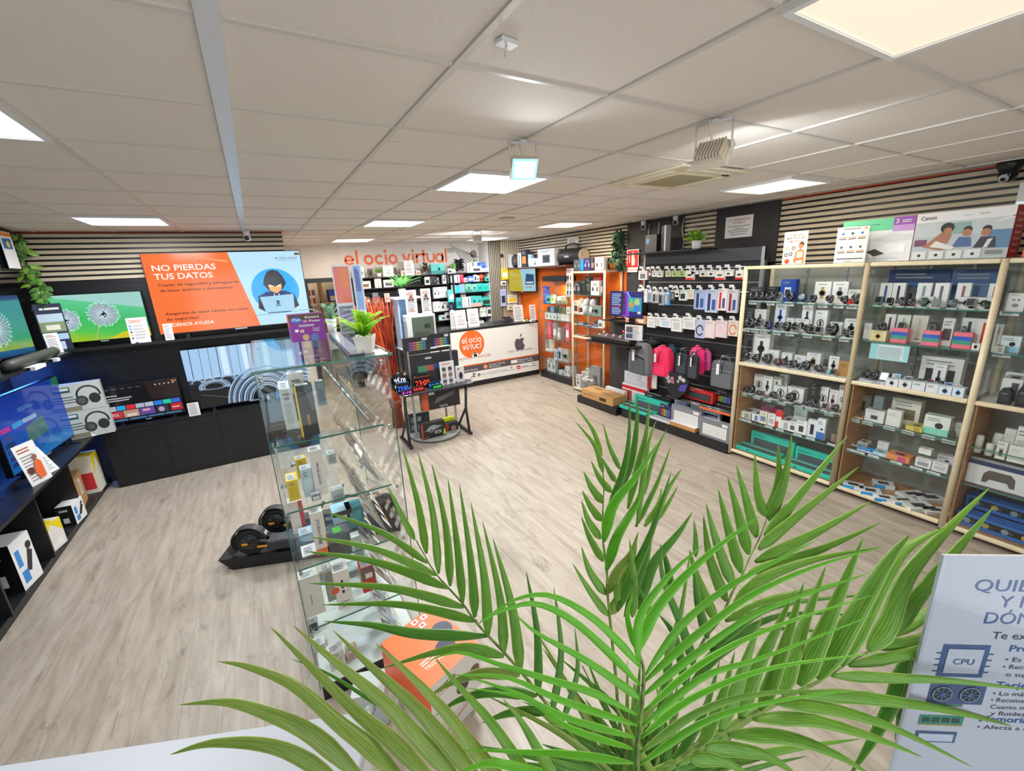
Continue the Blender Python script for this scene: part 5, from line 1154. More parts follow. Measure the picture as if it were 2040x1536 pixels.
# plinth below the games corner
m=MB(); m.box(3.66,4.2,3.12,4.02,0,.115,BLK); tag(m.build('low_plinth'),'low black plinth under the brown cardboard box','plinth')
m=MB(); m.box(0,.72,0,.27,0,.13,CARD); f=Face(m,(0,0,0),(1,0,0),(0,0,1)); f.rect(.42,.03,.15,.05,M('#3a2c22'),1); f.lines(.05,.05,.3,.03,1,M('#8a6536'),1); f=Face(m,(0,0,.13),(1,0,0),(0,1,0)); f.rect(0,.13,.72,.02,M('#d2ab74'),1); f.rect(.1,.16,.2,.03,M('#4a3a2a'),2); f.lines(.4,.05,.25,.05,2,M('#7a5a34'),1)
tag(m.build('cardboard_box',None,(3.68,3.93,.117),R(-90)),'long brown cardboard box lying on the low plinth','box')
m=MB(); m.box(0,.42,0,.06,0,.16,M('#e2e4ea',.4)); f=Face(m,(0,0,0),(1,0,0),(0,0,1)); f.lines(.03,.06,.3,.06,3,GR,1); f.rect(0,0,.42,.03,M('#c23040'),1); tag(m.build('product_box',None,(3.98,3.7,.117),R(-90)),'white and red flat box behind the cardboard box','box')
m=MB(); m.box(0,.56,0,.07,0,.19,M('#c9ccd6',.4)); f=Face(m,(0,0,0),(1,0,0),(0,0,1)); f.rect(.02,.05,.42,.12,M('#e4e6ee'),1); f.lines(.04,.06,.38,.1,4,M('#a4a8b4'),2); g=Face(m,(.46,-.0,0),(1,0,0),(0,0,1)); g.rect(0,0,.1,.19,M('#b02030'),2); tag(m.build('poster_box',None,(4.05,3.36,.4),R(-90)),'grey and white box with red end leaning under the games console','box')
m=MB(); m.box(0,.5,0,.05,0,.28,M('#e4e4e6',.4)); f=Face(m,(0,0,0),(1,0,0),(0,0,1)); f.rect(0,.2,.5,.05,RD,1); f.rect(0,.02,.2,.16,M('#b8262c'),1); f.lines(.22,.02,.25,.15,4,LG,1); tag(m.build('product_box',None,(4.05,3.4,.117),R(-90)),'white box with red band standing below the grey leaning box','box')
# ---- games corner
m=MB(); m.box(4.08,4.12,3.1,3.72,.12,1.37,BLKM); m.box(3.86,4.12,3.12,3.66,1.345,1.36,BLK); tag(m.build('partition'),'black partition board carrying the gaming monitor','panel')
t=thing('console_shelf','black bracket shelf carrying the arcade console','shelf',(4.08,3.63,1.08),R(-90))
m=MB(); m.box(0,.98,-.57,0,0,.02,BLK); m.build('board',t)
m=MB(); m.prism([(0,0),(-.35,0),(0,-.3)],(.03,0,0),BLK,(.48,0,0),(0,1,0),(0,0,1)); m.build('bracket',t)
t=thing('arcade_console','black arcade game console with red ball joystick','game console',(3.54,3.55,1.102),R(-90))
m=MB(); m.box(0,.78,0,.3,0,.07,M('#1d1518',.35),.01); f=Face(m,(0,0,.07),(1,0,0),(0,1,0)); f.rect(.03,.03,.72,.24,M('#54484e',.3),1); m.build('body',t)
for k in range(10):
    m=MB(); x=.08+.07*k; y=.1+.09*(k%2); m.lathe([(.014,0),(.014,.012),(.01,.014)],(x,y,.0715),M(['#e4e4e4','#b8b8bc','#e4e4e4'][k%3],.3),10); m.build('button',t)
for (x,c) in ((.1,'#d8242c'),(.5,'#e03038')):
    m=MB(); m.tube([(x,.17,.07),(x,.17,.13)],.005,CHR,6); m.ball((x,.17,.145),.02,M(c,.25)); m.build('joystick',t)
m=card(.27,.2,0,True,0); f=Face(m,(-.135,0,0),(1,0,0),(0,0,1),.0015); f.rect(.02,.1,.1,.07,M('#5a5560'),1); f.rect(.02,.02,.1,.06,M('#4a5578'),1); tag(m.build('info_card',None,(3.62,2.78,1.175),R(-80)),'white info card with two photos beside the arcade console','sign')
def scr_game(f,W,H_):
    f.rect(0,0,W,H_,EM('#1a1a9a',.5),0); f.poly([(W*.4,0),(W*.62,0),(W*.6,H_),(W*.45,H_)],EM('#a03ae8',.8),1)
    for k in range(12): f.rect(W*.06,H_*(.08+.073*k),W*(.25+.15*((k*7)%3)/3),H_*.035,EM('#bfe0ff' if k!=4 else '#d8243a',.7),2); f.rect(W*.36,H_*(.07+.073*k),W*.16,H_*.05,EM('#0c0c3a',.2),3)
    f.rect(W*.58,H_*.22,W*.4,H_*.56,EM('#3ab8c8',.7),3); f.disc(W*.68,H_*.5,W*.07,EM('#e89a4a',.8),4); f.disc(W*.68,H_*.62,W*.05,EM('#6ae05a',.8),4); f.disc(W*.85,H_*.6,W*.08,EM('#bfe8a0',.7),4); f.disc(W*.85,H_*.35,W*.08,EM('#3a8ae8',.7),4); f.line(W*.55,H_,W*.66,H_*.75,.02,EM('#3ae0ff',.9),4)
tv('small gaming monitor with violet and blue menu',(3.94,3.58),(3.94,2.93),1.362,.37,scr_game,lift=.05,name='gaming_monitor',th=.03)
m=MB(); m.box(-.03,.03,0,.002,0,.06,M('#d8c4be')); m.box(-.012,.012,-.001,0,.01,.04,RD); tag(m.build('small_card',None,(3.87,3.15,1.36),R(-90)),'small beige card under the gaming monitor','sign')
# ---- on the black top shelf
t=thing('games_console','tall black and silver game console standing upright','game console',(4.12,2.82,2.292),R(-90))
m=MB(); m.box(.0,.035,0,.1,0,.33,M('#1c1d20',.3),.006); m.build('housing',t); m=MB(); m.box(.035,.048,-.004,.1,0,.325,M('#2a2b2e',.3)); m.build('core',t); m=MB(); m.box(.048,.075,-.004,.1,0,.33,M('#c2c5ca',.25,.3),.006); m.build('side_cover',t)
m=MB(); m.box(0,.2,0,.09,0,.23,M('#2e2f33',.45)); m.box(.02,.07,-.001,0,.12,.18,M('#6aa0d8',.3)); tag(m.build('black_box',None,(4.15,3.12,2.292),R(-90)),'plain dark box with small blue sticker on the high shelf','box')
def potplant(label,x,y,z,ph,pr,pot,lf,n,L_,W_,h,name='potted_plant',col=None):
    t=thing(name,label,'plant',(x,y,z)); m=MB(); m.lathe([(pr*.7,0),(pr*.78,.004),(pr,ph),(pr*.9,ph),(pr*.86,ph*.9)],(0,0,0),M(pot,.35),18); m.build('pot',t)
    m=MB(); m.lathe([(pr*.85,ph*.88),(.001,ph*.9)],(0,0,0),M('#4a3a2c',.9),12); m.build('soil',t)
    m=MB()
    for k in range(n):
        a=random.random()*6.283; q=random.random(); d=Vector((math.cos(a)*(.3+q),math.sin(a)*(.3+q),random.uniform(.2,1.2))); p=Vector((0,0,ph*.9))+d.normalized()*h*random.uniform(.15,.8); leaf(m,p,d,Vector((0,0,1)) if q<.5 else Vector((0,-1,.3)),L_,W_,random.choice(lf))
    for k in range(8): a=k*.785; m.tube([(0,0,ph*.85),(math.cos(a)*h*.2,math.sin(a)*h*.2,ph+h*.5)],.002,lf[0],5)
    m.build('foliage',t); return t
LG1=noise_mat('lime_leaf','#7fae2e','#b4d84a',30,.45); LG2=noise_mat('fresh_leaf','#4c8a38','#7cb850',30,.45)
potplant('small leafy plant in a white pot on the high black shelf',4.12,2.27,2.292,.1,.06,'#dfe0e0',[LG1,LG2,LG1],90,.06,.035,.14)
seccam(4.36,3.36,2.742,'white security camera at the dark wall, left one above the game console',R(-60)); seccam(4.36,2.8,2.742,'white security camera at the dark wall, right one above the game console',R(-60))
for (y,l) in ((3.3,'left'),(3.12,'middle'),(2.72,'right')):
    m=MB(); m.tube([(4.42,y,2.7),(4.425,y+.02,2.55),(4.42,y-.02,2.42),(4.425,y,2.3 if l!='left' else 2.0)],.006,M('#d8d8da',.5),6); tag(m.build('cable',None),f'white cable running down the dark wall, {l} of three','cable')
m=MB(); m.box(-.17,.17,0,.002,-.24,0,WHT); f=Face(m,(-.17,0,-.24),(1,0,0),(0,0,1)); f.text('¿TU ORDENADOR',.17,.19,.022,M('#b0282c'),1,.26,'C',True); f.text('VA LENTO?',.17,.155,.022,M('#b0282c'),1,.16,'C',True)
for (yy,w_) in ((.125,.28),(.1,.12),(.08,.26),(.06,.22),(.035,.2)): f.rect(.17-w_/2,yy,w_,.006,M('#4a4038'),1)
tag(m.build('wall_notice',None,(4.405,1.93,2.635),R(-90)),'white paper notice about slow computers on the dark wall','notice')
m=MB(); m.box(-.12,.12,0,.004,-.33,0,M('#f0e8dc',.5)); f=Face(m,(-.12,0,-.33),(1,0,0),(0,0,1)); f.rect(.01,.07,.22,.25,M('#c81e2a',.45),1); f.poly([(.1,.1),(.15,.1),(.15,.26),(.125,.3),(.1,.26)],M('#efe4c8',.5),2); f.line(.06,.14,.05,.26,.012,M('#efe4c8'),2); f.rect(.16,.1,.01,.1,M('#efe4c8'),2); f.text('EXTINTOR',.12,.02,.03,M('#c81e2a'),2,.2,'C',True)
tag(m.build('extinguisher_sign',None,(4.41,3.6,2.36),R(-90)),'red and white extinguisher sign on the dark wall','sign')
garland([(4.34,3.8,2.68),(4.33,3.84,2.45),(4.33,3.86,2.3),(4.33,3.76,2.1)],170,.11,.06,.16,[LEAFD,LEAFD,M('#6f9070',.4)],'dark green leafy garland hanging at the right wall corner',.5)
t=thing('round_rack','round dark rack with bottles behind the slatwall edge','rack',(4.437,3.3,1.86))
m=MB(); m.lathe([(.2,0),(.2,.03),(.17,.04)],(0,0,.17),DK,24,(-1,0,0)); m.build('disc',t)
for k in range(3): m=MB(); m.lathe([(.02,0),(.02,.12),(.01,.15)],(-.06,-.08+.07*k,.0),M(['#e6e6e6','#2a2a2c','#d84a2a'][k],.4),10); m.build('bottle',t)
# ================= counter, back shelves, far cabinets =================
CY=6.05; CZ=1.13
t=thing('shop_counter','white fronted shop counter with round orange logo','counter',(1.7,CY,0)); W=2.57
m=MB(); m.box(.01,W-.01,.02,.6,.1,CZ-.04,M('#dcdad6',.4)); m.build('body',t)
m=MB(); m.box(.0,W,.0,.6,0,.1,BLK); m.build('kick_board',t)
m=MB(); m.box(-.02,W+.01,-.02,.65,CZ-.035,CZ,M('#1b1c20',.3),.004); m.build('counter_top',t)
m=MB(); m.box(.0,W,.0,.018,.1,CZ-.045,M('#e2e1de',.35)); f=Face(m,(0,0,0),(1,0,0),(0,0,1),.0012)
def cu(X,Y):
    v=at('y',CY,900+X/10.74,640+Y/10.74); return v.x-1.7,v.z
OG=M('#e5692a',.4); GB=M('#554c55',.4)
x,z=cu(430,490); r=.275; f.disc(x,z,r,M('#ffffff',.4),1,n=36); f.disc(x,z,r*.96,OG,2,n=36); f.geo('el ocio',x,z+.03,.085,WHT,4,r*1.52,'C',.2); f.geo('virtual',x,z-.095,.085,WHT,4,r*1.45,'C',.2)
for (a,b) in ((.05,-.19),(.02,-.225),(.09,-.22),(.06,-.25)): f.disc(x+a,z+b,.038,WHT,4)
f.disc(x+.05,z-.165,.02,WHT,4)
x0,z0=cu(270,830); x1,_=cu(840,760); f.text('ESPECIALISTAS EN TECNOLOGÍA',x1,z0+.005,.045,M('#c8613a'),3,(x1-x0)*1.45,'R')
x,z=cu(1455,480); AP=M('#5a5058',.35); s=.115
f.poly([(x+a*s,z+b*s) for a,b in ((0,.78),(.25,.95),(.6,1.0),(.95,.8),(.72,.5),(.68,.1),(.85,-.2),(1.05,-.35),(.85,-.85),(.55,-1.15),(.3,-1.12),(0,-1.02),(-.3,-1.12),(-.6,-1.15),(-.9,-.7),(-1.05,-.1),(-1.0,.45),(-.75,.85),(-.4,.98))],AP,2)
f.poly([(x+a*s,z+b*s) for a,b in ((.05,1.15),(.12,1.5),(.4,1.8),(.48,1.82),(.42,1.45),(.2,1.15))],AP,2)
xa,za=cu(1215,690); xb,_=cu(1720,620); f.text('PUNTO DE VENTA APPLE',xa,za+.01,.042,M('#6a6068'),2,xb-xa)
f.rect(0,.415,W,.022,OG,1); f.rect(0,.29,W,.125,GB,1)
xa,_=cu(670,960); f.disc(xa+.05,.352,.045,OG,2); f.ring(xa+.05,.352,.03,.01,WHT,3); f.text('Servicio Técnico',xa+.13,.36,.03,WHT,3,.36,b=True); f.text('Multimarca',xa+.13,.315,.03,WHT,3,.25,b=True)
xa,_=cu(1265,860); f.rect(xa,.32,.15,.07,M('#e8e2dc'),3); f.text('Reparación de',xa+.17,.36,.03,WHT,3,.33,b=True); f.text('Móviles y Tablets',xa+.17,.315,.03,WHT,3,.36,b=True)
xa,_=cu(290,1040); f.text('Reparación Express',xa+.26,.32,.03,WHT,3,.4,'R',True)
yb=.185
xa,_=cu(460,1200); f.poly([(xa,yb),(xa+.02,yb-.01),(xa+.02,yb+.08),(xa,yb+.09)],DK,2); f.poly([(xa+.025,yb+.08),(xa+.05,yb+.06),(xa+.05,yb+.04),(xa+.025,yb+.05)],DK,2); f.poly([(xa-.05,yb+.01),(xa-.005,yb+.025),(xa-.005,yb+.01),(xa-.05,yb-.003)],DK,2); f.poly([(xa+.025,yb+.02),(xa+.07,yb+.01),(xa+.025,yb)],DK,2)
xa,_=cu(585,1170); f.disc(xa,yb+.025,.03,DK,2); f.line(xa-.015,yb+.04,xa+.015,yb+.005,.006,WHT,3); f.line(xa+.015,yb+.04,xa-.015,yb+.005,.006,WHT,3); f.text('XBOX',xa+.05,yb+.01,.028,GR,2,.14)
xa,_=cu(790,1130); f.poly([(xa,yb),(xa+.2,yb),(xa+.21,yb+.025),(xa+.2,yb+.05),(xa,yb+.05),(xa-.01,yb+.025)],GR,1); f.poly([(xa+.003,yb+.005),(xa+.197,yb+.005),(xa+.203,yb+.025),(xa+.197,yb+.045),(xa+.003,yb+.045),(xa-.003,yb+.025)],M('#e2e1de',.35),2); f.text('Nintendo',xa+.015,yb+.014,.024,GR,3,.17)
xa,_=cu(995,1095); f.text('Google',xa,yb+.01,.045,GR,2,.21)
xa,_=cu(1275,1030)
for i in range(2):
    for j in range(2): f.rect(xa-.02+i*.022,yb+.04+j*.022,.018,.018,GR,2)
f.text('Microsoft',xa,yb,.022,GR,2,.16,'C')
xa,_=cu(1390,1020); f.rect(xa,yb-.002,.09,.075,M('#d8292a',.4),2); f.text('JBL',xa+.045,yb+.02,.03,WHT,3,.06,'C',True)
xa,_=cu(1505,1000); f.text('SONY',xa,yb+.015,.028,DK,2,.16,b=True)
xa,_=cu(1690,980); f.disc(xa+.08,yb+.06,.025,M('#7aa03a'),2,.6); f.text('NVIDIA',xa,yb+.005,.022,DK,2,.15,b=True)
m.build('front_panel',t)
def ctop(label,px0,px1,pyb,pyt,style,rz=0):
    a=at('z',CZ,(px0+px1)/2,pyb); w=abs(solve('x',px0,(0,a.y,CZ))-solve('x',px1,(0,a.y,CZ))); h=solvez(pyt,a.x,a.y)-CZ
    m=card(w,h,style,True,.12); tag(m.build('info_card',None,(a.x,a.y,CZ+.001),rz),label,'sign')
CZT=CZ
ctop('white notice with round logo on the counter, left one of the pair',909,931,654,618,2); ctop('white notice with round logo on the counter, right one of the pair',934,956,651,615,2)
ctop('tilted narrow leaflet at the counter left of the two notices',899,908,655,620,0,R(-25)); ctop('white notice on the right end of the counter',1025,1044,640,608,0)
ctop('pale small notice beside the right end notice on the counter',1057,1069,638,607,0)
for (px,c,l) in ((1049,'#d8d9a0','yellowish'),(1062,'#cfd4d8','grey')):
    a=at('z',CZ,px,641); m=MB(); m.box(-.05,.05,0,.06,0,.035,M(c,.4),.004); m.box(-.03,.03,-.001,0,.01,.028,DK); tag(m.build('card_terminal',None,(min(a.x,4.17),min(a.y,CY+.5),CZ+.001)),f'small {l} payment device on the counter right end','payment terminal')
for i,(px,c) in enumerate(((1012,'#5a5058'),(1018,'#3a3438'),(916,'#e4e4e4'),(962,'#c9ccd0'))):
    a=at('z',CZ,px,646 if i>1 else 641); m=MB(); m.box(-.07,.07,0,.09,0,.06,M(c,.5),.004); m.box(-.05,.05,.02,.07,.06,.09,M('#26272b',.5)); tag(m.build('desk_item',None,(a.x,min(a.y+.08,CY+.5),CZ+.001)),f'{["dark","blackish","white","light grey"][i]} small device on the counter, {NTH[(2,3,0,1)[i]]} from left','device')
# ---- back shelf unit left part
LX0,LX1=.98,2.86
t=thing('wall_rack','black wall shelving with headphone boxes behind the counter, left part','shelving',(LX0,7.2,0))
m=MB(); m.box(0,LX1-LX0,.25,.28,.2,2.14,BLKM); m.build('back_board',t)
for z in (2.12,1.92,1.64,1.37,1.18,.95): m=MB(); m.box(0,LX1-LX0,-.0,.25,z,z+.018,BLK); m.build('shelf_board',t)
for x in (0,LX1-LX0-.03): m=MB(); m.box(x,x+.03,.0,.25,.2,2.12,BLK); m.build('side_board',t)
RX0,RX1=2.9,3.93
t=thing('wall_rack','black wall shelving full of teal boxes behind the counter, right part','shelving',(RX0,7.06,0))
m=MB(); m.box(0,RX1-RX0,.3,.33,.2,2.14,BLKM); m.build('back_board',t)
for z in (2.115,1.93,1.72,1.41,1.18): m=MB(); m.box(0,RX1-RX0,-.0,.3,z,z+.018,BLK); m.build('shelf_board',t)
for x in (0,RX1-RX0-.03): m=MB(); m.box(x,x+.03,-.02,.3,.2,2.12,BLK); m.build('side_board',t)
kA=cv(660,500,10.2); kB=cv(840,490,9.6)
LL='on left back shelves'
shelf_row('B',7.2,2.139,kA('''
450 680 325 hp #e4dfdc #2a2626 .02|white headphone box
1065 1275 295 eb #e2dcdc #c9b8bc .02|white box with faint print
945 1015 460 can #dcdad6 #e4e4e2 .03|small white pot
1430 1520 400 gen #e4ddd8 #b07a3a .02|small white box with brown picture
1505 1700 190 c2 #eeeeee #eeeeee .0|white notice with round logo
1730 1815 395 gen #e4ddd8 #b07a3a .02|small white box with brown picture, nearer the teal one
760 860 360 ph #5a4a44 #3a3434 .06|dark brown figure stand
1290 1350 340 ph #4a4238 #3a3434 .06|dark lamp shaped stand
'''),'top, '+LL)
shelf_row('B',7.2,2.139,kB('''
190 440 345 two #4fc0ba #3a8a86 .02|wide teal box
'''),'top, '+LL)
potplant('tiny green plant between white boxes on the left back shelves',*(solve('x',757,(0,7.25,2.139)),7.25,2.139),.07,.035,'#dcdcda',[LG2,LEAFM],30,.07,.03,.1)
shelf_row('B',7.2,1.939,kA('''
565 810 615 gen #e6ddd2 #7a5a3a .03|white box with orange picture
900 1030 560 st #e4dcd8 #c8b898 .03|white strap box
1080 1275 585 gen #e0dee2 #55505a .03|white box with grey pictures
'''),'second row, '+LL)
shelf_row('B',7.2,1.939,kB('''
70 165 590 gen #e2e0dc #26282a .03|narrow white box
165 290 580 hp #2a2b2e #50545a .03|black headphone box
300 335 600 gen #c9c6c4 #3a3c40 .1|grey box edge
410 520 550 hp #dfe0e4 #26282c .02|white headphone box with black headphones
'''),'second row, '+LL)
shelf_row('B',7.2,1.659,kA('''
620 730 930 gen #d8b890 #b08a5a .03|tan box
730 800 935 gen #55605a #c8c4ba .03|green grey box
860 975 850 gen #6a7a80 #8a5a6a .03|grey box with pink print
1100 1200 860 gen #e0d0c8 #c89a8a .03|pinkish box
'''),'third row, '+LL)
shelf_row('B',7.2,1.659,kB('''
240 358 790 hp #e2e2e8 #2a3058 .02|white headphone box with navy headphones
362 512 780 hp #dddfe0 #c4c8ca .02|pale headphone box
'''),'third row, '+LL)
shelf_row('B',7.2,1.389,kB('''
232 362 1065 hp #e2e2e2 #b4b8b4 .02|white headphone box with grey headphones
368 540 1065 hp #e6e6e8 #2a2c30 .02|white headphone box with dark headphones
'''),'fourth row, '+LL)
shelf_row('B',7.2,1.199,kB('''
375 465 1320 gen #dfe2e6 #55606a .02|small white box with blue picture
465 565 1270 gen #e4e4e8 #26282c .02|white box with black picture
335 375 1330 gen #7ad0ba #dfe4e2 .02|mint box
'''),'fifth row, '+LL)
LR='on right back shelves'
shelf_row('B',7.06,2.134,kB('''
510 585 430 gen #dcdfe0 #3a3c40 .02|white box
590 665 450 can #dcdcda #e6e6e6 .03|white pot
880 965 325 st #e8e8ec #55585e .02|tall white box
965 1150 385 gen #e4e4ec #3a3c44 .02|wide white box with black picture
1010 1075 300 pl #d8dadc #c8c8c8 .14|white box at the back
1155 1350 420 gen #dfe0ea #9aa0a8 .02|long white box
1100 1340 315 two #1f5fc8 #3a4a8a .12|wide bright blue box
'''),'top, '+LR)
def spiky(label,x,y,z,col,n,h,sp,L_,W_,pot=None,down=0,name='plant'):
    t=thing(name,label,'plant',(x,y,z)); 
    if pot: m=MB(); m.lathe([(.03,0),(.04,.07),(.035,.07)],(0,0,0),M(pot,.4),12); m.build('pot',t)
    m=MB()
    for k in range(n):
        a=random.random()*6.283; d=Vector((math.cos(a)*sp,math.sin(a)*sp,random.uniform(.3,1.2)-down)); leaf(m,Vector((0,0,.05))+Vector((0,0,h))*random.random(),d,Vector((0,-1,.4)),L_,W_,random.choice(col))
    m.tube([(0,0,0),(0,0,h+.05)],.004,col[0],5); m.build('leaves',t); return t
a=solve('x',840+610/9.6,(0,7.12,2.134)); spiky('small green plant in a white pot atop the right back shelves',a,7.12,2.15,[LG2,LEAFM],40,.08,.7,.08,.03,'#dcdcda')
a=solve('x',840+1040/9.6,(0,7.2,2.25)); spiky('dark green tuft above white boxes atop right back shelves',a,7.22,2.24,[LEAFD,LEAFM],30,.05,.5,.08,.03,'#dcdcda')
a=solve('x',840+740/9.6,(0,7.15,2.134)); spiky('black leafy decoration on the right back shelves below the decal',a,7.18,2.134,[DK,M('#2a2a30',.4)],70,.2,.8,.12,.05,None,.4)
a=solve('x',840+85/9.6,(0,7.22,2.139)); spiky('dark spindly decoration right of the lettered logo notice',a,7.22,2.139,[M('#3a2c22',.5)],26,.12,.7,.09,.03)
shelf_row('B',7.06,1.948,kB('''
568 648 565 st #e4e4e8 #2a2c30 .02|white adapter box
652 732 552 st #e4e4e8 #2a2c30 .02|white adapter box
735 808 540 gen #d81f38 #e83a50 .02|bright red box
812 875 610 gen #e2e0e0 #d85a4a .02|low white box
885 1000 575 gen #2f6ad8 #dfe6f4 .02|blue and white box
1000 1060 550 ph #e4e8ee #2a2c30 .04|white box with black stripe
1050 1108 565 gen #dfe4e2 #5a8a6a .02|white box
1108 1225 525 ball #e0502e #c03a22 .03|round orange red lamp
1222 1312 590 gen #3fbfae #26302e .02|teal box
'''),'second row, '+LR)
shelf_row('B',7.06,1.738,kB('''
585 655 745 gen #d4dadc #b8c0c4 .02|pale grey box
655 735 750 gen #1fb8d8 #2ac8e0 .02|cyan box
735 830 720 gen #9a9ac0 #6ab0c8 .02|lilac box
840 950 720 two #6ac09a #3a8a78 .02|green box
952 1060 725 two #7ab8b0 #4fa0a0 .02|green teal box
1062 1175 710 gen #22b8a8 #1a9a94 .02|teal box
1178 1285 715 gen #27c0b4 #1aa89c .02|bright teal box
1320 1390 800 eb #dfe4f0 #3a4a7a .0|small white hanging pack
'''),'third row, '+LR)
shelf_row('B',7.06,1.428,kB('''
520 650 835 gen #54d0c4 #e4f0ee .0 .05 .14|mint and white pack
605 700 990 gen #22b4b0 #1a8a90 .02|teal box
700 770 985 gen #27bdb8 #2a6a80 .02|teal box with blue picture
770 860 900 gen #dcdcd8 #c8c8c4 .1|pale box at the back
785 870 975 st #d8d8d8 #b8b8b8 .02|grey white box
875 945 970 st #e6e6e8 #26282a .02|white adapter box
945 1060 955 two #3ab8b4 #d8a8a0 .02|teal box with round picture
1060 1155 955 two #3ab8b4 #d8a8a0 .02|teal box with round picture, right one
1155 1335 970 gen #20b0a0 #26302e .02|wide teal box
1340 1400 1010 eb #e8e8ea #26282a .0|small white box
'''),'fourth row, '+LR)
shelf_row('B',7.06,1.198,kB('''
555 640 1095 gen #23234a #c8c8d8 .02|navy box
1130 1245 1130 hp #dfe2d8 #8aa07a .02|white box with green picture
1262 1345 1130 gen #e4e4e2 #26282a .02|white box with black picture
885 970 1150 pl #dcdcd8 #b8b8b8 .05|pale box behind the notices
'''),'fifth row, '+LR)
# hanging goods on the vertical slats
def slathang(label,px0,px1,yt,yb,y,c,ac,name='hanging_packet'):
    zt=2
    for _ in range(3): x=solve('x',(px0+px1)/2,(0,y,zt)); zt=solvez(yt,x,y)
    zb=solvez(yb,x,y); w=abs(solve('x',px0,(0,y,zt))-solve('x',px1,(0,y,zt))); m=boxprod(w,zt-zb,.03,c,'gen',ac); m.tube([(0,.03,(zt-zb)*.9),(0,.09,(zt-zb)*.9)],.004,CHR,5); tag(m.build(name,None,(x,y,zb)),label,'packet')
slathang('yellow and white pack hanging on the vertical slats, uppermost',999,1012,534,557,6.9,'#e8c02c','#e6e6e6'); slathang('small white pack with black square on the vertical slats',999,1008,560,568,6.9,'#e4e4e0','#1a1a1c')
slathang('lilac tall pack hanging on the vertical slats',997,1007,576,610,6.9,'#a9b4dc','#2a2c34'); slathang('white and yellow pack beside the orange wall',1011,1030,587,604,6.9,'#dfdcc8','#e0c02a'); slathang('second row white pack hanging below the yellow one on slats',1011,1030,606,617,6.9,'#d8d8c8','#9aa07a')
m=MB(); m.lathe([(.03,0),(.035,.03),(.02,.05)],(0,0,0),DK,12,(0,-1,0)); tag(m.build('wall_speaker',None,(4.02,6.98,2.45)),'small black round device on the vertical slats','speaker')
# corner monitor
def scr_mon(f,W,H_):
    f.rect(0,0,W,H_,EM('#a9dcea',.75),0); f.poly([(0,0),(W*.55,0),(W*.45,H_),(0,H_)],EM('#cdb81c',.75),1); f.poly([(W*.62,H_*.3),(W*.95,H_*.3),(W*.95,H_*.75),(W*.66,H_*.78)],EM('#2f5f8f',.5),2); f.rect(W*.66,H_*.35,W*.26,H_*.08,EM('#e8eef0',.7),3); f.text('Canon',W*.62,H_*.15,H_*.09,EM('#c02a3a',.6),3,W*.25,b=True); f.lines(W*.06,H_*.72,W*.3,H_*.14,2,EM('#e8e08a',.6),2)
tv('wall monitor with yellow and light blue picture on the far orange wall',(4.13,6.9),(4.36,6.2),1.69,.47,scr_mon,'#2b2224',lift=0,feet=False,name='wall_monitor',th=.05)
# high shelf with loudspeakers
m=MB(); m.box(4.1,XR-.02,4.85,7.0,2.16,2.19,M('#5a3a34',.5)); tag(m.build('speaker_shelf'),'long high shelf carrying the loudspeakers on the far right wall','shelf')
kS=cv(960,430,4.15)
shelf_row('R',4.2,2.192,kS('''
203 235 320 st #dfe2ea #3a4048 .02|narrow white box
298 326 310 st #dfe2ea #3a4048 .02|narrow white box
328 372 280 gen #33343a #e8824a .02|dark box with orange ring picture
376 392 300 gen #3a2c2a #e8722a .05|narrow orange box edge
386 412 320 gen #9ac0e4 #e4e6ea .02|blue white box
414 466 350 eb #dfe2ea #55585e .02|small white speaker box
466 602 272 dev #dfe1e6 #4a525c .02|big white speaker box
'''),'on the high speaker shelf','loudspeaker boxes')
def spk_round(label,px,r):
    y=solve('y',px,(4.25,0,2.3)); t=thing('loudspeaker',label,'speaker',(4.25,y,2.192),R(-90)); m=MB(); m.lathe([(r,0),(r*1.05,.02),(r,.12)],(0,0,r),M('#2b2d31',.5),24,(0,1,0)); m.build('body',t); m=MB(); m.lathe([(r*.85,0),(r*.6,.004)],(0,0,r),M('#45484e',.4),20,(0,-1,0)); m.lathe([(r*.3,0),(r*.25,.008)],(0,-.004,r),M('#8a5a40',.4),16,(0,-1,0)); m.build('grille',t)
spk_round('black round loudspeaker on the high shelf beside white boxes',1025.5,.13)
y0=solve('y',1153,(4.2,0,2.2)); y1=solve('y',1108,(4.2,0,2.2)); yc=(y0+y1)/2; w=abs(y0-y1)
t=thing('boombox','large black boombox speaker with top handle on high shelf','speaker',(4.22,yc,2.192),R(-90))
m=MB(); m.tube([(-w/2,.1,.14),(-w*.42,.1,.14),(w*.42,.1,.14),(w/2,.1,.14)],[.1,.13,.13,.1],M('#2a2c31',.5),20); m.build('body',t)
m=MB(); m.tube([(-w*.32,.1,.24),(-w*.26,.1,.33),(0,.1,.35),(w*.26,.1,.33),(w*.32,.1,.24)],.016,M('#33353a',.4),8); m.build('handle',t)
m=MB(); m.lathe([(.12,0),(.1,.01),(.09,.004)],(w/2,.1,.14),M('#b8a890',.3),20,(1,0,0)); m.build('end_ring',t)
m=MB(); m.box(-.06,.06,-.035,-.028,.12,.15,LG); m.build('badge',t)
m=MB(); m.box(0,.3,0,.02,0,.14,M('#dfe0d8',.4)); Face(m,(0,0,0),(1,0,0),(0,0,1)).lines(.04,.03,.2,.08,3,GR,1); tag(m.build('thermostat',None,(XR-.045,solve('y',1131,(XR-.04,0,2.6))-.0,2.52),R(-90)),'small white notice plate on the far slats above the boombox','notice plate')
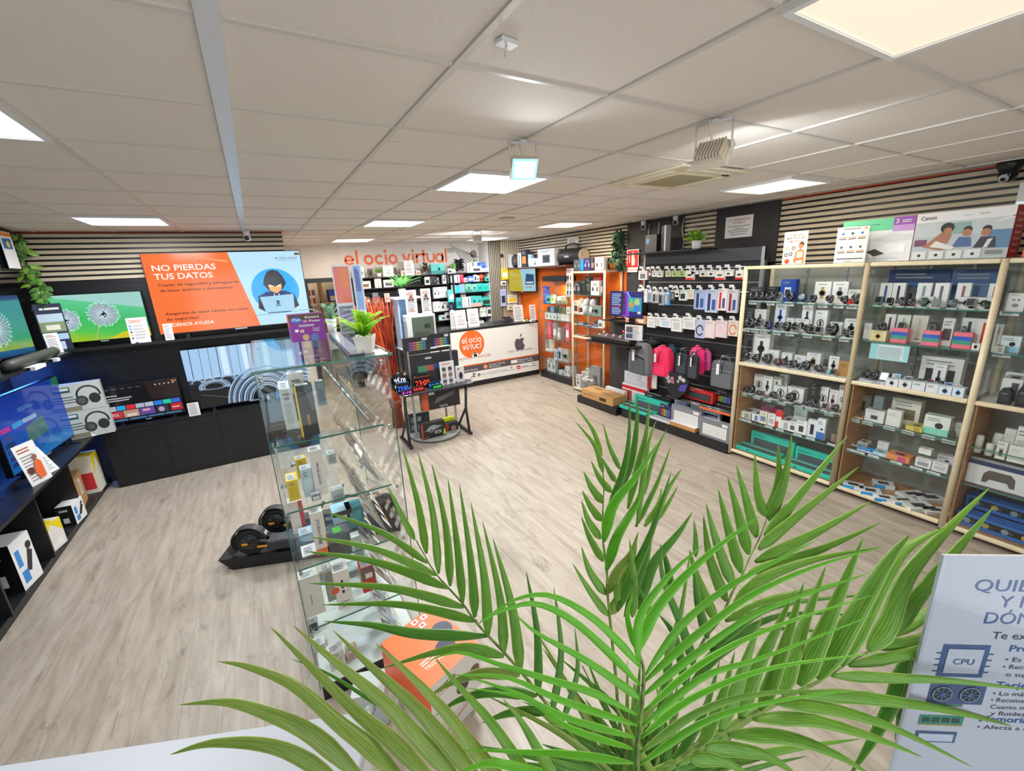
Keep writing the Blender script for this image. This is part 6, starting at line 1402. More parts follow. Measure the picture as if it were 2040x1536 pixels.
# ---- framed far cabinet
A0,A1=3.84,4.64; AX=4.07; AB=XR-.02
t=thing('glass_showcase','cream framed glass cabinet at the far right beside the monitor','display cabinet',(AX,A0,0)); Wd=A1-A0; D=AB-AX
for (x,y) in ((0,0),(0,Wd),(D-.03,0),(D-.03,Wd)): m=MB(); m.tube([(x,y,0),(x,y,2.08)],.02,CREAM,10); m.build('post',t)
for z in (.05,.98,2.06):
    m=MB(); m.box(-.015,.015,.02,Wd-.02,z-.015,z+.015,CREAM); m.build('rail',t); m=MB(); m.box(.02,D-.03,-.015,.01,z-.015,z+.015,CREAM); m.build('side_rail',t)
for z in (.06,.97): m=MB(); m.box(.02,D-.03,.02,Wd-.02,z-.012,z,M('#3a302c' if z>.5 else '#c9c9c4',.4)); m.build('board',t)
for z in (.8+.0,1.17,1.36,1.69): 
    if z==.8: continue
    m=MB(); m.box(.03,D-.05,.02,Wd-.02,z-.006,z,GLASSG); m.box(.027,.03,.02,Wd-.02,z-.007,z,GEDGE); m.build('glass_shelf',t)
m=MB(); m.box(.0,.004,.03,Wd-.03,.07,.96,GLASS); m.box(.0,.004,.03,Wd-.03,1.0,2.04,GLASS); m.build('glass_door',t)
m=MB(); m.box(.03,D-.04,-.002,.002,.07,2.04,GLASS); m.build('side_glass',t)
FC='in far framed cabinet'
kM=cv(1070,500,10.97); kN=cv(1070,620,9.6)
shelf_row('R',4.09,1.692,kM('''
785 940 665 hp #3a3c44 #c8a8b8 .05|grey headphone box
950 1060 620 gen #2a2c30 #3a3c40 .08|black tall box
1065 1165 560 gen #30383a #55605a .1|dark green box
1175 1350 655 hp #ece4e2 #4a3438 .03|white headphone box
1360 1435 660 gen #5a3a3c #c8b8b8 .08|maroon box
1175 1400 560 gen #b0382c #c84a38 .25|red brown box at the back
'''),'top, '+FC)
shelf_row('R',4.09,1.362,kM('''
800 900 1085 gen #e0d4d2 #4a2c34 .04|small pink white box
805 890 1015 ball #e8c02a #d89a1a .04 .05 .06|yellow round toy head
900 1010 1150 gen #dfe0e2 #26282c .04|white box with black window
945 1000 1020 plush #c8602a #e0c8a8 .09|small orange figure
1040 1120 1030 plush #d8d8e0 #e4e4ea .09|small white figure
1125 1180 1010 gen #4a3c44 #6a5a60 .1|dark tall box
1180 1260 1040 plush #e0e0e4 #d4d4d8 .06|white dog figure
1260 1330 1010 gen #4a4450 #6a6470 .12|grey tall box
1090 1400 1200 pad #7a8a84 #45504c .02|wide box with handheld console
'''),'second row, '+FC)
shelf_row('R',4.09,1.172,kN('''
700 750 270 eb #dcdcdc #3a3c40 .05|narrow white box
760 900 215 gen #55585e #c8cacc .05|grey tilted box
890 1020 280 two #4a86c8 #2a5a9a .03|light blue box
1045 1175 270 two #1f2f9a #dfe4f0 .03|deep blue box
1165 1250 170 gen #dfe2e6 #55585e .03|white box
1095 1160 180 gen #2a2c30 #45484e .1|black item
'''),'third row, '+FC)
shelf_row('R',4.09,.972,kN('''
690 860 650 flat #c8c4c4 #8a6a6a .05|flat pale controller
870 1050 655 flat #45403e #8a8a8a .05|flat dark controller
1060 1160 600 flat #6a4a44 #c8c8c8 .08|flat brown controller
1160 1260 640 flat #c8c8cc #3a3c40 .05|flat grey controller
'''),'middle board, '+FC)
shelf_row('R',4.09,.062,kN('''
700 750 1050 gen #8a98a4 #6a7884 .2|tall blue grey box
740 830 1220 eb #d4d0cc #3a3634 .05|small white console
850 980 1160 dev #c8ccc4 #5a5c58 .15|pale camera box
930 1000 1090 gen #b8dcc8 #c8e4d4 .25|mint box
1020 1200 1065 dev #8a8a90 #55555c .1|grey box
860 1060 1290 flat #dcdcdc #3a3c40 .05|white flat device
840 980 1340 flat #8a8a8c #6a6a6e .02|grey box lying
990 1090 1370 flat #8a8482 #6a6460 .02|brown grey box lying
'''),'floor, '+FC)
shelf_row('R',4.12,2.082,kM('''
800 945 190 hp #4a5a66 #8a9aa4 .05|blue grey headphone box
945 1010 175 gen #1f90dc #2aa0e8 .05|bright blue box
1020 1160 150 hp #3a3468 #a8a0d8 .05|violet headphone box
1170 1250 150 gen #2a2426 #8a7a6a .05|black box
1262 1450 145 hp #ece6e6 #5a4a4e .02|white headphone box
1455 1545 180 gen #4a4038 #2a2624 .08|dark brown box
'''),'on top of the far framed cabinet','headphone boxes above the far cabinet')
# ---- glass tower cabinets beyond
A0,A1=4.68,5.86; AX=4.19
t=thing('glass_cabinet','low framed glass cabinet with black base by the orange wall','display cabinet',(AX,A0,0)); Wd=A1-A0; D=XR-.02-AX
m=MB(); m.box(0,D,0,Wd,0,.13,BLK); m.build('plinth',t)
m=MB(); m.box(0,.004,0,Wd,.13,1.9,GLASS); m.box(.004,D,Wd-.004,Wd,.13,1.9,GLASS); m.build('glass_front',t)
m=MB(); 
for y in (0,Wd/2,Wd-.006): m.box(-.003,.006,y,y+.008,.13,1.9,GEDGE)
m.build('glass_edge',t)
for z in (.41,.57,.82,1.19,1.33,1.5,1.66): m=MB(); m.box(.01,D,.005,Wd-.005,z-.006,z,GLASSG); m.box(.006,.01,.005,Wd-.005,z-.007,z,GEDGE); m.build('glass_shelf',t)
GC='in cabinet by orange wall'
shelf_row('R',4.23,1.66,kM('''
140 245 770 gen #3a4aa8 #5a6ac8 .04 .04 -.19|blue hanging pack
'''),GC)
shelf_row('R',4.23,1.5,kM('''
200 285 970 gen #5ac0c8 #26302e .03|small cyan box
300 375 950 gen #e4e4c8 #d8c83a .03|small white box with yellow
385 470 1000 can #b8b4a8 #c8c4b8 .04|grey canister
490 560 990 can #b4b098 #c4c0a8 .04|beige canister
575 645 1000 can #c8b898 #d4c4a4 .04|tan canister
'''),'top, '+GC)
shelf_row('R',4.23,1.33,kM('''
225 285 1215 gen #2a3448 #3a4458 .05|dark blue box
290 370 1210 gen #7a8aa8 #8a9ab8 .05|grey blue box
375 450 1220 gen #2a2e2c #3a3e3c .05|black box
460 540 1230 gen #4a5240 #5a6250 .05|olive box
545 600 1240 gen #8a8a5a #6a6a4a .05|khaki box
640 715 1220 eb #e4e4e4 #26282a .03|white box with black picture
'''),'second row, '+GC)
shelf_row('R',4.23,1.19,kM('''
175 260 1330 eb #dfe0e0 #4a4c4e .03|white earphone box
265 335 1340 eb #d4dce0 #4a4c4e .03|pale earphone box
340 415 1355 eb #dfe0e0 #26282a .03|white earphone box
420 495 1370 eb #ccd4d4 #4a4c4e .03|pale earphone box
515 605 1380 pl #e4dedc #c8c0bc .03|low white box
615 700 1385 pl #e4dedc #c8c0bc .03|low white box
'''),'third row, '+GC)
shelf_row('R',4.23,.82,kN('''
155 195 200 gen #6a6464 #8a8484 .05|grey phone case
200 268 180 gen #d84a5a #e06a78 .04|pink phone case
305 375 230 gen #8a8a88 #dcdcdc .04|grey phone case
380 440 320 gen #c8a8a0 #e4e4e4 .04|beige phone case
470 535 310 gen #5a5458 #6a6468 .04|dark phone case
545 615 240 gen #d84a60 #e8e4e4 .04|pink and white phone case
'''),'fourth row, '+GC)
shelf_row('R',4.23,.57,kN('''
155 225 550 gen #8a8680 #9a9690 .04|grey tall pack
232 275 540 gen #d0ccc4 #c4c0b8 .04|white tall pack
280 320 545 gen #c8a888 #d8b898 .04|tan tall pack
160 290 725 flat #e0dedc #c8c8c8 .01 .06 -.03|white speaker bar
325 380 730 gen #c4ccdc #8a98b0 .01 .05 -.16|pale blue box
390 475 710 ph #b0bcd4 #26282a .02 .05 -.16|white box with black phone
'''),'fifth row, '+GC)
shelf_row('R',4.23,.132,kN('''
160 195 905 gen #5a6064 #6a7074 .05|grey box edge
200 345 905 hp #c8d0cc #4a504e .04|big box with headphones
350 450 1080 gen #2a2c2e #45484a .1|black gadget
415 540 1140 flat #c4ccd0 #8a9094 .02|white flat tablet
540 620 1050 hp #d4d8dc #26282c .04|tall white box with black picture
480 600 740 pad #b0a8a0 #7a746c .02 .08 .28|grey cooking gadget box
'''),'floor, '+GC)
m=MB(); m.box(4.19,XR-.02,5.02,5.72,1.905,2.0,BLK); tag(m.build('display_shelf'),'short dark shelf on the orange wall beneath the loudspeakers','shelf')
y=solve('y',1131,(4.2,0,1.7)); m=card(.2,.5,3,True,.05); tag(m.build('info_card',None,(4.23,y,1.63),R(-90)),'tall white info card before the orange wall','sign')
area('small_shelf_spot',(4.3,5.3,1.84),.15,.15,3,WARM)
seccam(solve('x',963,(0,7.3,2.7)),7.3,2.742,'small dark dome camera at the far end above the right back shelves',0,'#5a5c62')
# storeroom shelving seen through the doorway
t=thing('storage_rack','brown storage shelving seen through the back doorway','shelving',(.55,8.4,0))
for x in (0,.75): m=MB(); m.box(x,x+.04,0,.4,0,2.2,M('#8a6a45',.6)); m.build('upright',t)
for z in (.3,.75,1.2,1.65,2.1): m=MB(); m.box(0,.79,0,.4,z,z+.03,M('#a5845a',.6)); m.build('shelf_board',t)
for i,(x,z,w,h,c) in enumerate(((.1,.78,.25,.3,'#3a3448'),(.4,.78,.3,.25,'#8a3a30'),(.1,1.23,.5,.3,'#4a4440'),(.15,1.68,.4,.25,'#2f3f8a'),(.1,2.13,.6,.2,'#2f3f9a'))): m=MB(); m.box(.55+x,.55+x+w,8.42,8.7,z,z+h,M(c,.6)); m.box(.57+x,.53+x+w,8.415,8.42,z+.03,z+h*.5,M('#b8a890',.6)); tag(m.build('storage_box'),f'{["dark purple","reddish","dark grey","navy","blue"][i]} storage box on rack beyond the doorway','box')
m=MB(); m.box(.24,.5,8.9,8.93,1.4,2.0,M('#c8b8a8',.6)); f=Face(m,(.24,8.9,1.4),(1,0,0),(0,0,1))
for i in range(3):
    for j in range(3): f.rect(.03+.08*i,.08+.17*j,.06,.12,M(['#8a3a30','#5a4a48','#a87a5a'][(i+j)%3]),1)
tag(m.build('photo_board'),'notice board with dark pictures beyond the doorway','notice board')
# ================= glass tower, desk, rotating stand, scooters, foreground things =================
TX0,TX1,TY0,TY1,TZ=-.68,-.12,.74,1.86,1.80
t=thing('glass_tower','tall clear glass display tower full of phone boxes, mid floor','display cabinet',(TX0,TY0,0)); a,b=TX1-TX0,TY1-TY0
m=MB(); m.box(.01,a-.01,.01,b-.01,0,.09,BLK); m.build('plinth',t)
m=MB(); m.box(.012,a-.012,.012,b-.012,.09,.0915,M('#cfd6d4',.3)); m.build('base_liner',t)
m=MB(); m.box(-.01,a+.02,-.01,b+.01,TZ-.01,TZ,GLASSG); m.box(-.012,a+.022,-.013,-.01,TZ-.0105,TZ+.0005,GEDGE); m.box(a+.02,a+.0225,-.01,b+.01,TZ-.0105,TZ+.0005,GEDGE); m.box(-.012,a+.022,b+.01,b+.0125,TZ-.0105,TZ,GEDGE); m.build('top_plate',t)
for (n,x0,x1,y0,y1) in (('front_pane',0,a,0,.006),('back_pane',0,a,b-.006,b),('side_pane',0,.006,.008,b-.008),('side_pane',a-.006,a,.008,b-.008)):
    m=MB(); m.box(x0,x1,y0,y1,.09,TZ-.012,GLASS)
    if n=='front_pane':
        for x in (-.001,a-.003): m.box(x,x+.004,-.001,.007,.09,TZ-.012,GEDGE)
    if n=='back_pane':
        for x in (-.001,a-.003): m.box(x,x+.004,b-.007,b+.001,.09,TZ-.012,GEDGE)
    m.build(n,t)
TZS=(.46,.81,1.12,1.45)
for z in TZS:
    m=MB(); m.box(.012,a-.06,.012,b-.012,z-.007,z,GLASS); m.box(.012,a-.06,.0095,.012,z-.0075,z+.0003,GEDGE); m.build('glass_shelf',t)
for z in TZS+(TZ-.02,):
    for (x,y) in ((.02,.02),(a-.03,.02),(.02,b-.03),(a-.03,b-.03)):
        m=MB(); m.lathe([(.007,0),(.007,.016)],(x,y,z-.026),CHR,10); m.ball((x,y,z-.03),.009,CHR,8); m.build('clip',t)
def tbox(label,px0,px1,pyt,z,y,d,c,painter,name='phone_box',rz=0):
    x0=solve('x',px0,(0,y,z)); x1=solve('x',px1,(0,y,z)); w=x1-x0; h=solvez(pyt,(x0+x1)/2,y)-z
    m=MB(); m.box(-w/2,w/2,0,d,0,h,M(c,.35)); painter(Face(m,(-w/2,0,0),(1,0,0),(0,0,1)),w,h,m,d)
    f=Face(m,(-w/2,0,h),(1,0,0),(0,1,0)); f.rect(w*.1,d*.1,w*.7,d*.75,M('#c9ccd0',.4),1); f.lines(w*.15,d*.15,w*.55,d*.6,3,M('#6a6e74'),2)
    tag(m.build(name,None,((x0+x1)/2,y,z+.001),rz),label,'box','boxes in the glass tower')
def vtext(f,s,x,y,h,m,w): # text running down the face
    v,fa,x0,x1=glyphs(s,True); k=w/(x1-x0); kh=h/.7; f.mb.add([f.p(x+c*kh,y-(a-x0)*k,2) for a,c in v],fa,m)
def q_poco(f,w,h,m,d): f.rect(0,0,w*.1,h,M('#e8cf14',.4),1); f.poly([(w*.5,h),(w,h),(w,h*.5),(w*.8,h*.5)],M('#55606a',.4),1); vtext(f,'POCO',w*.45,h*.42,w*.14,M('#f0c020',.4),h*.2)
def q_txt(s,c='#4a4d52'): return lambda f,w,h,m,d: (vtext(f,s,w*.4,h*.75,w*.2,M(c,.4),h*.5), f.rect(w*.62,h*.3,w*.05,h*.3,LG,1))
def q_zte(f,w,h,m,d): vtext(f,'ZTE Blade A34',w*.4,h*.85,w*.22,M('#6a6e74',.4),h*.5); f.rect(w*.3,h*.25,w*.3,h*.1,GR,1); f.rect(0,0,w,h*.14,M('#f0742a',.4),1); f.rect(w*.9,0,w*.1,h*.45,M('#f0842a',.4),1)
def q_icon(f,w,h,m,d):
    for k in range(3): f.rect(w*.4,h*(.68-.13*k),w*.16,h*.08,DK,1); f.rect(w*.62,h*(.71-.13*k),w*.25,h*.01,GR,1)
    f.disc(0,h*.55,w*.25,M('#e0522a',.4),1); f.lines(w*.2,h*.05,w*.6,h*.18,3,GR,1)
def q_plain(c): return lambda f,w,h,m,d: (f.rect(w*.15,h*.15,w*.7,h*.5,M(c,.4),1),f.lines(w*.2,h*.72,w*.5,h*.2,2,GR,2))
# top level
tbox('black phone box lettered POCO with yellow edge in the tower top',603,638,768,1.45,.80,.05,'#26282b',q_poco)
tbox('white phone box with dark lettered top behind the black one',592,622,744,1.45,.95,.06,'#dfe2e2',q_plain('#2a2c2e'))
tbox('pale tall phone box at the left side of tower top shelf',572,598,775,1.45,.96,.2,'#ccd6d2',q_plain('#b8c4c0'))
tbox('small grey box behind the black phone box in the tower',636,652,760,1.45,1.3,.06,'#6a7a7c',q_plain('#55646a'))
# second
tbox('tall white phone box with printed name on the second tower shelf',631,655,898,1.12,.84,.07,'#e8e4e0',q_txt('Xiaomi'))
tbox('pale blue phone box with yellow side on the second tower shelf',608,629,935,1.12,.86,.06,'#b8d0da',q_plain('#c8dce4'))
tbox('small yellow box on the second tower shelf',578,600,958,1.12,.86,.1,'#e8c81c',q_plain('#d8b818'))
tbox('yellow tall box at the back of the second tower shelf',595,616,915,1.12,1.1,.06,'#e0c020',q_plain('#d0b020'))
tbox('grey box low on the second tower shelf',622,640,985,1.12,.8,.03,'#8a9498',q_plain('#dfe4e4'))
tbox('dark grey box at the back left of the second tower shelf',580,600,925,1.12,1.3,.06,'#5a686a',q_plain('#c8ccc8'))
# third
tbox('tall white box lettered ZTE Blade on the third tower shelf',632,657,1022,.81,.82,.06,'#e6e2de',q_zte)
tbox('light blue box on the third tower shelf',598,627,1064,.81,1.0,.08,'#9ac4e0',q_plain('#b8d8ea'))
tbox('white box lying at the left of the third tower shelf',603,633,1105,.81,.84,.1,'#d8dedd',q_plain('#c4ccd0'))
tbox('white box with red side leaning on the third tower shelf',585,612,1000,.81,1.1,.06,'#e6dcd4',lambda f,w,h,m,d: f.rect(w*.7,0,w*.3,h,M('#c83a48',.4),1))
tbox('green box on the third tower shelf',664,680,1062,.81,.98,.06,'#4fb848',q_plain('#6ac85a'))
tbox('blue and black boxed gadget on the third tower shelf',662,700,1040,.81,1.2,.12,'#a8cfe4',lambda f,w,h,m,d: f.rect(0,0,w,h*.4,M('#23282c',.4),1))
tbox('teal box at the back right of the third tower shelf',690,722,1050,.81,1.2,.1,'#3a8a94',q_plain('#5aaab4'))
# fourth
tbox('white phone box with green mark on the fourth tower shelf',610,650,1150,.46,.84,.07,'#e4e2da',lambda f,w,h,m,d: f.rect(w*.4,h*.3,w*.06,h*.25,M('#8ab83a'),1))
tbox('white box with three black icons on the fourth tower shelf',676,706,1138,.46,.8,.08,'#e9e4e0',q_icon)
tbox('brown and red phone box on the fourth tower shelf',725,752,1130,.46,.86,.08,'#b8321e',lambda f,w,h,m,d: (f.rect(0,h*.5,w,h*.5,M('#6a5a50',.4),1),f.rect(w*.3,h*.55,w*.5,h*.2,WHT,2)))
tbox('grey green box between the white ones on the fourth tower shelf',655,672,1140,.46,.9,.1,'#a8a894',q_plain('#b8b8a4'))
tbox('pale blue boxed item on the fourth tower shelf',690,720,1150,.46,1.1,.1,'#b4c8cc',q_plain('#8a9aa0'))
# bottom
tbox('white boxed earbuds pair at the bottom left of the tower',620,638,1230,.092,1.15,.05,'#dfe6e6',q_plain('#26282a'))
tbox('white phone box leaning at the tower bottom',660,690,1300,.092,.82,.07,'#e0d8d0',q_plain('#c8b8a8'))
tbox('pink and white phone box at the tower bottom',692,715,1300,.092,.84,.07,'#d8b0a4',q_plain('#c89a8c'))
tbox('white box with sky blue stripe at the tower bottom',716,748,1290,.092,.9,.07,'#d8e4ec',lambda f,w,h,m,d: f.rect(0,0,w*.25,h,M('#2f9ae0',.4),1))
tbox('white accessory box with blue clip at the tower bottom left corner',636,652,1345,.092,.78,.04,'#dfe2e6',lambda f,w,h,m,d: f.ring(w*.5,h*.7,w*.3,w*.12,M('#1f8ae0',.4),1))
tbox('blue and white box at the tower bottom centre back',672,700,1262,.092,1.1,.08,'#c4d4dc',q_plain('#3a9ae0'))
for (a_,b_,yt,z_,y_,c_,l_) in ((628,650,1285,.092,1.0,'#d4dcdc','pale box second from the left corner'),(650,672,1268,.092,1.3,'#c8d0d0','grey white box at the far back left'),(706,732,1275,.092,1.3,'#dfe0dc','white box at the far back centre'),(730,752,1262,.092,1.55,'#b8c8d0','bluish box at the far back'),(628,652,1165,.46,1.2,'#c9d0cc','pale box at the back left'),(700,722,1150,.46,1.45,'#d4d8d8','white box at the far back'),(660,684,1040,.81,1.5,'#c4ccce','pale box at the far back'),(655,672,905,1.12,1.2,'#b8c4c4','grey green box at the back right')):
    tbox(l_+' of '+{.092:'lowest',.46:'fourth',.81:'third',1.12:'second'}[z_]+' tower level',a_,b_,yt,z_,y_,.07,c_,q_plain('#9aa4a8'))
# phones on tilted stands, facing the right pane
N4=['topmost','second','third','fourth','lowest']
cols=['#dfe6e6','#9fc8c4','#b8c4cc','#c9d4da','#3a4a5c','#d8dcd8','#8aa0a8','#c8b0a8','#2a3038']
for li,z in enumerate((1.45,1.12,.81,.46,.092)):
    m=MB()
    for yy in (.80,1.74): m.box(-.33,-.2,yy,yy+.006,z+.001,z+.02,ACRY)
    m.obox((-.275,1.27,z+.1),(.052,0,-.09),(0,.48,0),(.0015,0,.0009),ACRY)
    m.obox((-.222,1.27,z+.012),(.02,0,0),(0,.48,0),(0,0,.003),ACRY); m.tube([(-.225,.8,z+.02),(-.225,1.74,z+.02)],.004,ACRY,6)
    tag(m.build('acrylic_rack'),f'tilted clear acrylic phone rack on the {N4[li]} level of the tower','display rack')
    for k in range(7):
        y=.84+k*.135; c=cols[(k*3+li*2)%9]; t=thing('smartphone',f'phone on tilted stand, {NTH[k]} from the front, {N4[li]} tower level','phone',(-.235,y,z+.02),0,'phones on tilted stands in the tower')
        ax=Vector((.87,0,.5)); up=Vector((-.5,0,.87)); m=MB(); m.obox(up*.078,(0,.035,0),up*.076,ax*.004,M(c,.25)); m.build('phone_body',t)
        m=MB(); m.obox(up*.078+ax*.0046,(0,.032,0),up*.072,ax*.0004,M('#15171c',.08)); m.build('screen',t)
        m=MB(); m.obox(up*.12-ax*.006,(0,.013,0),up*.016,ax*.002,M('#26282c',.2)); m.build('camera_block',t)
        m=MB(); m.obox(Vector((.02,.0,.035)),(0,.03,0),up*.035,ax*.001,WHT); m.obox(Vector((.021,.0,.055)),(0,.03,0),up*.004,ax*.001,M('#d8a860')); m.build('spec_card',t)
# ---- things on the tower top
p=at('z',TZ,583,683); q=at('z',TZ,652,675); d=q-p; w=d.length; h=solvez(629,p.x,p.y)-TZ
m=MB(); m.box(0,w,0,.1,0,h,M('#7a2a8a',.35)); f=Face(m,(0,0,0),(1,0,0),(0,0,1)); f.rect(0,h*.8,w,h*.2,M('#5a3a30',.4),1)
f.disc(w*.2,h*.8,w*.15,M('#2a6fc4',.35),2,.6); f.text('VTech',w*.2,h*.77,h*.09,WHT,3,w*.24,'C',True); f.text('Kamera',w*.66,h*.84,h*.09,WHT,3,w*.4,'C',True); f.text('3D',w*.45,h*.7,h*.08,M('#e8c8a0'),3,w*.12,'C',True); f.text('Foto',w*.72,h*.7,h*.08,WHT,3,w*.3,'C',True)
f.lines(w*.25,h*.54,w*.5,h*.08,2,WHT,2); f.rect(w*.12,h*.36,w*.1,h*.1,M('#e4d8e8'),2); f.rect(w*.27,h*.33,w*.1,h*.1,WHT,2); f.disc(w*.32,h*.38,w*.03,M('#e05a2a'),3); f.text('Touch',w*.72,h*.42,h*.06,WHT,2,w*.2,'C'); f.text('Video',w*.72,h*.34,h*.06,WHT,2,w*.2,'C')
f.disc(w*.4,h*.14,w*.1,M('#b89a78'),2); f.disc(w*.65,h*.12,w*.12,M('#5a6aa8'),2)
g=Face(m,(0,.1,0),(0,-1,0),(0,0,1)); g.rect(0,h*.55,.1,h*.45,M('#e8643a',.4),1); g.rect(0,0,.1,h*.55,M('#9a5ab0',.4),1)
tag(m.build('toy_box',None,(p.x,p.y,TZ+.001),math.atan2(d.y,d.x)),'purple toy camera box lettered VTech on the glass tower','box')
def fern(label,x,y,z,pot,pr,ph,sq,n,L_,mats,up=1.0,lw=.012):
    t=thing('potted_fern',label,'plant',(x,y,z)); m=MB(); k=1.4142 if sq else 1
    m.lathe([(pr*.62*k,0),(pr*.7*k,.003),(pr*k,ph),(pr*.93*k,ph),(pr*.9*k,ph*.9)],(0,0,0),M(pot,.3),4 if sq else 18,sm=not sq); o=m.build('pot',t); 
    if sq: o.rotation_euler=(0,0,R(45-25))
    m=MB(); m.lathe([(pr*.88,ph*.86),(pr*.1,ph*.92)],(0,0,0),M('#3a3026',.9),12); m.build('soil',t)
    m=MB()
    for i in range(n):
        a=i*6.283/n+random.uniform(-.2,.2); el=random.uniform(.55,1.35)*up; Lf=L_*random.uniform(.75,1.1); P=[]
        for s in range(9): u=s/8; r=Lf*u*math.cos(el)*(.6+.6*u); zz=ph*.9+Lf*u*math.sin(el)*(1-.25*u*u); P.append(Vector((r*math.cos(a),r*math.sin(a),zz)))
        mt=random.choice(mats); m.tube(P,.0018,mt,4,False); sd=Vector((-math.sin(a),math.cos(a),0))
        for s in range(1,16):
            u=s/16*8; j=int(u); pp=P[j].lerp(P[min(j+1,8)],u-j); dd=(P[min(j+1,8)]-P[j]).normalized(); l=lw*3*(1-.6*abs(s/16-.4))
            for sg in (-1,1): leaf(m,pp,(sd*sg+dd*.5),Vector((0,0,1)),l,lw,mt)
    m.build('fronds',t); return t
LIME=[noise_mat('lime_fern','#a4e01a','#d4f83a',25,.5),noise_mat('green_fern','#6cc02a','#a4e030',25,.5)]
PALE=[noise_mat('pale_plant','#6faa8a','#a8d4b4',25,.5),M('#c8e4d0',.6)]
fern('bright lime fern in a square white pot on the glass tower',-.195,.84,TZ+.001,'#e2dcd4',.045,.085,True,26,.18,LIME,1.15,.011)
fern('pale green plant in narrow white pot at the tower back',-.21,1.79,TZ+.001,'#dfe2e0',.035,.1,False,12,.15,PALE,1.15,.01)
t=thing('poster_holder','clear upright holder with orange sheet behind the lime fern','sign holder',(-.17,1.72,TZ+.001),R(-8)); 
m=MB(); m.box(0,.11,0,.006,0,.44,M('#e4e4ea',.3)); f=Face(m,(0,0,0),(1,0,0),(0,0,1)); f.rect(.008,.2,.094,.23,M('#f07a68',.3),1); f.rect(.045,.3,.05,.12,M('#f28a4a',.3),2); f.rect(.01,.01,.09,.17,M('#8a88a0',.3),1)
for k in range(5): f.line(.01,.02+.03*k,.1,.05+.028*k,.006,M('#d8d8e8',.3),2)
m.build('sheet',t); m=MB(); m.box(-.004,.114,-.006,-.004,0,.445,ACRY); m.box(0,.11,-.04,.04,0,.003,ACRY); m.build('holder',t)
t=thing('poster_holder','clear upright holder with light blue sheet beside the orange one','sign holder',(-.04,1.72,TZ+.001),R(-8)); t.location=(-.05,1.7,TZ+.001)
m=MB(); m.box(0,.06,0,.006,0,.44,M('#e4e6ee',.3)); f=Face(m,(0,0,0),(1,0,0),(0,0,1)); f.rect(.01,.15,.04,.28,M('#8ab8f0',.3),1); f.poly([(.015,.27),(.045,.27),(.04,.4),(.015,.42)],M('#5a6ab0',.3),2); m.build('sheet',t); m=MB(); m.box(-.003,.063,-.006,-.004,0,.445,ACRY); m.box(0,.06,-.03,.03,0,.003,ACRY); m.build('holder',t)
m=MB(); p=at('z',TZ,667,667); q=at('z',TZ,712,711); d=(q-p); mid=(p+q)/2; m.obox((0,0,.007),(d.length/2,0,0),(0,.035,0),(0,0,.006),M('#1d2a3c',.2)); m.obox((0,.0,.014),(d.length/2-.01,0,0),(0,.028,0),(0,0,.001),M('#c8ccd4',.15,.6)); tag(m.build('closed_laptop',None,(mid.x,mid.y,TZ+.001),math.atan2(d.y,d.x)),'thin dark closed laptop lying along the tower edge behind the fern','laptop')
# ---- scooters on black platform
u=Vector((.937,-.35,0)); v=Vector((.35,.937,0)); O=Vector((-1.19,2.32,0))
m=MB(); m.prism([(.06,0),(1.0,0),(1.0,.1),(-.03,.1)],(0,.28,0),BLK); tag(m.build('scooter_platform',None,O,math.atan2(u.y,u.x)),'low black platform under the electric scooters','plinth')
def scooter(label,wx,wy,z0,yaw):
    t=thing('electric_scooter',label,'scooter',(wx,wy,z0),yaw); TY=M('#1c1d1f',.7)
    m=MB(); prof=[(.075,-.022),(.1,-.024),(.112,-.014),(.114,0),(.112,.014),(.1,.024),(.075,.022)]; m.lathe(prof,(0,0,.114),TY,28,(0,1,0)); m.build('rear_wheel',t)
    m=MB(); m.lathe([(.07,-.026),(.066,-.03),(.03,-.034),(.012,-.036)],(0,0,.114),M('#2e3034',.4),24,(0,1,0)); 
    for k in range(5): a=k*1.2566; m.ball((.045*math.cos(a),-.034,.114+.045*math.sin(a)),.006,M('#55585c',.3),8)
    m.build('hub_motor',t)
    m=MB(); n=14; vs=[];fs=[]
    for k in range(n+1):
        a=R(215-k*185/n)
        for (yy,rr) in ((-.034,.13),(.034,.13),(.034,.122),(-.034,.122)): vs.append((rr*math.cos(a),yy,.114+rr*math.sin(a)))
    for k in range(n):
        for j in range(4): l=(j+1)%4; fs.append((k*4+j,k*4+l,k*4+4+l,k*4+4+j))
    m.add(vs,fs,M('#34363a',.45)); m.build('mudguard',t)
    m=MB(); m.prism([(.13,.06),(.16,.05),(.72,.05),(.78,.08),(.75,.115),(.2,.112),(.14,.12)],(0,.13,0),M('#33363b',.5),(0,-.065,0)); m.box(.2,.72,-.055,.055,.1145,.119,M('#44474b',.8)); m.build('deck',t)
    m=MB(); m.tube([(0,-.04,.114),(.09,-.045,.13),(.2,-.05,.1)],.013,M('#2a2c30',.4),8); m.tube([(0,.04,.114),(.2,.05,.1)],.013,M('#2a2c30',.4),8); m.build('fork',t)
    m=MB(); m.box(.07,.14,-.069,-.066,.085,.1,M('#f2a020',.3)); m.box(-.05,.03,-.04,-.036,.1,.115,M('#f6a41c',.3)); m.build('reflector',t)
    m=MB(); m.prism([(-.13,.1),(-.155,.09),(-.165,.03),(-.14,.02),(-.12,.06)],(0,.05,0),M('#3a3c34',.6),(0,-.025,0)); m.build('mudflap',t)
    m=MB(); m.lathe(prof,(.88,0,.114),TY,28,(0,1,0)); m.build('front_wheel',t)
    m=MB(); m.tube([(.88,.04,.114),(.84,.0,.24),(.5,.0,.25)],.014,M('#2f3136',.4),10); m.tube([(.52,-.2,.26),(.52,.2,.26)],.011,M('#232428',.5),8); m.build('folded_stem',t)
    m=MB(); m.box(.4,.48,-.0665,-.065,.08,.11,LG); m.build('badge',t)
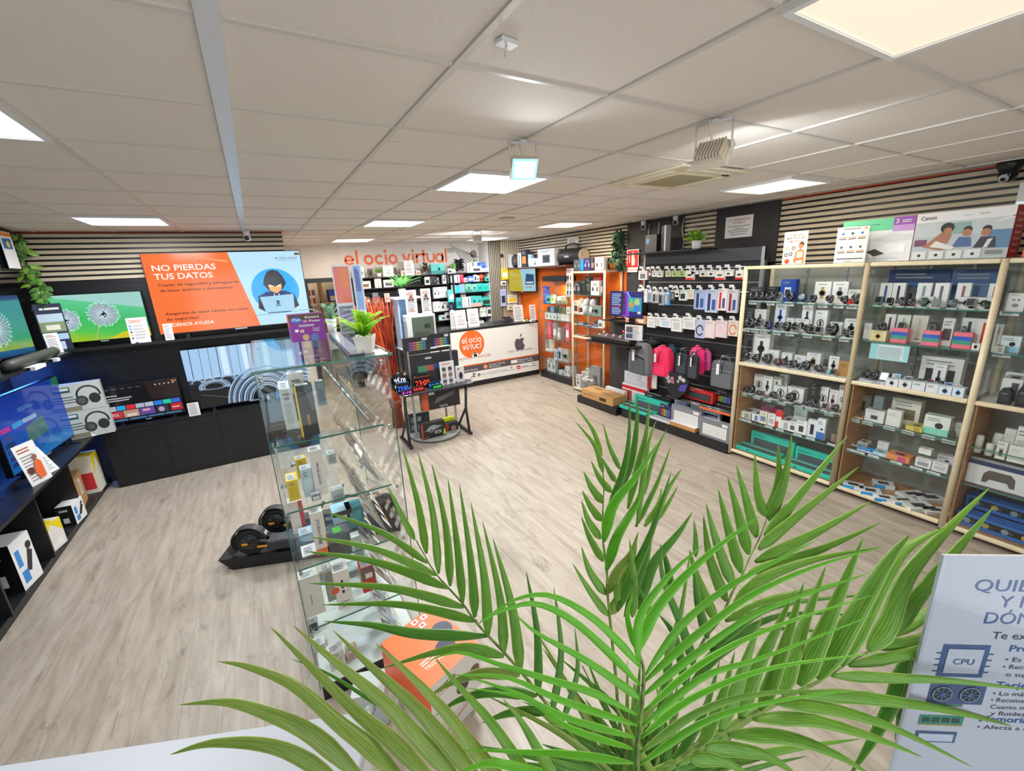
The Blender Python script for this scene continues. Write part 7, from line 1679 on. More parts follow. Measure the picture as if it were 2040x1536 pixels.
P1=at('z',.215,499,1077); P2=at('z',.215,551,1036)
scooter('black electric scooter with rear wheel at the platform front',P1.x,P1.y,.101,math.atan2(u.y,u.x)); 
scooter('black electric scooter behind, with bright orange reflector on its wheel',P2.x,P2.y,.101,math.atan2(u.y,u.x)+.02)
m=MB(); m.box(-.1,1.0,-.1,.1,0,.1,BLK); tag(m.build('scooter_platform',None,(P2.x,P2.y,0),math.atan2(u.y,u.x)+.02),'second black platform strip under the rear scooter','plinth')
# ---- rotating stand
SX,SY=1.215,4.1
t=thing('rotating_stand','round based rotating display stand with computer cases','display stand',(SX,SY,0))
m=MB(); m.lathe([(.335,.012),(.35,.02),(.35,.045),(.34,.05)],(0,0,0),M('#8f9290',.35),40); m.build('turntable',t); m=MB(); m.lathe([(.2,0),(.2,.012)],(0,0,0),DK,24); m.build('foot',t)
for (x,y) in ((-.3,-.12),(.28,-.12),(-.3,.25),(.28,.25)): m=MB(); m.box(x-.012,x+.012,y-.012,y+.012,.05,1.86 if x<0 and y>0 else 1.22,ALU); m.build('post',t)
m=MB(); m.prism([(-.34,-.3),(.2,-.3),(.34,-.12),(.34,.3),(-.34,.3)],(0,0,.006),GLASSG,(0,0,.45),(1,0,0),(0,1,0)); m.box(-.34,.2,-.302,-.298,.449,.457,ALU); m.build('lower_shelf',t)
for z in (.79,1.215): m=MB(); m.box(-.32,.3,-.1,.3,z,z+.012,M('#c8cbc8',.4)); m.box(-.32,.1,-.104,-.1,z-.004,z+.014,WHT); m.build('shelf',t)
m=MB(); m.box(-.34,.0,.05,.33,1.86,1.885,M('#dfe2e4',.4)); m.box(-.3,-.28,.08,.3,1.22,1.86,M('#a8c0da',.3)); m.box(-.28,-.0,.27,.285,1.22,1.86,M('#8fb4e0',.3)); m.build('top_section',t)
def sbox(label,px0,px1,pyt,pyb,y,d,c,painter,name='keyboard_box',cat='box'):
    z=1.0; 
    for _ in range(3): x=solve('x',(px0+px1)/2,(0,y,z)); z=solvez(pyb,x,y)
    x0=solve('x',px0,(0,y,z)); x1=solve('x',px1,(0,y,z)); w=x1-x0; h=solvez(pyt,x,y)-z; m=MB(); m.box(-w/2,w/2,0,d,0,h,M(c,.4)); painter(Face(m,(-w/2,0,0),(1,0,0),(0,0,1)),w,h,m,d)
    return tag(m.build(name,None,((x0+x1)/2,y,z)),label,cat)
def q_rgb(f,w,h,m,d):
    for i in range(16):
        for j in range(4): f.rect(w*(.2+.04*i),h*(.25+.13*j),w*.03,h*.09,M(['#8a5aa8','#c86a6a','#c8a85a','#6ab07a','#5a8ac0'][i*5//16],.4),1)
    f.rect(w*.7,h*.78,w*.2,h*.14,LG,1)
sbox('dark keyboard box with rainbow keys on the rotating stand, left one',806,858,672,706,3.98,.05,'#2c2c30',q_rgb); sbox('dark keyboard box with rainbow keys on the rotating stand, right one',859,899,664,698,4.03,.05,'#2a2b2f',q_rgb)
def q_case(f,w,h,m,d): f.rect(w*.1,h*.35,w*.75,h*.4,M('#33353a',.3),1); f.rect(w*.2,h*.42,w*.16,h*.22,M('#4f8a6a',.4),2); f.rect(w*.36,h*.44,w*.14,h*.2,M('#a85a4a',.4),2); f.rect(w*.5,h*.48,w*.2,h*.18,M('#3a4a8a',.4),2); f.rect(w*.35,h*.85,w*.12,h*.06,LG,2); f.disc(w*.12,h*.3,.008,WHT,2)
sbox('large dark gaming kit box above the folding desk',815,916,705,762,3.99,.08,'#2e3033',q_case,'gaming_box'); 
def q_ken(f,w,h,m,d): f.rect(0,0,w*.16,h,M('#c8552a',.4),1); f.poly([(w*.3,h*.3),(w*.85,h*.62),(w*.88,h*.85),(w*.4,h*.62)],M('#5a5e6a',.4),1); f.rect(w*.18,h*.8,w*.15,h*.14,WHT,2); f.text('KENYA',w*.55,h*.08,h*.1,LG,2,w*.22,'C',True)
sbox('dark box lettered KENYA with orange edge below the desk',843,917,776,813,3.85,.1,'#2a2425',q_ken,'keyboard_box')
def q_rtx(f,w,h,m,d): f.poly([(w*.1,h*.5),(w*.5,h*.85),(w*.9,h*.7),(w*.6,h*.55)],M('#8a9096',.4),1); f.ring(w*.4,h*.6,h*.2,h*.03,LG,2); f.text('RTX',w*.7,h*.25,h*.2,WHT,2,w*.28,'C',True); f.rect(0,0,w*.05,h,M('#d8442a'),1); f.poly([(w*.9,h*.1),(w,h*.1),(w,h*.5),(w*.94,h*.4)],M('#a8e020'),3); f.rect(w*.05,h*.1,w*.25,h*.05,M('#b83a2a'),2)
sbox('black graphics card box lettered RTX on the turntable',842,888,842,872,3.86,.1,'#1f2123',q_rtx,'graphics_box')
def q_pw(f,w,h,m,d): f.rect(0,0,w*.2,h,M('#a82a2a',.4),1); f.disc(w*.6,h*.5,h*.22,M('#8a8a90'),1); f.disc(w*.6,h*.5,h*.12,M('#c8502a'),2)
sbox('small black and red box right on the turntable',890,914,842,864,3.95,.1,'#232428',q_pw,'component_box'); 
sbox('yellow topped flat box on the turntable right side',884,906,832,842,4.06,.06,'#d8e020',lambda f,w,h,m,d:None,'component_box')
def q_mb(f,w,h,m,d):
    for k in range(6): f.rect(w*(.1+.3*(k%3)),h*(.15+.4*(k//3)),w*.2,h*.25,M(['#8a9098','#c8ccd0','#55606a'][k%3],.4),1)
sbox('grey motherboard shown upright on the turntable left side',818,858,822,860,4.2,.02,'#4a5056',q_mb,'motherboard')
t=thing('computer_case','white computer case with glass side on the rotating stand','computer',(SX-.24,3.99+.06,1.228))
m=MB(); m.box(0,.38,0,.2,0,.43,M('#dfe0df',.4),.01); m.build('chassis',t); m=MB(); m.box(.06,.35,-.006,0,.05,.4,M('#5f6a5e',.15)); f=Face(m,(.06,-.006,.05),(1,0,0),(0,0,1)); f.rect(.16,.2,.08,.06,M('#3a4038',.3),1); f.rect(.02,.06,.2,.1,M('#4f584c',.3),1); f.rect(.0,0,.29,.012,M('#a84a3a'),1); m.build('side_window',t)
m=MB(); [m.box(-.003,.0,.02,.18,.04+.03*k,.055+.03*k,M('#a8aaac')) for k in range(11)]; m.build('front_vent',t)
def scard(label,px0,px1,pyt,pyb,y,style,hx=None):
    z=1.6
    for _ in range(3): x=solve('x',(px0+px1)/2,(0,y,z)); z=solvez(pyb,x,y)
    w=solve('x',px1,(0,y,z))-solve('x',px0,(0,y,z)); h=solvez(pyt,x,y)-z; m=card(w,h,style,True,0); 
    if hx: f=Face(m,(-w/2,0,0),(1,0,0),(0,0,1),.003); f.disc(w*.5,h*.72,w*.16,M(hx),1); f.disc(w*.35,h*.6,w*.12,M('#6a4a3a'),1); f.disc(w*.65,h*.6,w*.12,M('#6a4a3a'),1); f.disc(w*.5,h*.18,w*.1,M('#e07a3a'),1)
    tag(m.build('info_card',None,(x,y,z)),label,'sign')
scard('white card with round pictures above the computer case, left one',811,833,578,626,4.07,0,'#8a5a3a'); scard('pinkish card with brown figure above the computer case, right one',842,861,575,624,4.08,0,'#5a4038')
fern('feathery green fern in a white pot on top of the stand',SX-.2,SY+.16,1.886,'#e4e4e2',.05,.1,False,26,.27,[LG2,M('#5aa85a',.5)],.95,.009)
# ---- folding desk
t=thing('folding_desk','black folding desk carrying digital clocks, by rotating stand','desk',(.73,3.68,0))
m=MB(); m.prism([(0,0),(.93,.04),(1.0,.26),(.88,.3),(.02,.3),(-.02,.2)],(0,0,.02),M('#2c3238',.35),(0,0,.715),(1,0,0),(0,1,0)); m.build('desk_top',t)
m=MB(); m.tube([(-.03,.22,.742),(0,-.01,.742),(.1,-.01,.742)],.006,CHR,6); m.tube([(.86,.03,.742),(.95,.05,.742),(1.01,.26,.742)],.006,CHR,6); m.build('edge_trim',t)
for (x,s) in ((.04,1),(.88,-1)):
    m=MB(); m.obox((x,.32,.02),(.018,0,0),(0,.24,0),(0,0,.02),M('#2a2c2f',.4)); m.build('foot',t)
    m=MB(); m.tube([(x,.14,.03),(x,.2,.36),(x,.14,.71)],.018,M('#2d2f33',.4),6); m.tube([(x,.5,.03),(x,.2,.36)],.018,M('#2d2f33',.4),6); m.build('leg',t)
def clock(label,px0,px1,pyt,pyb,y,c,txt,rd=False):
    z=.736; x0=solve('x',px0,(0,y,z)); x1=solve('x',px1,(0,y,z)); w=x1-x0; h=max(.04,solvez(pyt,(x0+x1)/2,y)-z)
    t=thing('digital_clock',label,'clock',((x0+x1)/2,y,z),0,'digital clocks on the folding desk'); m=MB()
    if rd: m.lathe([(h/2,0),(h/2,.02)],(0,.02,h/2),M('#101114',.2),28,(0,-1,0))
    else: m.box(-w/2,w/2,0,.03,0,h,M('#101114',.2),.003)
    m.build('housing',t); m=MB(); f=Face(m,(-w/2,-.001,0),(1,0,0),(0,0,1)); E=EM(c,1.6); f.text(txt,w/2,h*.28,h*.42,E,1,w*.82,'C',True)
    if not rd: 
        for (a,b_,cc,d_) in ((.02,.02,.96,.015),(.02,.965,.96,.015)): f.rect(w*a,h*b_,w*cc,h*d_,E,1)
    m.build('digits',t)
clock('round black clock showing 22:59 in white',786,813,742,776,3.88,'#cfe8ff','22:59',True); clock('clock showing 23:00 in blue digits',792,817,762,782,3.78,'#2f6fff','23:00'); clock('clock showing 23:00 in red digits, larger one',826,860,750,768,3.86,'#ff3a28','23:00')
clock('narrow clock showing 23:00 in red digits at the desk front',822,846,769,779,3.76,'#ff4030','23:00'); clock('small clock with purple digits at the desk front edge',800,822,777,786,3.71,'#e040d8','5:18'); clock('clock with blue digits right of the red ones',853,878,760,770,3.82,'#3a8cff','23:00'); clock('clock showing 6407 in green digits',862,882,766,776,3.76,'#3aff6a','64:07')
z=.736; x=solve('x',894,(0,3.86,z)); w=.2; h=solvez(720,x,3.86)-z; m=card(w,h,3,True,.05); tag(m.build('info_card',None,(x,3.86,z)),'white card with six component pictures on the folding desk','sign')
x0=solve('x',912,(0,3.88,z)); x1=solve('x',926,(0,3.88,z)); h=solvez(731,x0,3.88)-z; w=x1-x0; m=MB(); m.box(-w/2,w/2,0,.05,0,h,M('#e4e2e2',.4)); f=Face(m,(-w/2,0,0),(1,0,0),(0,0,1)); f.disc(w*.5,h*.4,w*.25,M('#3a2c30',.3),1,1.9); f.rect(w*.1,h*.8,w*.25,h*.1,RD,1); tag(m.build('mouse_box',None,((x0+x1)/2,3.88,z)),'white computer mouse box at the right of desk card','box')
m=MB(); m.lathe([(.025,0),(.03,.01),(.03,.1),(.02,.12),(.018,.16)],(0,0,0),M('#8fb8d0',.2),14); m.lathe([(.031,.02),(.031,.06)],(0,0,0),M('#e8902a',.4),14); m.lathe([(.019,.16),(.019,.18)],(0,0,0),WHT,12); p=at('z',.46,811,806); tag(m.build('small_bottle',None,(1.02,3.9,.457)),'small pale blue and orange bottle at the left under the desk','bottle')
# ---- willow branches in a tall vase
t=thing('willow_branches','tall bundle of orange red twisted branches beside the glass tower','plant',(.88,4.72,0))
m=MB(); m.lathe([(.08,0),(.09,.02),(.07,.3),(.09,.42),(.08,.42)],(0,0,0),M('#7a3a22',.4),18); m.build('vase',t)
BR=[M('#d04a1c',.6),M('#a8341a',.6),M('#e8682c',.6),M('#6f2a18',.6)]
for g in range(4):
    m=MB()
    for k in range(22):
        a=random.random()*6.283; sp=random.uniform(.02,.26); bx=-.1; P=[]; ph=random.random()*6
        for s in range(11): uu=s/10; P.append(Vector((.05*math.cos(a)*(1-uu)+math.cos(a)*sp*uu+bx*uu*1.5+.02*math.sin(ph+uu*9),.05*math.sin(a)+math.sin(a)*sp*uu*.7+.02*math.cos(ph+uu*8),.3+uu*random.uniform(1.45,1.6))))
        m.tube(P,[.012-.009*s/10 for s in range(11)],BR[(g+k)%4],5)
    m.build('branches',t)
# ---- orange fryer box
A=Vector((-.39,.56,0)); B=Vector((-.26,.17,0)); d=(B-A).normalized(); n=Vector((-d.y,d.x,0)); L1=.38; L2=.31
ang=math.atan2(n.y,n.x)
m=MB(); m.box(0,L2,0,L1,0,.25,M('#e6e0dc',.4)); pass
f=Face(m,(0,0,.25),(1,0,0),(0,1,0)); f.rect(0,0,L2,L1,M('#f0703a',.4),1); f.disc(L2*.8,L1*.55,.055,M('#33304a',.3),2); f.disc(L2*.62,L1*.3,.05,M('#33304a',.3),2); 
for (a,b) in ((.55,.9),(.72,.88),(.6,.78)): f.rect(L2*a,L1*b,.035,.03,WHT,2); f.disc(L2*a+.017,L1*b+.015,.008,RD,3)
f.text('TRISTAR',L2*.16,L1*.2,.022,WHT,2,.11); f.lines(L2*.16,L1*.28,.1,.03,2,WHT,2)
g=Face(m,(0,0,0),(1,0,0),(0,0,1)); g.text('TRISTAR',L2*.28,.18,.03,DK,2,.13,'C',True); g.line(.04,.165,.16,.165,.003,M('#c8782a'),1); g.disc(L2*.6,.1,.04,M('#45403c',.3),1); g.disc(L2*.85,.12,.035,M('#6a5a3a',.3),1)
h2=Face(m,(0,L1,0),(0,-1,0),(0,0,1)); h2.rect(0,0,L1,.25,M('#f0602a',.4),1)
o=m.build('fryer_box',None,(B.x,B.y,.15),math.atan2(-d.x,d.y)+0); o.rotation_euler=(0,0,ang)
tag(o,'orange topped fryer box lettered TRISTAR in front of the glass tower','box')
m=MB(); m.box(.03,L2-.03,.03,L1-.03,0,.15,M('#ddd8d4',.5)); Face(m,(.03,.03,0),(1,0,0),(0,0,1)).line(.03,.02,.2,.08,.006,M('#b83a3a'),1); o=m.build('white_box',None,(B.x,B.y,0),ang); tag(o,'white box on the floor carrying the orange fryer box','box')
m=MB(); m.box(0,.16,0,.14,0,.2,M('#c9d2d2',.3)); m.ball((.08,-.01,.12),.03,M('#aab4b4',.3)); tag(m.build('white_appliance',None,(-.56,.5,0),R(-20)),'pale small appliance box on the floor at the tower corner','box')
# ---- white plinth bottom left
t=thing('display_table','white display table at the bottom left corner of the photo','table',(-.54,-.31,0),R(-23.7))
m=MB(); m.box(-.95,0,-.8,0,.96,1.0,M('#adb0b8',.45),.004); m.build('table_top',t); m=MB(); m.box(-.93,-.02,-.78,-.02,0,.96,M('#c9cbd0',.5)); m.build('body',t)
# ---- poster board bottom right
O=Vector((.4,-1.13,0)); an=R(-35); t=thing('poster_stand','white information poster with blue lettering at bottom right corner','sign',O,an)
m=MB(); m.box(0,.5,0,.006,.95,1.61,M('#c6cad6',.4)); f=Face(m,(0,0,.95),(1,0,0),(0,0,1),.0008); BL=M('#2a5a9a',.5); T_=M('#3a4658',.5); top=.66

f.text('QUIERES JUGAR',.067,top-.076,.026,BL,1,.3); f.text('Y NO SABES',.117,top-.112,.026,BL,1,.21); f.text('DÓNDE EMPEZAR',.1,top-.15,.026,BL,1,.3); f.text('Te explicamos cómo',.122,top-.186,.017,T_,1,.22)
y=top-.282; f.rect(.04,y,.085,.08,M('#3a5a8a',.5),1); f.rect(.05,y+.01,.065,.06,M('#c6cad6',.4),2); f.text('CPU',.0825,y+.033,.014,M('#3a5a8a'),3,.038,'C')
for k in range(4): f.rect(.031,y+.012+k*.015,.009,.003,M('#3a5a8a'),1); f.rect(.125,y+.012+k*.015,.009,.003,M('#3a5a8a'),1)
f.text('Procesador',.16,top-.215,.015,BL,1,.12,b=True)
for (s_,yy,x_) in (('• Es el cerebro',.24,.158),('• Recomendado i5',.258,.158),('o superior',.277,.168),('• Lo más importante',.326,.155),('• Recomendado RTX',.343,.155),('Cuanto más memoria',.361,.158),('y fluidez mejor',.378,.162),('• Afecta a la velocidad',.416,.145)): f.text(s_,x_,top-yy,.0105,T_,1,.008*len(s_))
y=top-.352; f.rect(.035,y,.105,.052,M('#3f567e',.5),1)
for x in (.06,.112): f.disc(x,y+.026,.021,M('#26303f',.5),2); f.ring(x,y+.026,.019,.002,M('#8aa0c0'),3); [f.line(x,y+.026,x+.017*math.cos(k*.785),y+.026+.017*math.sin(k*.785),.0025,M('#5a6a80'),3) for k in range(8)]; f.disc(x,y+.026,.005,M('#3f66a0'),4)
f.rect(.045,y-.007,.06,.007,M('#4a7a6a'),1); f.text('Tarjeta gráfica',.155,top-.306,.015,BL,1,.16,b=True)
y=top-.408; f.rect(.03,y,.085,.024,M('#2f8a70',.5),1); [f.rect(.036+k*.019,y+.006,.014,.012,M('#1f4a42'),2) for k in range(4)]; f.rect(.03,y-.004,.085,.003,M('#b8a85a'),1)
f.text('Memoria RAM',.145,top-.396,.016,BL,1,.15,b=True); f.rect(.03,y-.05,.08,.03,M('#3a5a8a'),1); f.rect(.036,y-.046,.068,.02,M('#c8d0e0'),2)
m.build('poster',t)
m=MB(); m.box(-.006,.506,-.008,-.005,.94,1.615,ACRY); m.box(-.008,-.003,-.009,.007,.94,1.615,ACRY); m.build('acrylic_cover',t)
m=MB(); m.box(.2,.3,.006,.03,0,1.3,ALU); m.box(.0,.5,-.15,.2,0,.02,ALU); m.build('stand_leg',t)
# ================= foreground palm =================
def leaf_mat(name,c1,c2,edge):
    a,t,b,n,L=nodes(name); uv=n('ShaderNodeUVMap'); sp=n('ShaderNodeSeparateXYZ'); L(uv.outputs[0],sp.inputs[0])
    w=n('ShaderNodeMath',operation='SINE'); mu=n('ShaderNodeMath',operation='MULTIPLY'); L(sp.outputs[0],mu.inputs[0]); mu.inputs[1].default_value=44; L(mu.outputs[0],w.inputs[0])
    nz=n('ShaderNodeTexNoise',Scale=7.0,Detail=3); L(uv.outputs[0],nz.inputs[0])
    ad=n('ShaderNodeMath',operation='MULTIPLY_ADD'); L(w.outputs[0],ad.inputs[0]); ad.inputs[1].default_value=.14; L(nz.outputs[0],ad.inputs[2])
    r=n('ShaderNodeValToRGB'); e=r.color_ramp.elements; e[0].position=.3; e[0].color=lin(c1); e[1].position=.72; e[1].color=lin(c2); L(ad.outputs[0],r.inputs[0])
    # pale margins
    s=n('ShaderNodeMath',operation='SUBTRACT'); L(sp.outputs[0],s.inputs[0]); s.inputs[1].default_value=.5; ab=n('ShaderNodeMath',operation='ABSOLUTE'); L(s.outputs[0],ab.inputs[0])
    r2=n('ShaderNodeValToRGB'); e=r2.color_ramp.elements; e[0].position=.4; e[0].color=(0,0,0,1); e[1].position=.5; e[1].color=(1,1,1,1); L(ab.outputs[0],r2.inputs[0])
    mx=n('ShaderNodeMix',data_type='RGBA'); L(r2.outputs[0],mx.inputs[0]); L(r.outputs[0],mx.inputs[6]); mx.inputs[7].default_value=lin(edge); L(mx.outputs[2],b.inputs['Base Color'])
    b.inputs['Roughness'].default_value=.38; b.inputs['Transmission Weight'].default_value=0
    tr=n('ShaderNodeBsdfTranslucent'); L(mx.outputs[2],tr.inputs[0]); ms=n('ShaderNodeMixShader'); ms.inputs[0].default_value=.3; out=t.nodes['Material Output']
    L(b.outputs[0],ms.inputs[1]); L(tr.outputs[0],ms.inputs[2]); L(ms.outputs[0],out.inputs[0])
    bp=n('ShaderNodeBump',Strength=.1,Distance=.0006); L(w.outputs[0],bp.inputs['Height']); L(bp.outputs[0],b.inputs['Normal'])
    return a
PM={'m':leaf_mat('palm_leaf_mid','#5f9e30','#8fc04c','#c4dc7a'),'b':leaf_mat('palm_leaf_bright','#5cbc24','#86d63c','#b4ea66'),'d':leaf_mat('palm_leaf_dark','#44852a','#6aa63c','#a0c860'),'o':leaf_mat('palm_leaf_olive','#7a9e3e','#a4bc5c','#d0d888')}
STEM=noise_mat('palm_stem_green','#4c6b24','#7d9a3c',60,.5)
def P3(px,py,t): return CAM+ray(px,py)*t
def bez(P,n):
    out=[]; N=len(P)-1
    for i in range(n+1):
        u=i/n*N; k=min(int(u),N-1); f=u-k; p0=P[max(k-1,0)];p1=P[k];p2=P[k+1];p3=P[min(k+2,N)]
        out.append(.5*((2*p1)+(p2-p0)*f+(2*p0-5*p1+4*p2-p3)*f*f+(3*p1-p0-3*p2+p3)*f*f*f))
    return out
class LB:
    def __init__(s): s.v=[];s.f=[];s.uv=[];s.m=[]
    def leaf(s,P,w,tw,mi,fold=.25):
        n=16; C_=bez(P,n); base=len(s.v)
        for i,c in enumerate(C_):
            u=i/n; d=(C_[min(i+1,n)]-C_[max(i-1,0)]).normalized(); v=(c-CAM).normalized(); sd=d.cross(v); sd=sd.normalized() if sd.length>1e-4 else Vector((1,0,0)); nn=sd.cross(d)
            a=tw*(1-.3*u); sd=(sd*math.cos(a)+nn*math.sin(a)); nn=sd.cross(d)
            k=(min(1,.22+u*4.5))*(1-u**1.7)**1.05+.012; hw=w*.44*k
            s.v+=[c-sd*hw+nn*hw*fold,c-sd*hw*.5+nn*hw*fold*.35,c,c+sd*hw*.5+nn*hw*fold*.35,c+sd*hw+nn*hw*fold]
        for i in range(n):
            for j in range(4): q=base+i*5+j; s.f.append((q,q+1,q+6,q+5)); s.uv+=[(j/4,i/n),((j+1)/4,i/n),((j+1)/4,(i+1)/n),(j/4,(i+1)/n)]; s.m.append(mi)
    def build(s,name,mats,parent):
        me=bpy.data.meshes.new(name); me.from_pydata([tuple(v) for v in s.v],[],s.f); ul=me.uv_layers.new(name='UVMap')
        for i,c in enumerate(s.uv): ul.data[i].uv=c
        for m in mats: me.materials.append(m)
        me.polygons.foreach_set('material_index',s.m); me.polygons.foreach_set('use_smooth',[True]*len(s.f)); me.update()
        o=bpy.data.objects.new(name,me); COL.objects.link(o); o.parent=parent
        so=o.modifiers.new('t','SOLIDIFY'); so.thickness=.0006
        return o
BASE=P3(1285,1640,.86)
palm=thing('potted_palm','large green artificial palm filling the bottom of the photo','plant',(0,0,0))
mats=list(PM.values()); MI={k:i for i,k in enumerate(PM)}
def frond(stem,t0,t1,leaves,defw,dm,root=True,sr=.0032):
    """stem px list base->tip at depths t0..t1; leaves: (polyline px.., width px, material key)"""
    N=len(stem); S3=[P3(x,y,t0+(t1-t0)*i/(N-1)) for i,(x,y) in enumerate(stem)]
    m=MB(); pts=([BASE]+S3) if root else S3; C_=bez(pts,40); m.tube(C_,[sr*(1.3-.9*i/40) for i in range(41)],STEM,7); fo=m.build('frond',palm)
    lb=LB()
    for L_ in leaves:
        pl=L_[0]; w=L_[1] if len(L_)>1 else defw; mk=L_[2] if len(L_)>2 else dm; dt=L_[3] if len(L_)>3 else random.uniform(-.05,.06)
        # depth of base = nearest stem point
        bx,by=pl[0]; k=min(range(N),key=lambda i:(stem[i][0]-bx)**2+(stem[i][1]-by)**2); tb=t0+(t1-t0)*k/(N-1)
        n=len(pl); P=[P3(x,y,tb+dt*i/(n-1)) for i,(x,y) in enumerate(pl)]
        if n==2: mid=(P[0]+P[1])/2; d=(P[1]-P[0]); s=d.cross(FW).normalized()*d.length*random.uniform(-.05,.05); P=[P[0],mid+s,P[1]]
        lb.leaf(P,w*tb/857,random.uniform(-.35,.35),MI[mk],.2)
    lb.build('leaflets',mats,fo); return fo
# upper left frond
frond([(1170,1500),(1143,1472),(1095,1410),(1046,1348),(1008,1304),(971,1265),(945,1235),(922,1203),(897,1175),(874,1150),(858,1128),(847,1108),(828,1075)],.88,1.05,[
([(826,1075),(800,1025),(772,968)],17),([(850,1103),(832,1000),(801,888)],20),([(874,1143),(862,1020),(832,898)],20),([(897,1168),(888,1050),(860,922)],22),([(922,1202),(910,1080),(892,950)],22),([(946,1230),(938,1120),(915,962)],24),([(973,1265),(965,1150),(938,1000)],26),([(1004,1302),(996,1190),(961,1037)],26),([(1037,1338),(1020,1210),(982,1072)],28),([(1072,1386),(1070,1260),(1048,1137)],22,'d'),([(1100,1420),(1118,1300),(1103,1168)],20,'d'),([(1120,1440),(1150,1340),(1145,1250)],16,'d'),
([(852,1122),(760,1060),(644,1018)],17),([(869,1146),(750,1094),(618,1070)],21),([(893,1172),(750,1120),(607,1098)],23),([(924,1210),(780,1172),(613,1162)],23),([(951,1238),(800,1205),(640,1205)],23),([(971,1267),(830,1262),(740,1245),(644,1238)],26,'d'),([(1004,1308),(930,1292),(860,1302),(757,1333)],27,'m'),([(1036,1345),(960,1342),(900,1360),(850,1390)],26,'o'),([(1070,1386),(990,1378),(920,1392),(868,1425)],26,'d'),([(1100,1415),(1020,1420),(960,1440)],24,'d')],22,'m')
# lower left frond, its stem runs below the picture
frond([(1270,1600),(1150,1590),(1000,1580),(850,1575),(720,1570),(640,1570)],.7,.78,[
([(680,1560),(560,1492),(430,1480),(340,1503)],34),([(730,1560),(627,1467),(538,1423),(450,1399),(358,1404)],38),([(820,1575),(737,1490),(675,1441),(587,1366),(494,1328),(435,1318)],40),([(880,1575),(781,1476),(715,1423),(613,1322),(538,1248)],38),([(930,1575),(838,1476),(763,1397),(666,1317),(585,1247)],38),([(970,1575),(891,1481),(825,1406),(737,1326),(664,1256)],38),([(1020,1575),(957,1507),(891,1423),(816,1344),(748,1282)],36),([(1080,1580),(1046,1536),(980,1441),(913,1366),(865,1309)],30,'m'),([(1120,1580),(1075,1500),(1040,1440),(1002,1392)],26,'m'),([(760,1410),(700,1370),(640,1335),(580,1313)],9,'d'),([(1180,1585),(1080,1545),(980,1520),(905,1545)],30,'b'),([(1150,1590),(1030,1530),(940,1500)],24,'b')],36,'o')
# centre frond
X3=lambda a:(1140+a[0]/3.338,780+a[1]/3.338)
def px3(*p): return [X3(q) for q in p]
frond(px3((330,2300),(290,1900),(250,1500),(232,1300),(230,1200),(205,1000),(200,900),(205,750),(210,600),(190,450)),.92,1.12,[
(px3((240,1490),(120,1330),(0,1140)),20),(px3((225,1350),(120,1200),(60,1030)),22),(px3((205,1130),(120,980),(60,830)),20),(px3((190,980),(110,860),(60,720)),20),(px3((195,860),(120,760),(65,655)),20),(px3((205,740),(130,640),(75,530)),20),(px3((260,670),(180,570),(125,460)),18),(px3((290,600),(240,520),(200,440)),14),(px3((320,520),(250,370),(205,210)),12),(px3((205,540),(150,360),(20,200)),14),(px3((195,430),(140,260),(25,100)),13),
(px3((210,1000),(270,760),(420,570),(570,340)),26,'b'),(px3((225,1190),(300,960),(420,760),(455,650)),26,'b'),(px3((240,1340),(300,1200),(390,1080),(440,930)),26,'o'),(px3((250,1480),(320,1350),(340,1180)),26,'o'),
(px3((240,780),(330,560),(375,330),(385,0)),18,'d'),(px3((330,640),(400,430),(430,200),(430,20)),18,'d'),(px3((370,780),(440,480),(490,280),(515,60)),18),(px3((430,900),(480,520),(510,330),(560,190)),14),(px3((470,700),(540,440),(630,245)),12),(px3((420,900),(560,620),(655,365)),14),(px3((480,900),(570,750),(595,640)),14),(px3((540,900),(620,680),(730,510)),16),(px3((560,860),(640,740),(705,625)),12),(px3((300,1460),(420,1180),(540,900),(660,530)),24,'d'),(px3((350,1500),(470,1180),(520,950),(590,720)),24,'d'),(px3((440,1450),(540,1150),(700,950),(800,800)),26,'d'),(px3((660,1330),(630,1150),(585,1010)),20,'d'),(px3((520,1500),(490,1400),(440,1290)),18,'d'),(px3((820,1100),(820,960),(808,850)),14,'d'),(px3((400,1500),(410,1250),(380,980)),22,'m'),(px3((290,1400),(330,1250),(400,1120),(430,1010)),24,'m')],20,'m')
# right rising frond
X7=lambda a:(1100+a[0]/2.032,780+a[1]/2.032)
def px7(*p): return [X7(q) for q in p]
frond(px7((420,1500),(520,1250),(600,1030),(680,920),(735,800),(770,740),(800,670),(840,590),(870,510)),.9,1.1,[
(px7((862,505),(830,400),(820,250)),24),(px7((828,590),(790,450),(745,295)),26),(px7((795,660),(755,500),(710,345)),27),(px7((765,735),(715,560),(672,395)),27),(px7((735,790),(670,620),(622,450)),28),(px7((705,850),(640,680),(612,500)),28),(px7((668,940),(590,760),(555,640)),27),(px7((630,1000),(590,850),(572,700)),24,'d'),
(px7((870,515),(915,370),(915,210)),24),(px7((880,525),(940,360),(970,175)),24),(px7((860,585),(1000,420),(1195,180)),25),(px7((835,640),(1000,500),(1240,305)),26),(px7((820,690),(1050,580),(1290,445)),26),(px7((795,735),(1060,650),(1330,530)),26),(px7((735,865),(850,760),(1060,680),(1330,630)),28),(px7((700,930),(880,850),(1080,800),(1280,735)),24),(px7((640,1050),(820,900),(1000,850),(1310,820)),22,'d'),(px7((600,1100),(760,980),(960,900),(1280,910)),20,'d'),(px7((560,1180),(700,1050),(900,960),(1270,1000)),18,'d'),
(px7((580,1130),(530,960),(450,760),(440,620)),24,'d'),(px7((540,1200),(500,1000),(430,900)),22,'d'),(px7((480,1290),(470,1080),(520,900),(560,640)),22,'m')],25,'m')
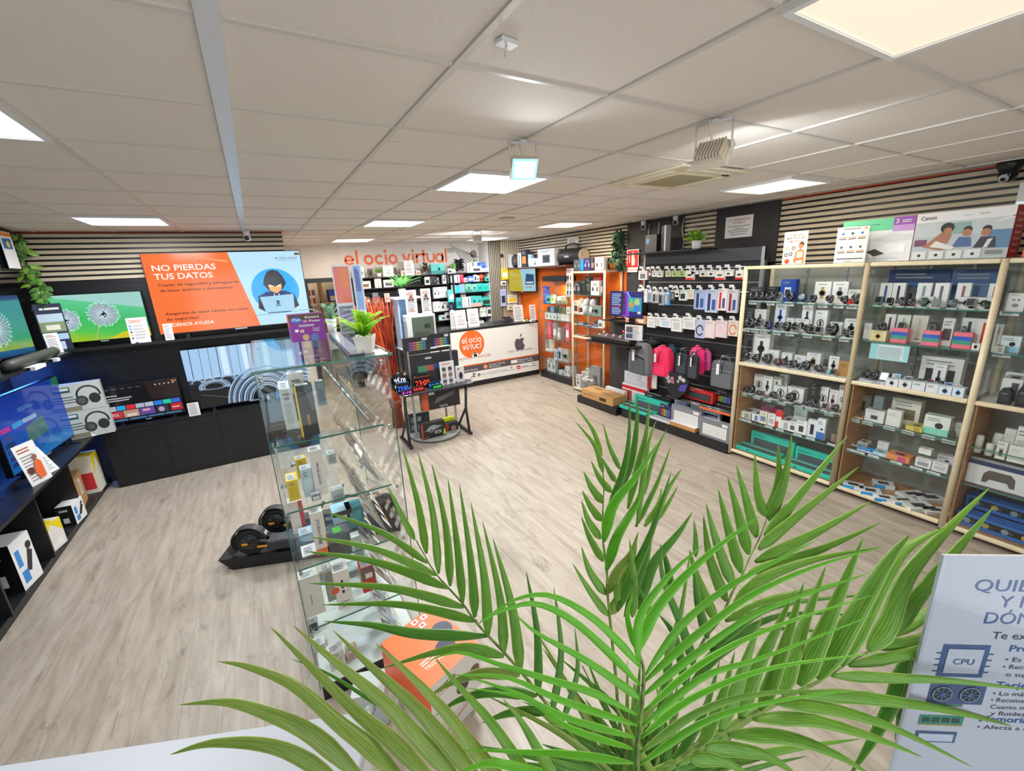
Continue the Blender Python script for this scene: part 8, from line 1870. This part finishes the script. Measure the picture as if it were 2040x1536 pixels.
# right lower frond
frond(px7((380,1600),(500,1500),(600,1430),(700,1375),(800,1310),(900,1255),(1000,1210),(1100,1160),(1180,1110),(1250,1070),(1320,1030),(1400,985)),.76,.9,[
(px7((600,1430),(650,1330),(700,1200),(740,1050)),30),(px7((680,1380),(750,1200),(800,1050),(850,910)),32),(px7((760,1330),(820,1150),(900,980),(985,800)),34),(px7((840,1290),(930,1060),(1020,770)),36),(px7((930,1230),(1000,1000),(1110,700)),38),(px7((1000,1190),(1110,950),(1260,590)),44),(px7((1075,1165),(1200,950),(1350,700),(1450,575)),46),(px7((1170,1110),(1290,860),(1420,650),(1590,550)),42),(px7((1280,1050),(1360,950),(1440,750),(1600,560),(1770,390)),44),(px7((1385,985),(1470,850),(1640,640),(1785,470)),34),
(px7((1380,990),(1520,900),(1700,770),(1930,665)),24),(px7((1310,1040),(1500,1000),(1750,880),(1960,810)),26),(px7((1200,1110),(1450,1060),(1700,970),(1960,910)),26,'m'),(px7((1130,1150),(1350,1160),(1600,1170),(1960,1210)),26),(px7((1000,1225),(1300,1245),(1600,1290),(1960,1375)),30),(px7((900,1260),(1150,1290),(1400,1370),(1700,1520)),30),(px7((810,1325),(1050,1330),(1300,1400),(1500,1480)),32),(px7((710,1390),(950,1400),(1150,1470),(1300,1560)),34),(px7((620,1440),(850,1470),(1000,1560)),34),(px7((560,1490),(700,1500),(820,1570)),30),
(px7((1480,1070),(1500,1150),(1520,1350),(1480,1560)),26,'d',.05),(px7((1440,1070),(1380,1250),(1290,1420),(1200,1560)),36,'d',.05),(px7((1450,1080),(1420,1300),(1380,1560)),32,'d',.05)],34,'m')
# bright front frond facing the camera
frond([(1270,1600),(1269,1534),(1271,1475),(1278,1416),(1282,1358),(1281,1328),(1270,1290)],.64,.66,[
([(1276,1330),(1240,1287),(1178,1229),(1099,1187),(1028,1194),(957,1238)],19),([(1276,1366),(1222,1309),(1143,1238),(1068,1203),(1002,1216),(944,1247)],20),([(1273,1392),(1240,1366),(1156,1309),(1068,1260),(1019,1216)],20),([(1271,1425),(1180,1380),(1090,1353),(1002,1326),(913,1300),(850,1318)],17),([(1270,1445),(1120,1396),(1010,1350),(900,1345)],16),([(1267,1470),(1134,1432),(1024,1379),(918,1344)],16),([(1265,1493),(1134,1450),(1046,1392),(925,1370)],15),([(1262,1520),(1134,1503),(1046,1498),(918,1494)],18),
([(1270,1300),(1312,1208),(1405,1110),(1516,1026)],26),([(1285,1346),(1356,1248),(1444,1174),(1550,1115),(1629,1075)],18),([(1284,1358),(1370,1280),(1490,1190),(1620,1130),(1750,1092)],18),([(1282,1385),(1395,1297),(1518,1218),(1730,1142)],18),([(1280,1420),(1400,1320),(1540,1250),(1740,1185)],16),([(1278,1448),(1400,1350),(1520,1310),(1740,1225)],16),([(1276,1470),(1380,1390),(1540,1330),(1760,1300)],17),([(1274,1500),(1400,1415),(1540,1380),(1740,1378)],18,'m'),([(1272,1525),(1400,1440),(1530,1400),(1700,1375)],16),([(1272,1320),(1275,1230),(1330,1150),(1400,1085)],22),([(1268,1295),(1250,1230),(1262,1180)],16)],18,'b',True,.0045)
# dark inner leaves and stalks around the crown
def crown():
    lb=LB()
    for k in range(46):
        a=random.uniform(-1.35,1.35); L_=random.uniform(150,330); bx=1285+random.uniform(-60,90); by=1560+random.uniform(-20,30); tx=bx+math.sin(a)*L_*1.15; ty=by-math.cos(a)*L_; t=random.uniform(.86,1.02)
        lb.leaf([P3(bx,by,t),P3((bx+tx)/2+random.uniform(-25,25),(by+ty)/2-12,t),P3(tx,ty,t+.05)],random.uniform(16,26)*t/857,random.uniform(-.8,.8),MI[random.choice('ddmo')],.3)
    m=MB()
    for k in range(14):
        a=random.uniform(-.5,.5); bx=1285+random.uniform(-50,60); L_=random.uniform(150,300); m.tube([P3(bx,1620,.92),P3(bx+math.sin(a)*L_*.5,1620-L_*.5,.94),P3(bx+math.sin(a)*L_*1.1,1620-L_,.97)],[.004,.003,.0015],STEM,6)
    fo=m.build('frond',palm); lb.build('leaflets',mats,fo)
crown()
m=MB(); zb=1.02; m.lathe([(.09,zb-.2),(.1,zb-.195),(.13,zb),(.12,zb),(.115,zb-.02)],(BASE.x,BASE.y,0),M('#e4e2de',.4),28); m.build('pot',palm)
m=MB(); m.lathe([(.115,zb-.03),(.01,zb-.02)],(BASE.x,BASE.y,0),M('#4a3526',.9),20); m.build('soil',palm)
m=MB(); m.tube([(BASE.x,BASE.y,zb-.03),BASE],[.02,.012],STEM,10); m.build('trunk',palm)
m=MB(); m.lathe([(.17,0),(.17,.8),(.16,.819)],(BASE.x,BASE.y,0),M('#d8d8d8',.5),32); tag(m.build('round_pedestal'),'round pale pedestal carrying the palm, mostly below the picture','pedestal')
# ================= ceiling fittings =================
def flood(label,loc,aim,size,on,power,col=(.9,.97,1),cr='#9fe8ee'):
    t=thing('floodlight',label,'floodlight',loc); d=(Vector(aim)-Vector(loc)).normalized(); up=Vector((0,0,1)); s=d.cross(up).normalized(); v=s.cross(d); c=Vector((0,0,-size*.95)); sx=size/2
    m=MB(); m.obox(c,s*sx,v*sx*.78,d*.014,M('#ded6c8',.5)); m.obox(c-d*.02,s*sx*.85,v*sx*.64,d*.008,M('#d3cabb',.5)); m.build('housing',t)
    m=MB()
    for k in range(9): m.obox(c-d*.036+s*sx*(-.72+.18*k),s*.004,v*sx*.6,d*.01,M('#cfc6b6',.5))
    m.build('cooling_fins',t)
    m=MB(); m.obox(c+d*.0155,s*sx*.96,v*sx*.74,d*.001,EM(cr,1.6) if on else M('#d8e0e4',.2)); m.obox(c+d*.017,s*sx*.78,v*sx*.58,d*.001,EM('#f4fbff',14) if on else M('#e8eef0',.2)); m.build('lens',t)
    m=MB(); 
    for q in (-1,1): m.tube([c+s*sx*1.04*q,s*sx*1.04*q+Vector((0,0,-.01))],.005,WHT,6)
    m.tube([s*sx*-1.04+Vector((0,0,-.01)),s*sx*1.04+Vector((0,0,-.01))],.006,WHT,6); m.lathe([(.02,-.012),(.02,0)],(0,0,0),WHT,12); m.build('bracket',t)
    m=MB(); m.tube([c-d*.03+v*.03,c*.4-d*.07,Vector((.02,.02,-.0))],.004,WHT,6); m.build('cable',t)
    l=bpy.data.lights.new('flood_lamp','AREA'); l.shape='RECTANGLE'; l.size=size*.8; l.size_y=size*.6; l.energy=power; l.color=col; l.spread=R(150); o=bpy.data.objects.new('flood_lamp',l); COL.objects.link(o)
    o.rotation_euler=d.to_track_quat('-Z','Z').to_euler(); o.location=Vector(loc)+c+d*.03
flood('lit white floodlight hanging from the ceiling in the middle',(.575,.55,2.738),(.15,-.9,1.7),.125,True,2.2,cr='#8fe4ee')
flood('white floodlight seen from behind near the ceiling vent',(1.2,.0,2.738),(4.1,.6,.3),.15,True,12)
flood('small distant floodlight below the far ceiling panels',(2.38,4.75,2.738),(2.9,7.5,1.3),.13,True,18)
t=thing('air_conditioner','square beige ceiling air conditioner cassette with grille','air conditioner',(2.12,.96,2.742))
AC=M('#ddd2b8',.45); m=MB(); m.box(-.34,.34,-.34,.34,-.018,.0,AC,.006); m.build('panel',t)
m=MB(); m.box(-.19,.19,-.19,.19,-.026,-.018,M('#cfc4a4',.5))
for k in range(18):
    m.box(-.18,.18,-.18+k*.02,-.172+k*.02,-.029,-.026,M('#a89c7c',.5))
m.build('grille',t)
for (a,b,c,d) in ((-.2,.2,-.29,-.25),(-.2,.2,.25,.29),(-.29,-.25,-.2,.2),(.25,.29,-.2,.2)): m=MB(); m.box(a,b,c,d,-.022,-.0185,M('#efe8d6',.4)); m.build('louvre',t)
m=MB(); m.box(.2,.26,-.24,-.22,-.024,-.018,DK); m.build('sensor',t)
m=MB(); p=at('z',2.74,1009,88); m.box(-.03,.03,-.02,.02,-.012,0,WHT,.003); m.tube([(0,0,-.012),(.01,.02,-.03)],.003,WHT,5); tag(m.build('ceiling_sensor',None,(p.x,p.y,2.749),R(10)),'small white clip on a ceiling tile near the top','clip')
for (px,py,l) in ((1010,435,'round grey ceiling speaker grille above the counter'),):
    p=at('z',2.745,px,py); m=MB(); m.lathe([(.09,-.008),(.1,-.002)],(0,0,0),M('#b8b0a6',.5),24); tag(m.build('ceiling_speaker',None,(p.x,p.y,2.748)),l,'speaker')
p=at('z',2.745,788,287); m=MB(); m.prism([(-.05,0),(.0,.015),(.05,.004),(.01,-.015)],(0,0,-.003),M('#efe6d8',.7),(0,0,0),(1,0,0),(0,1,0)); tag(m.build('peeled_patch',None,(p.x,p.y,2.749)),'small peeled patch on a ceiling tile','patch')
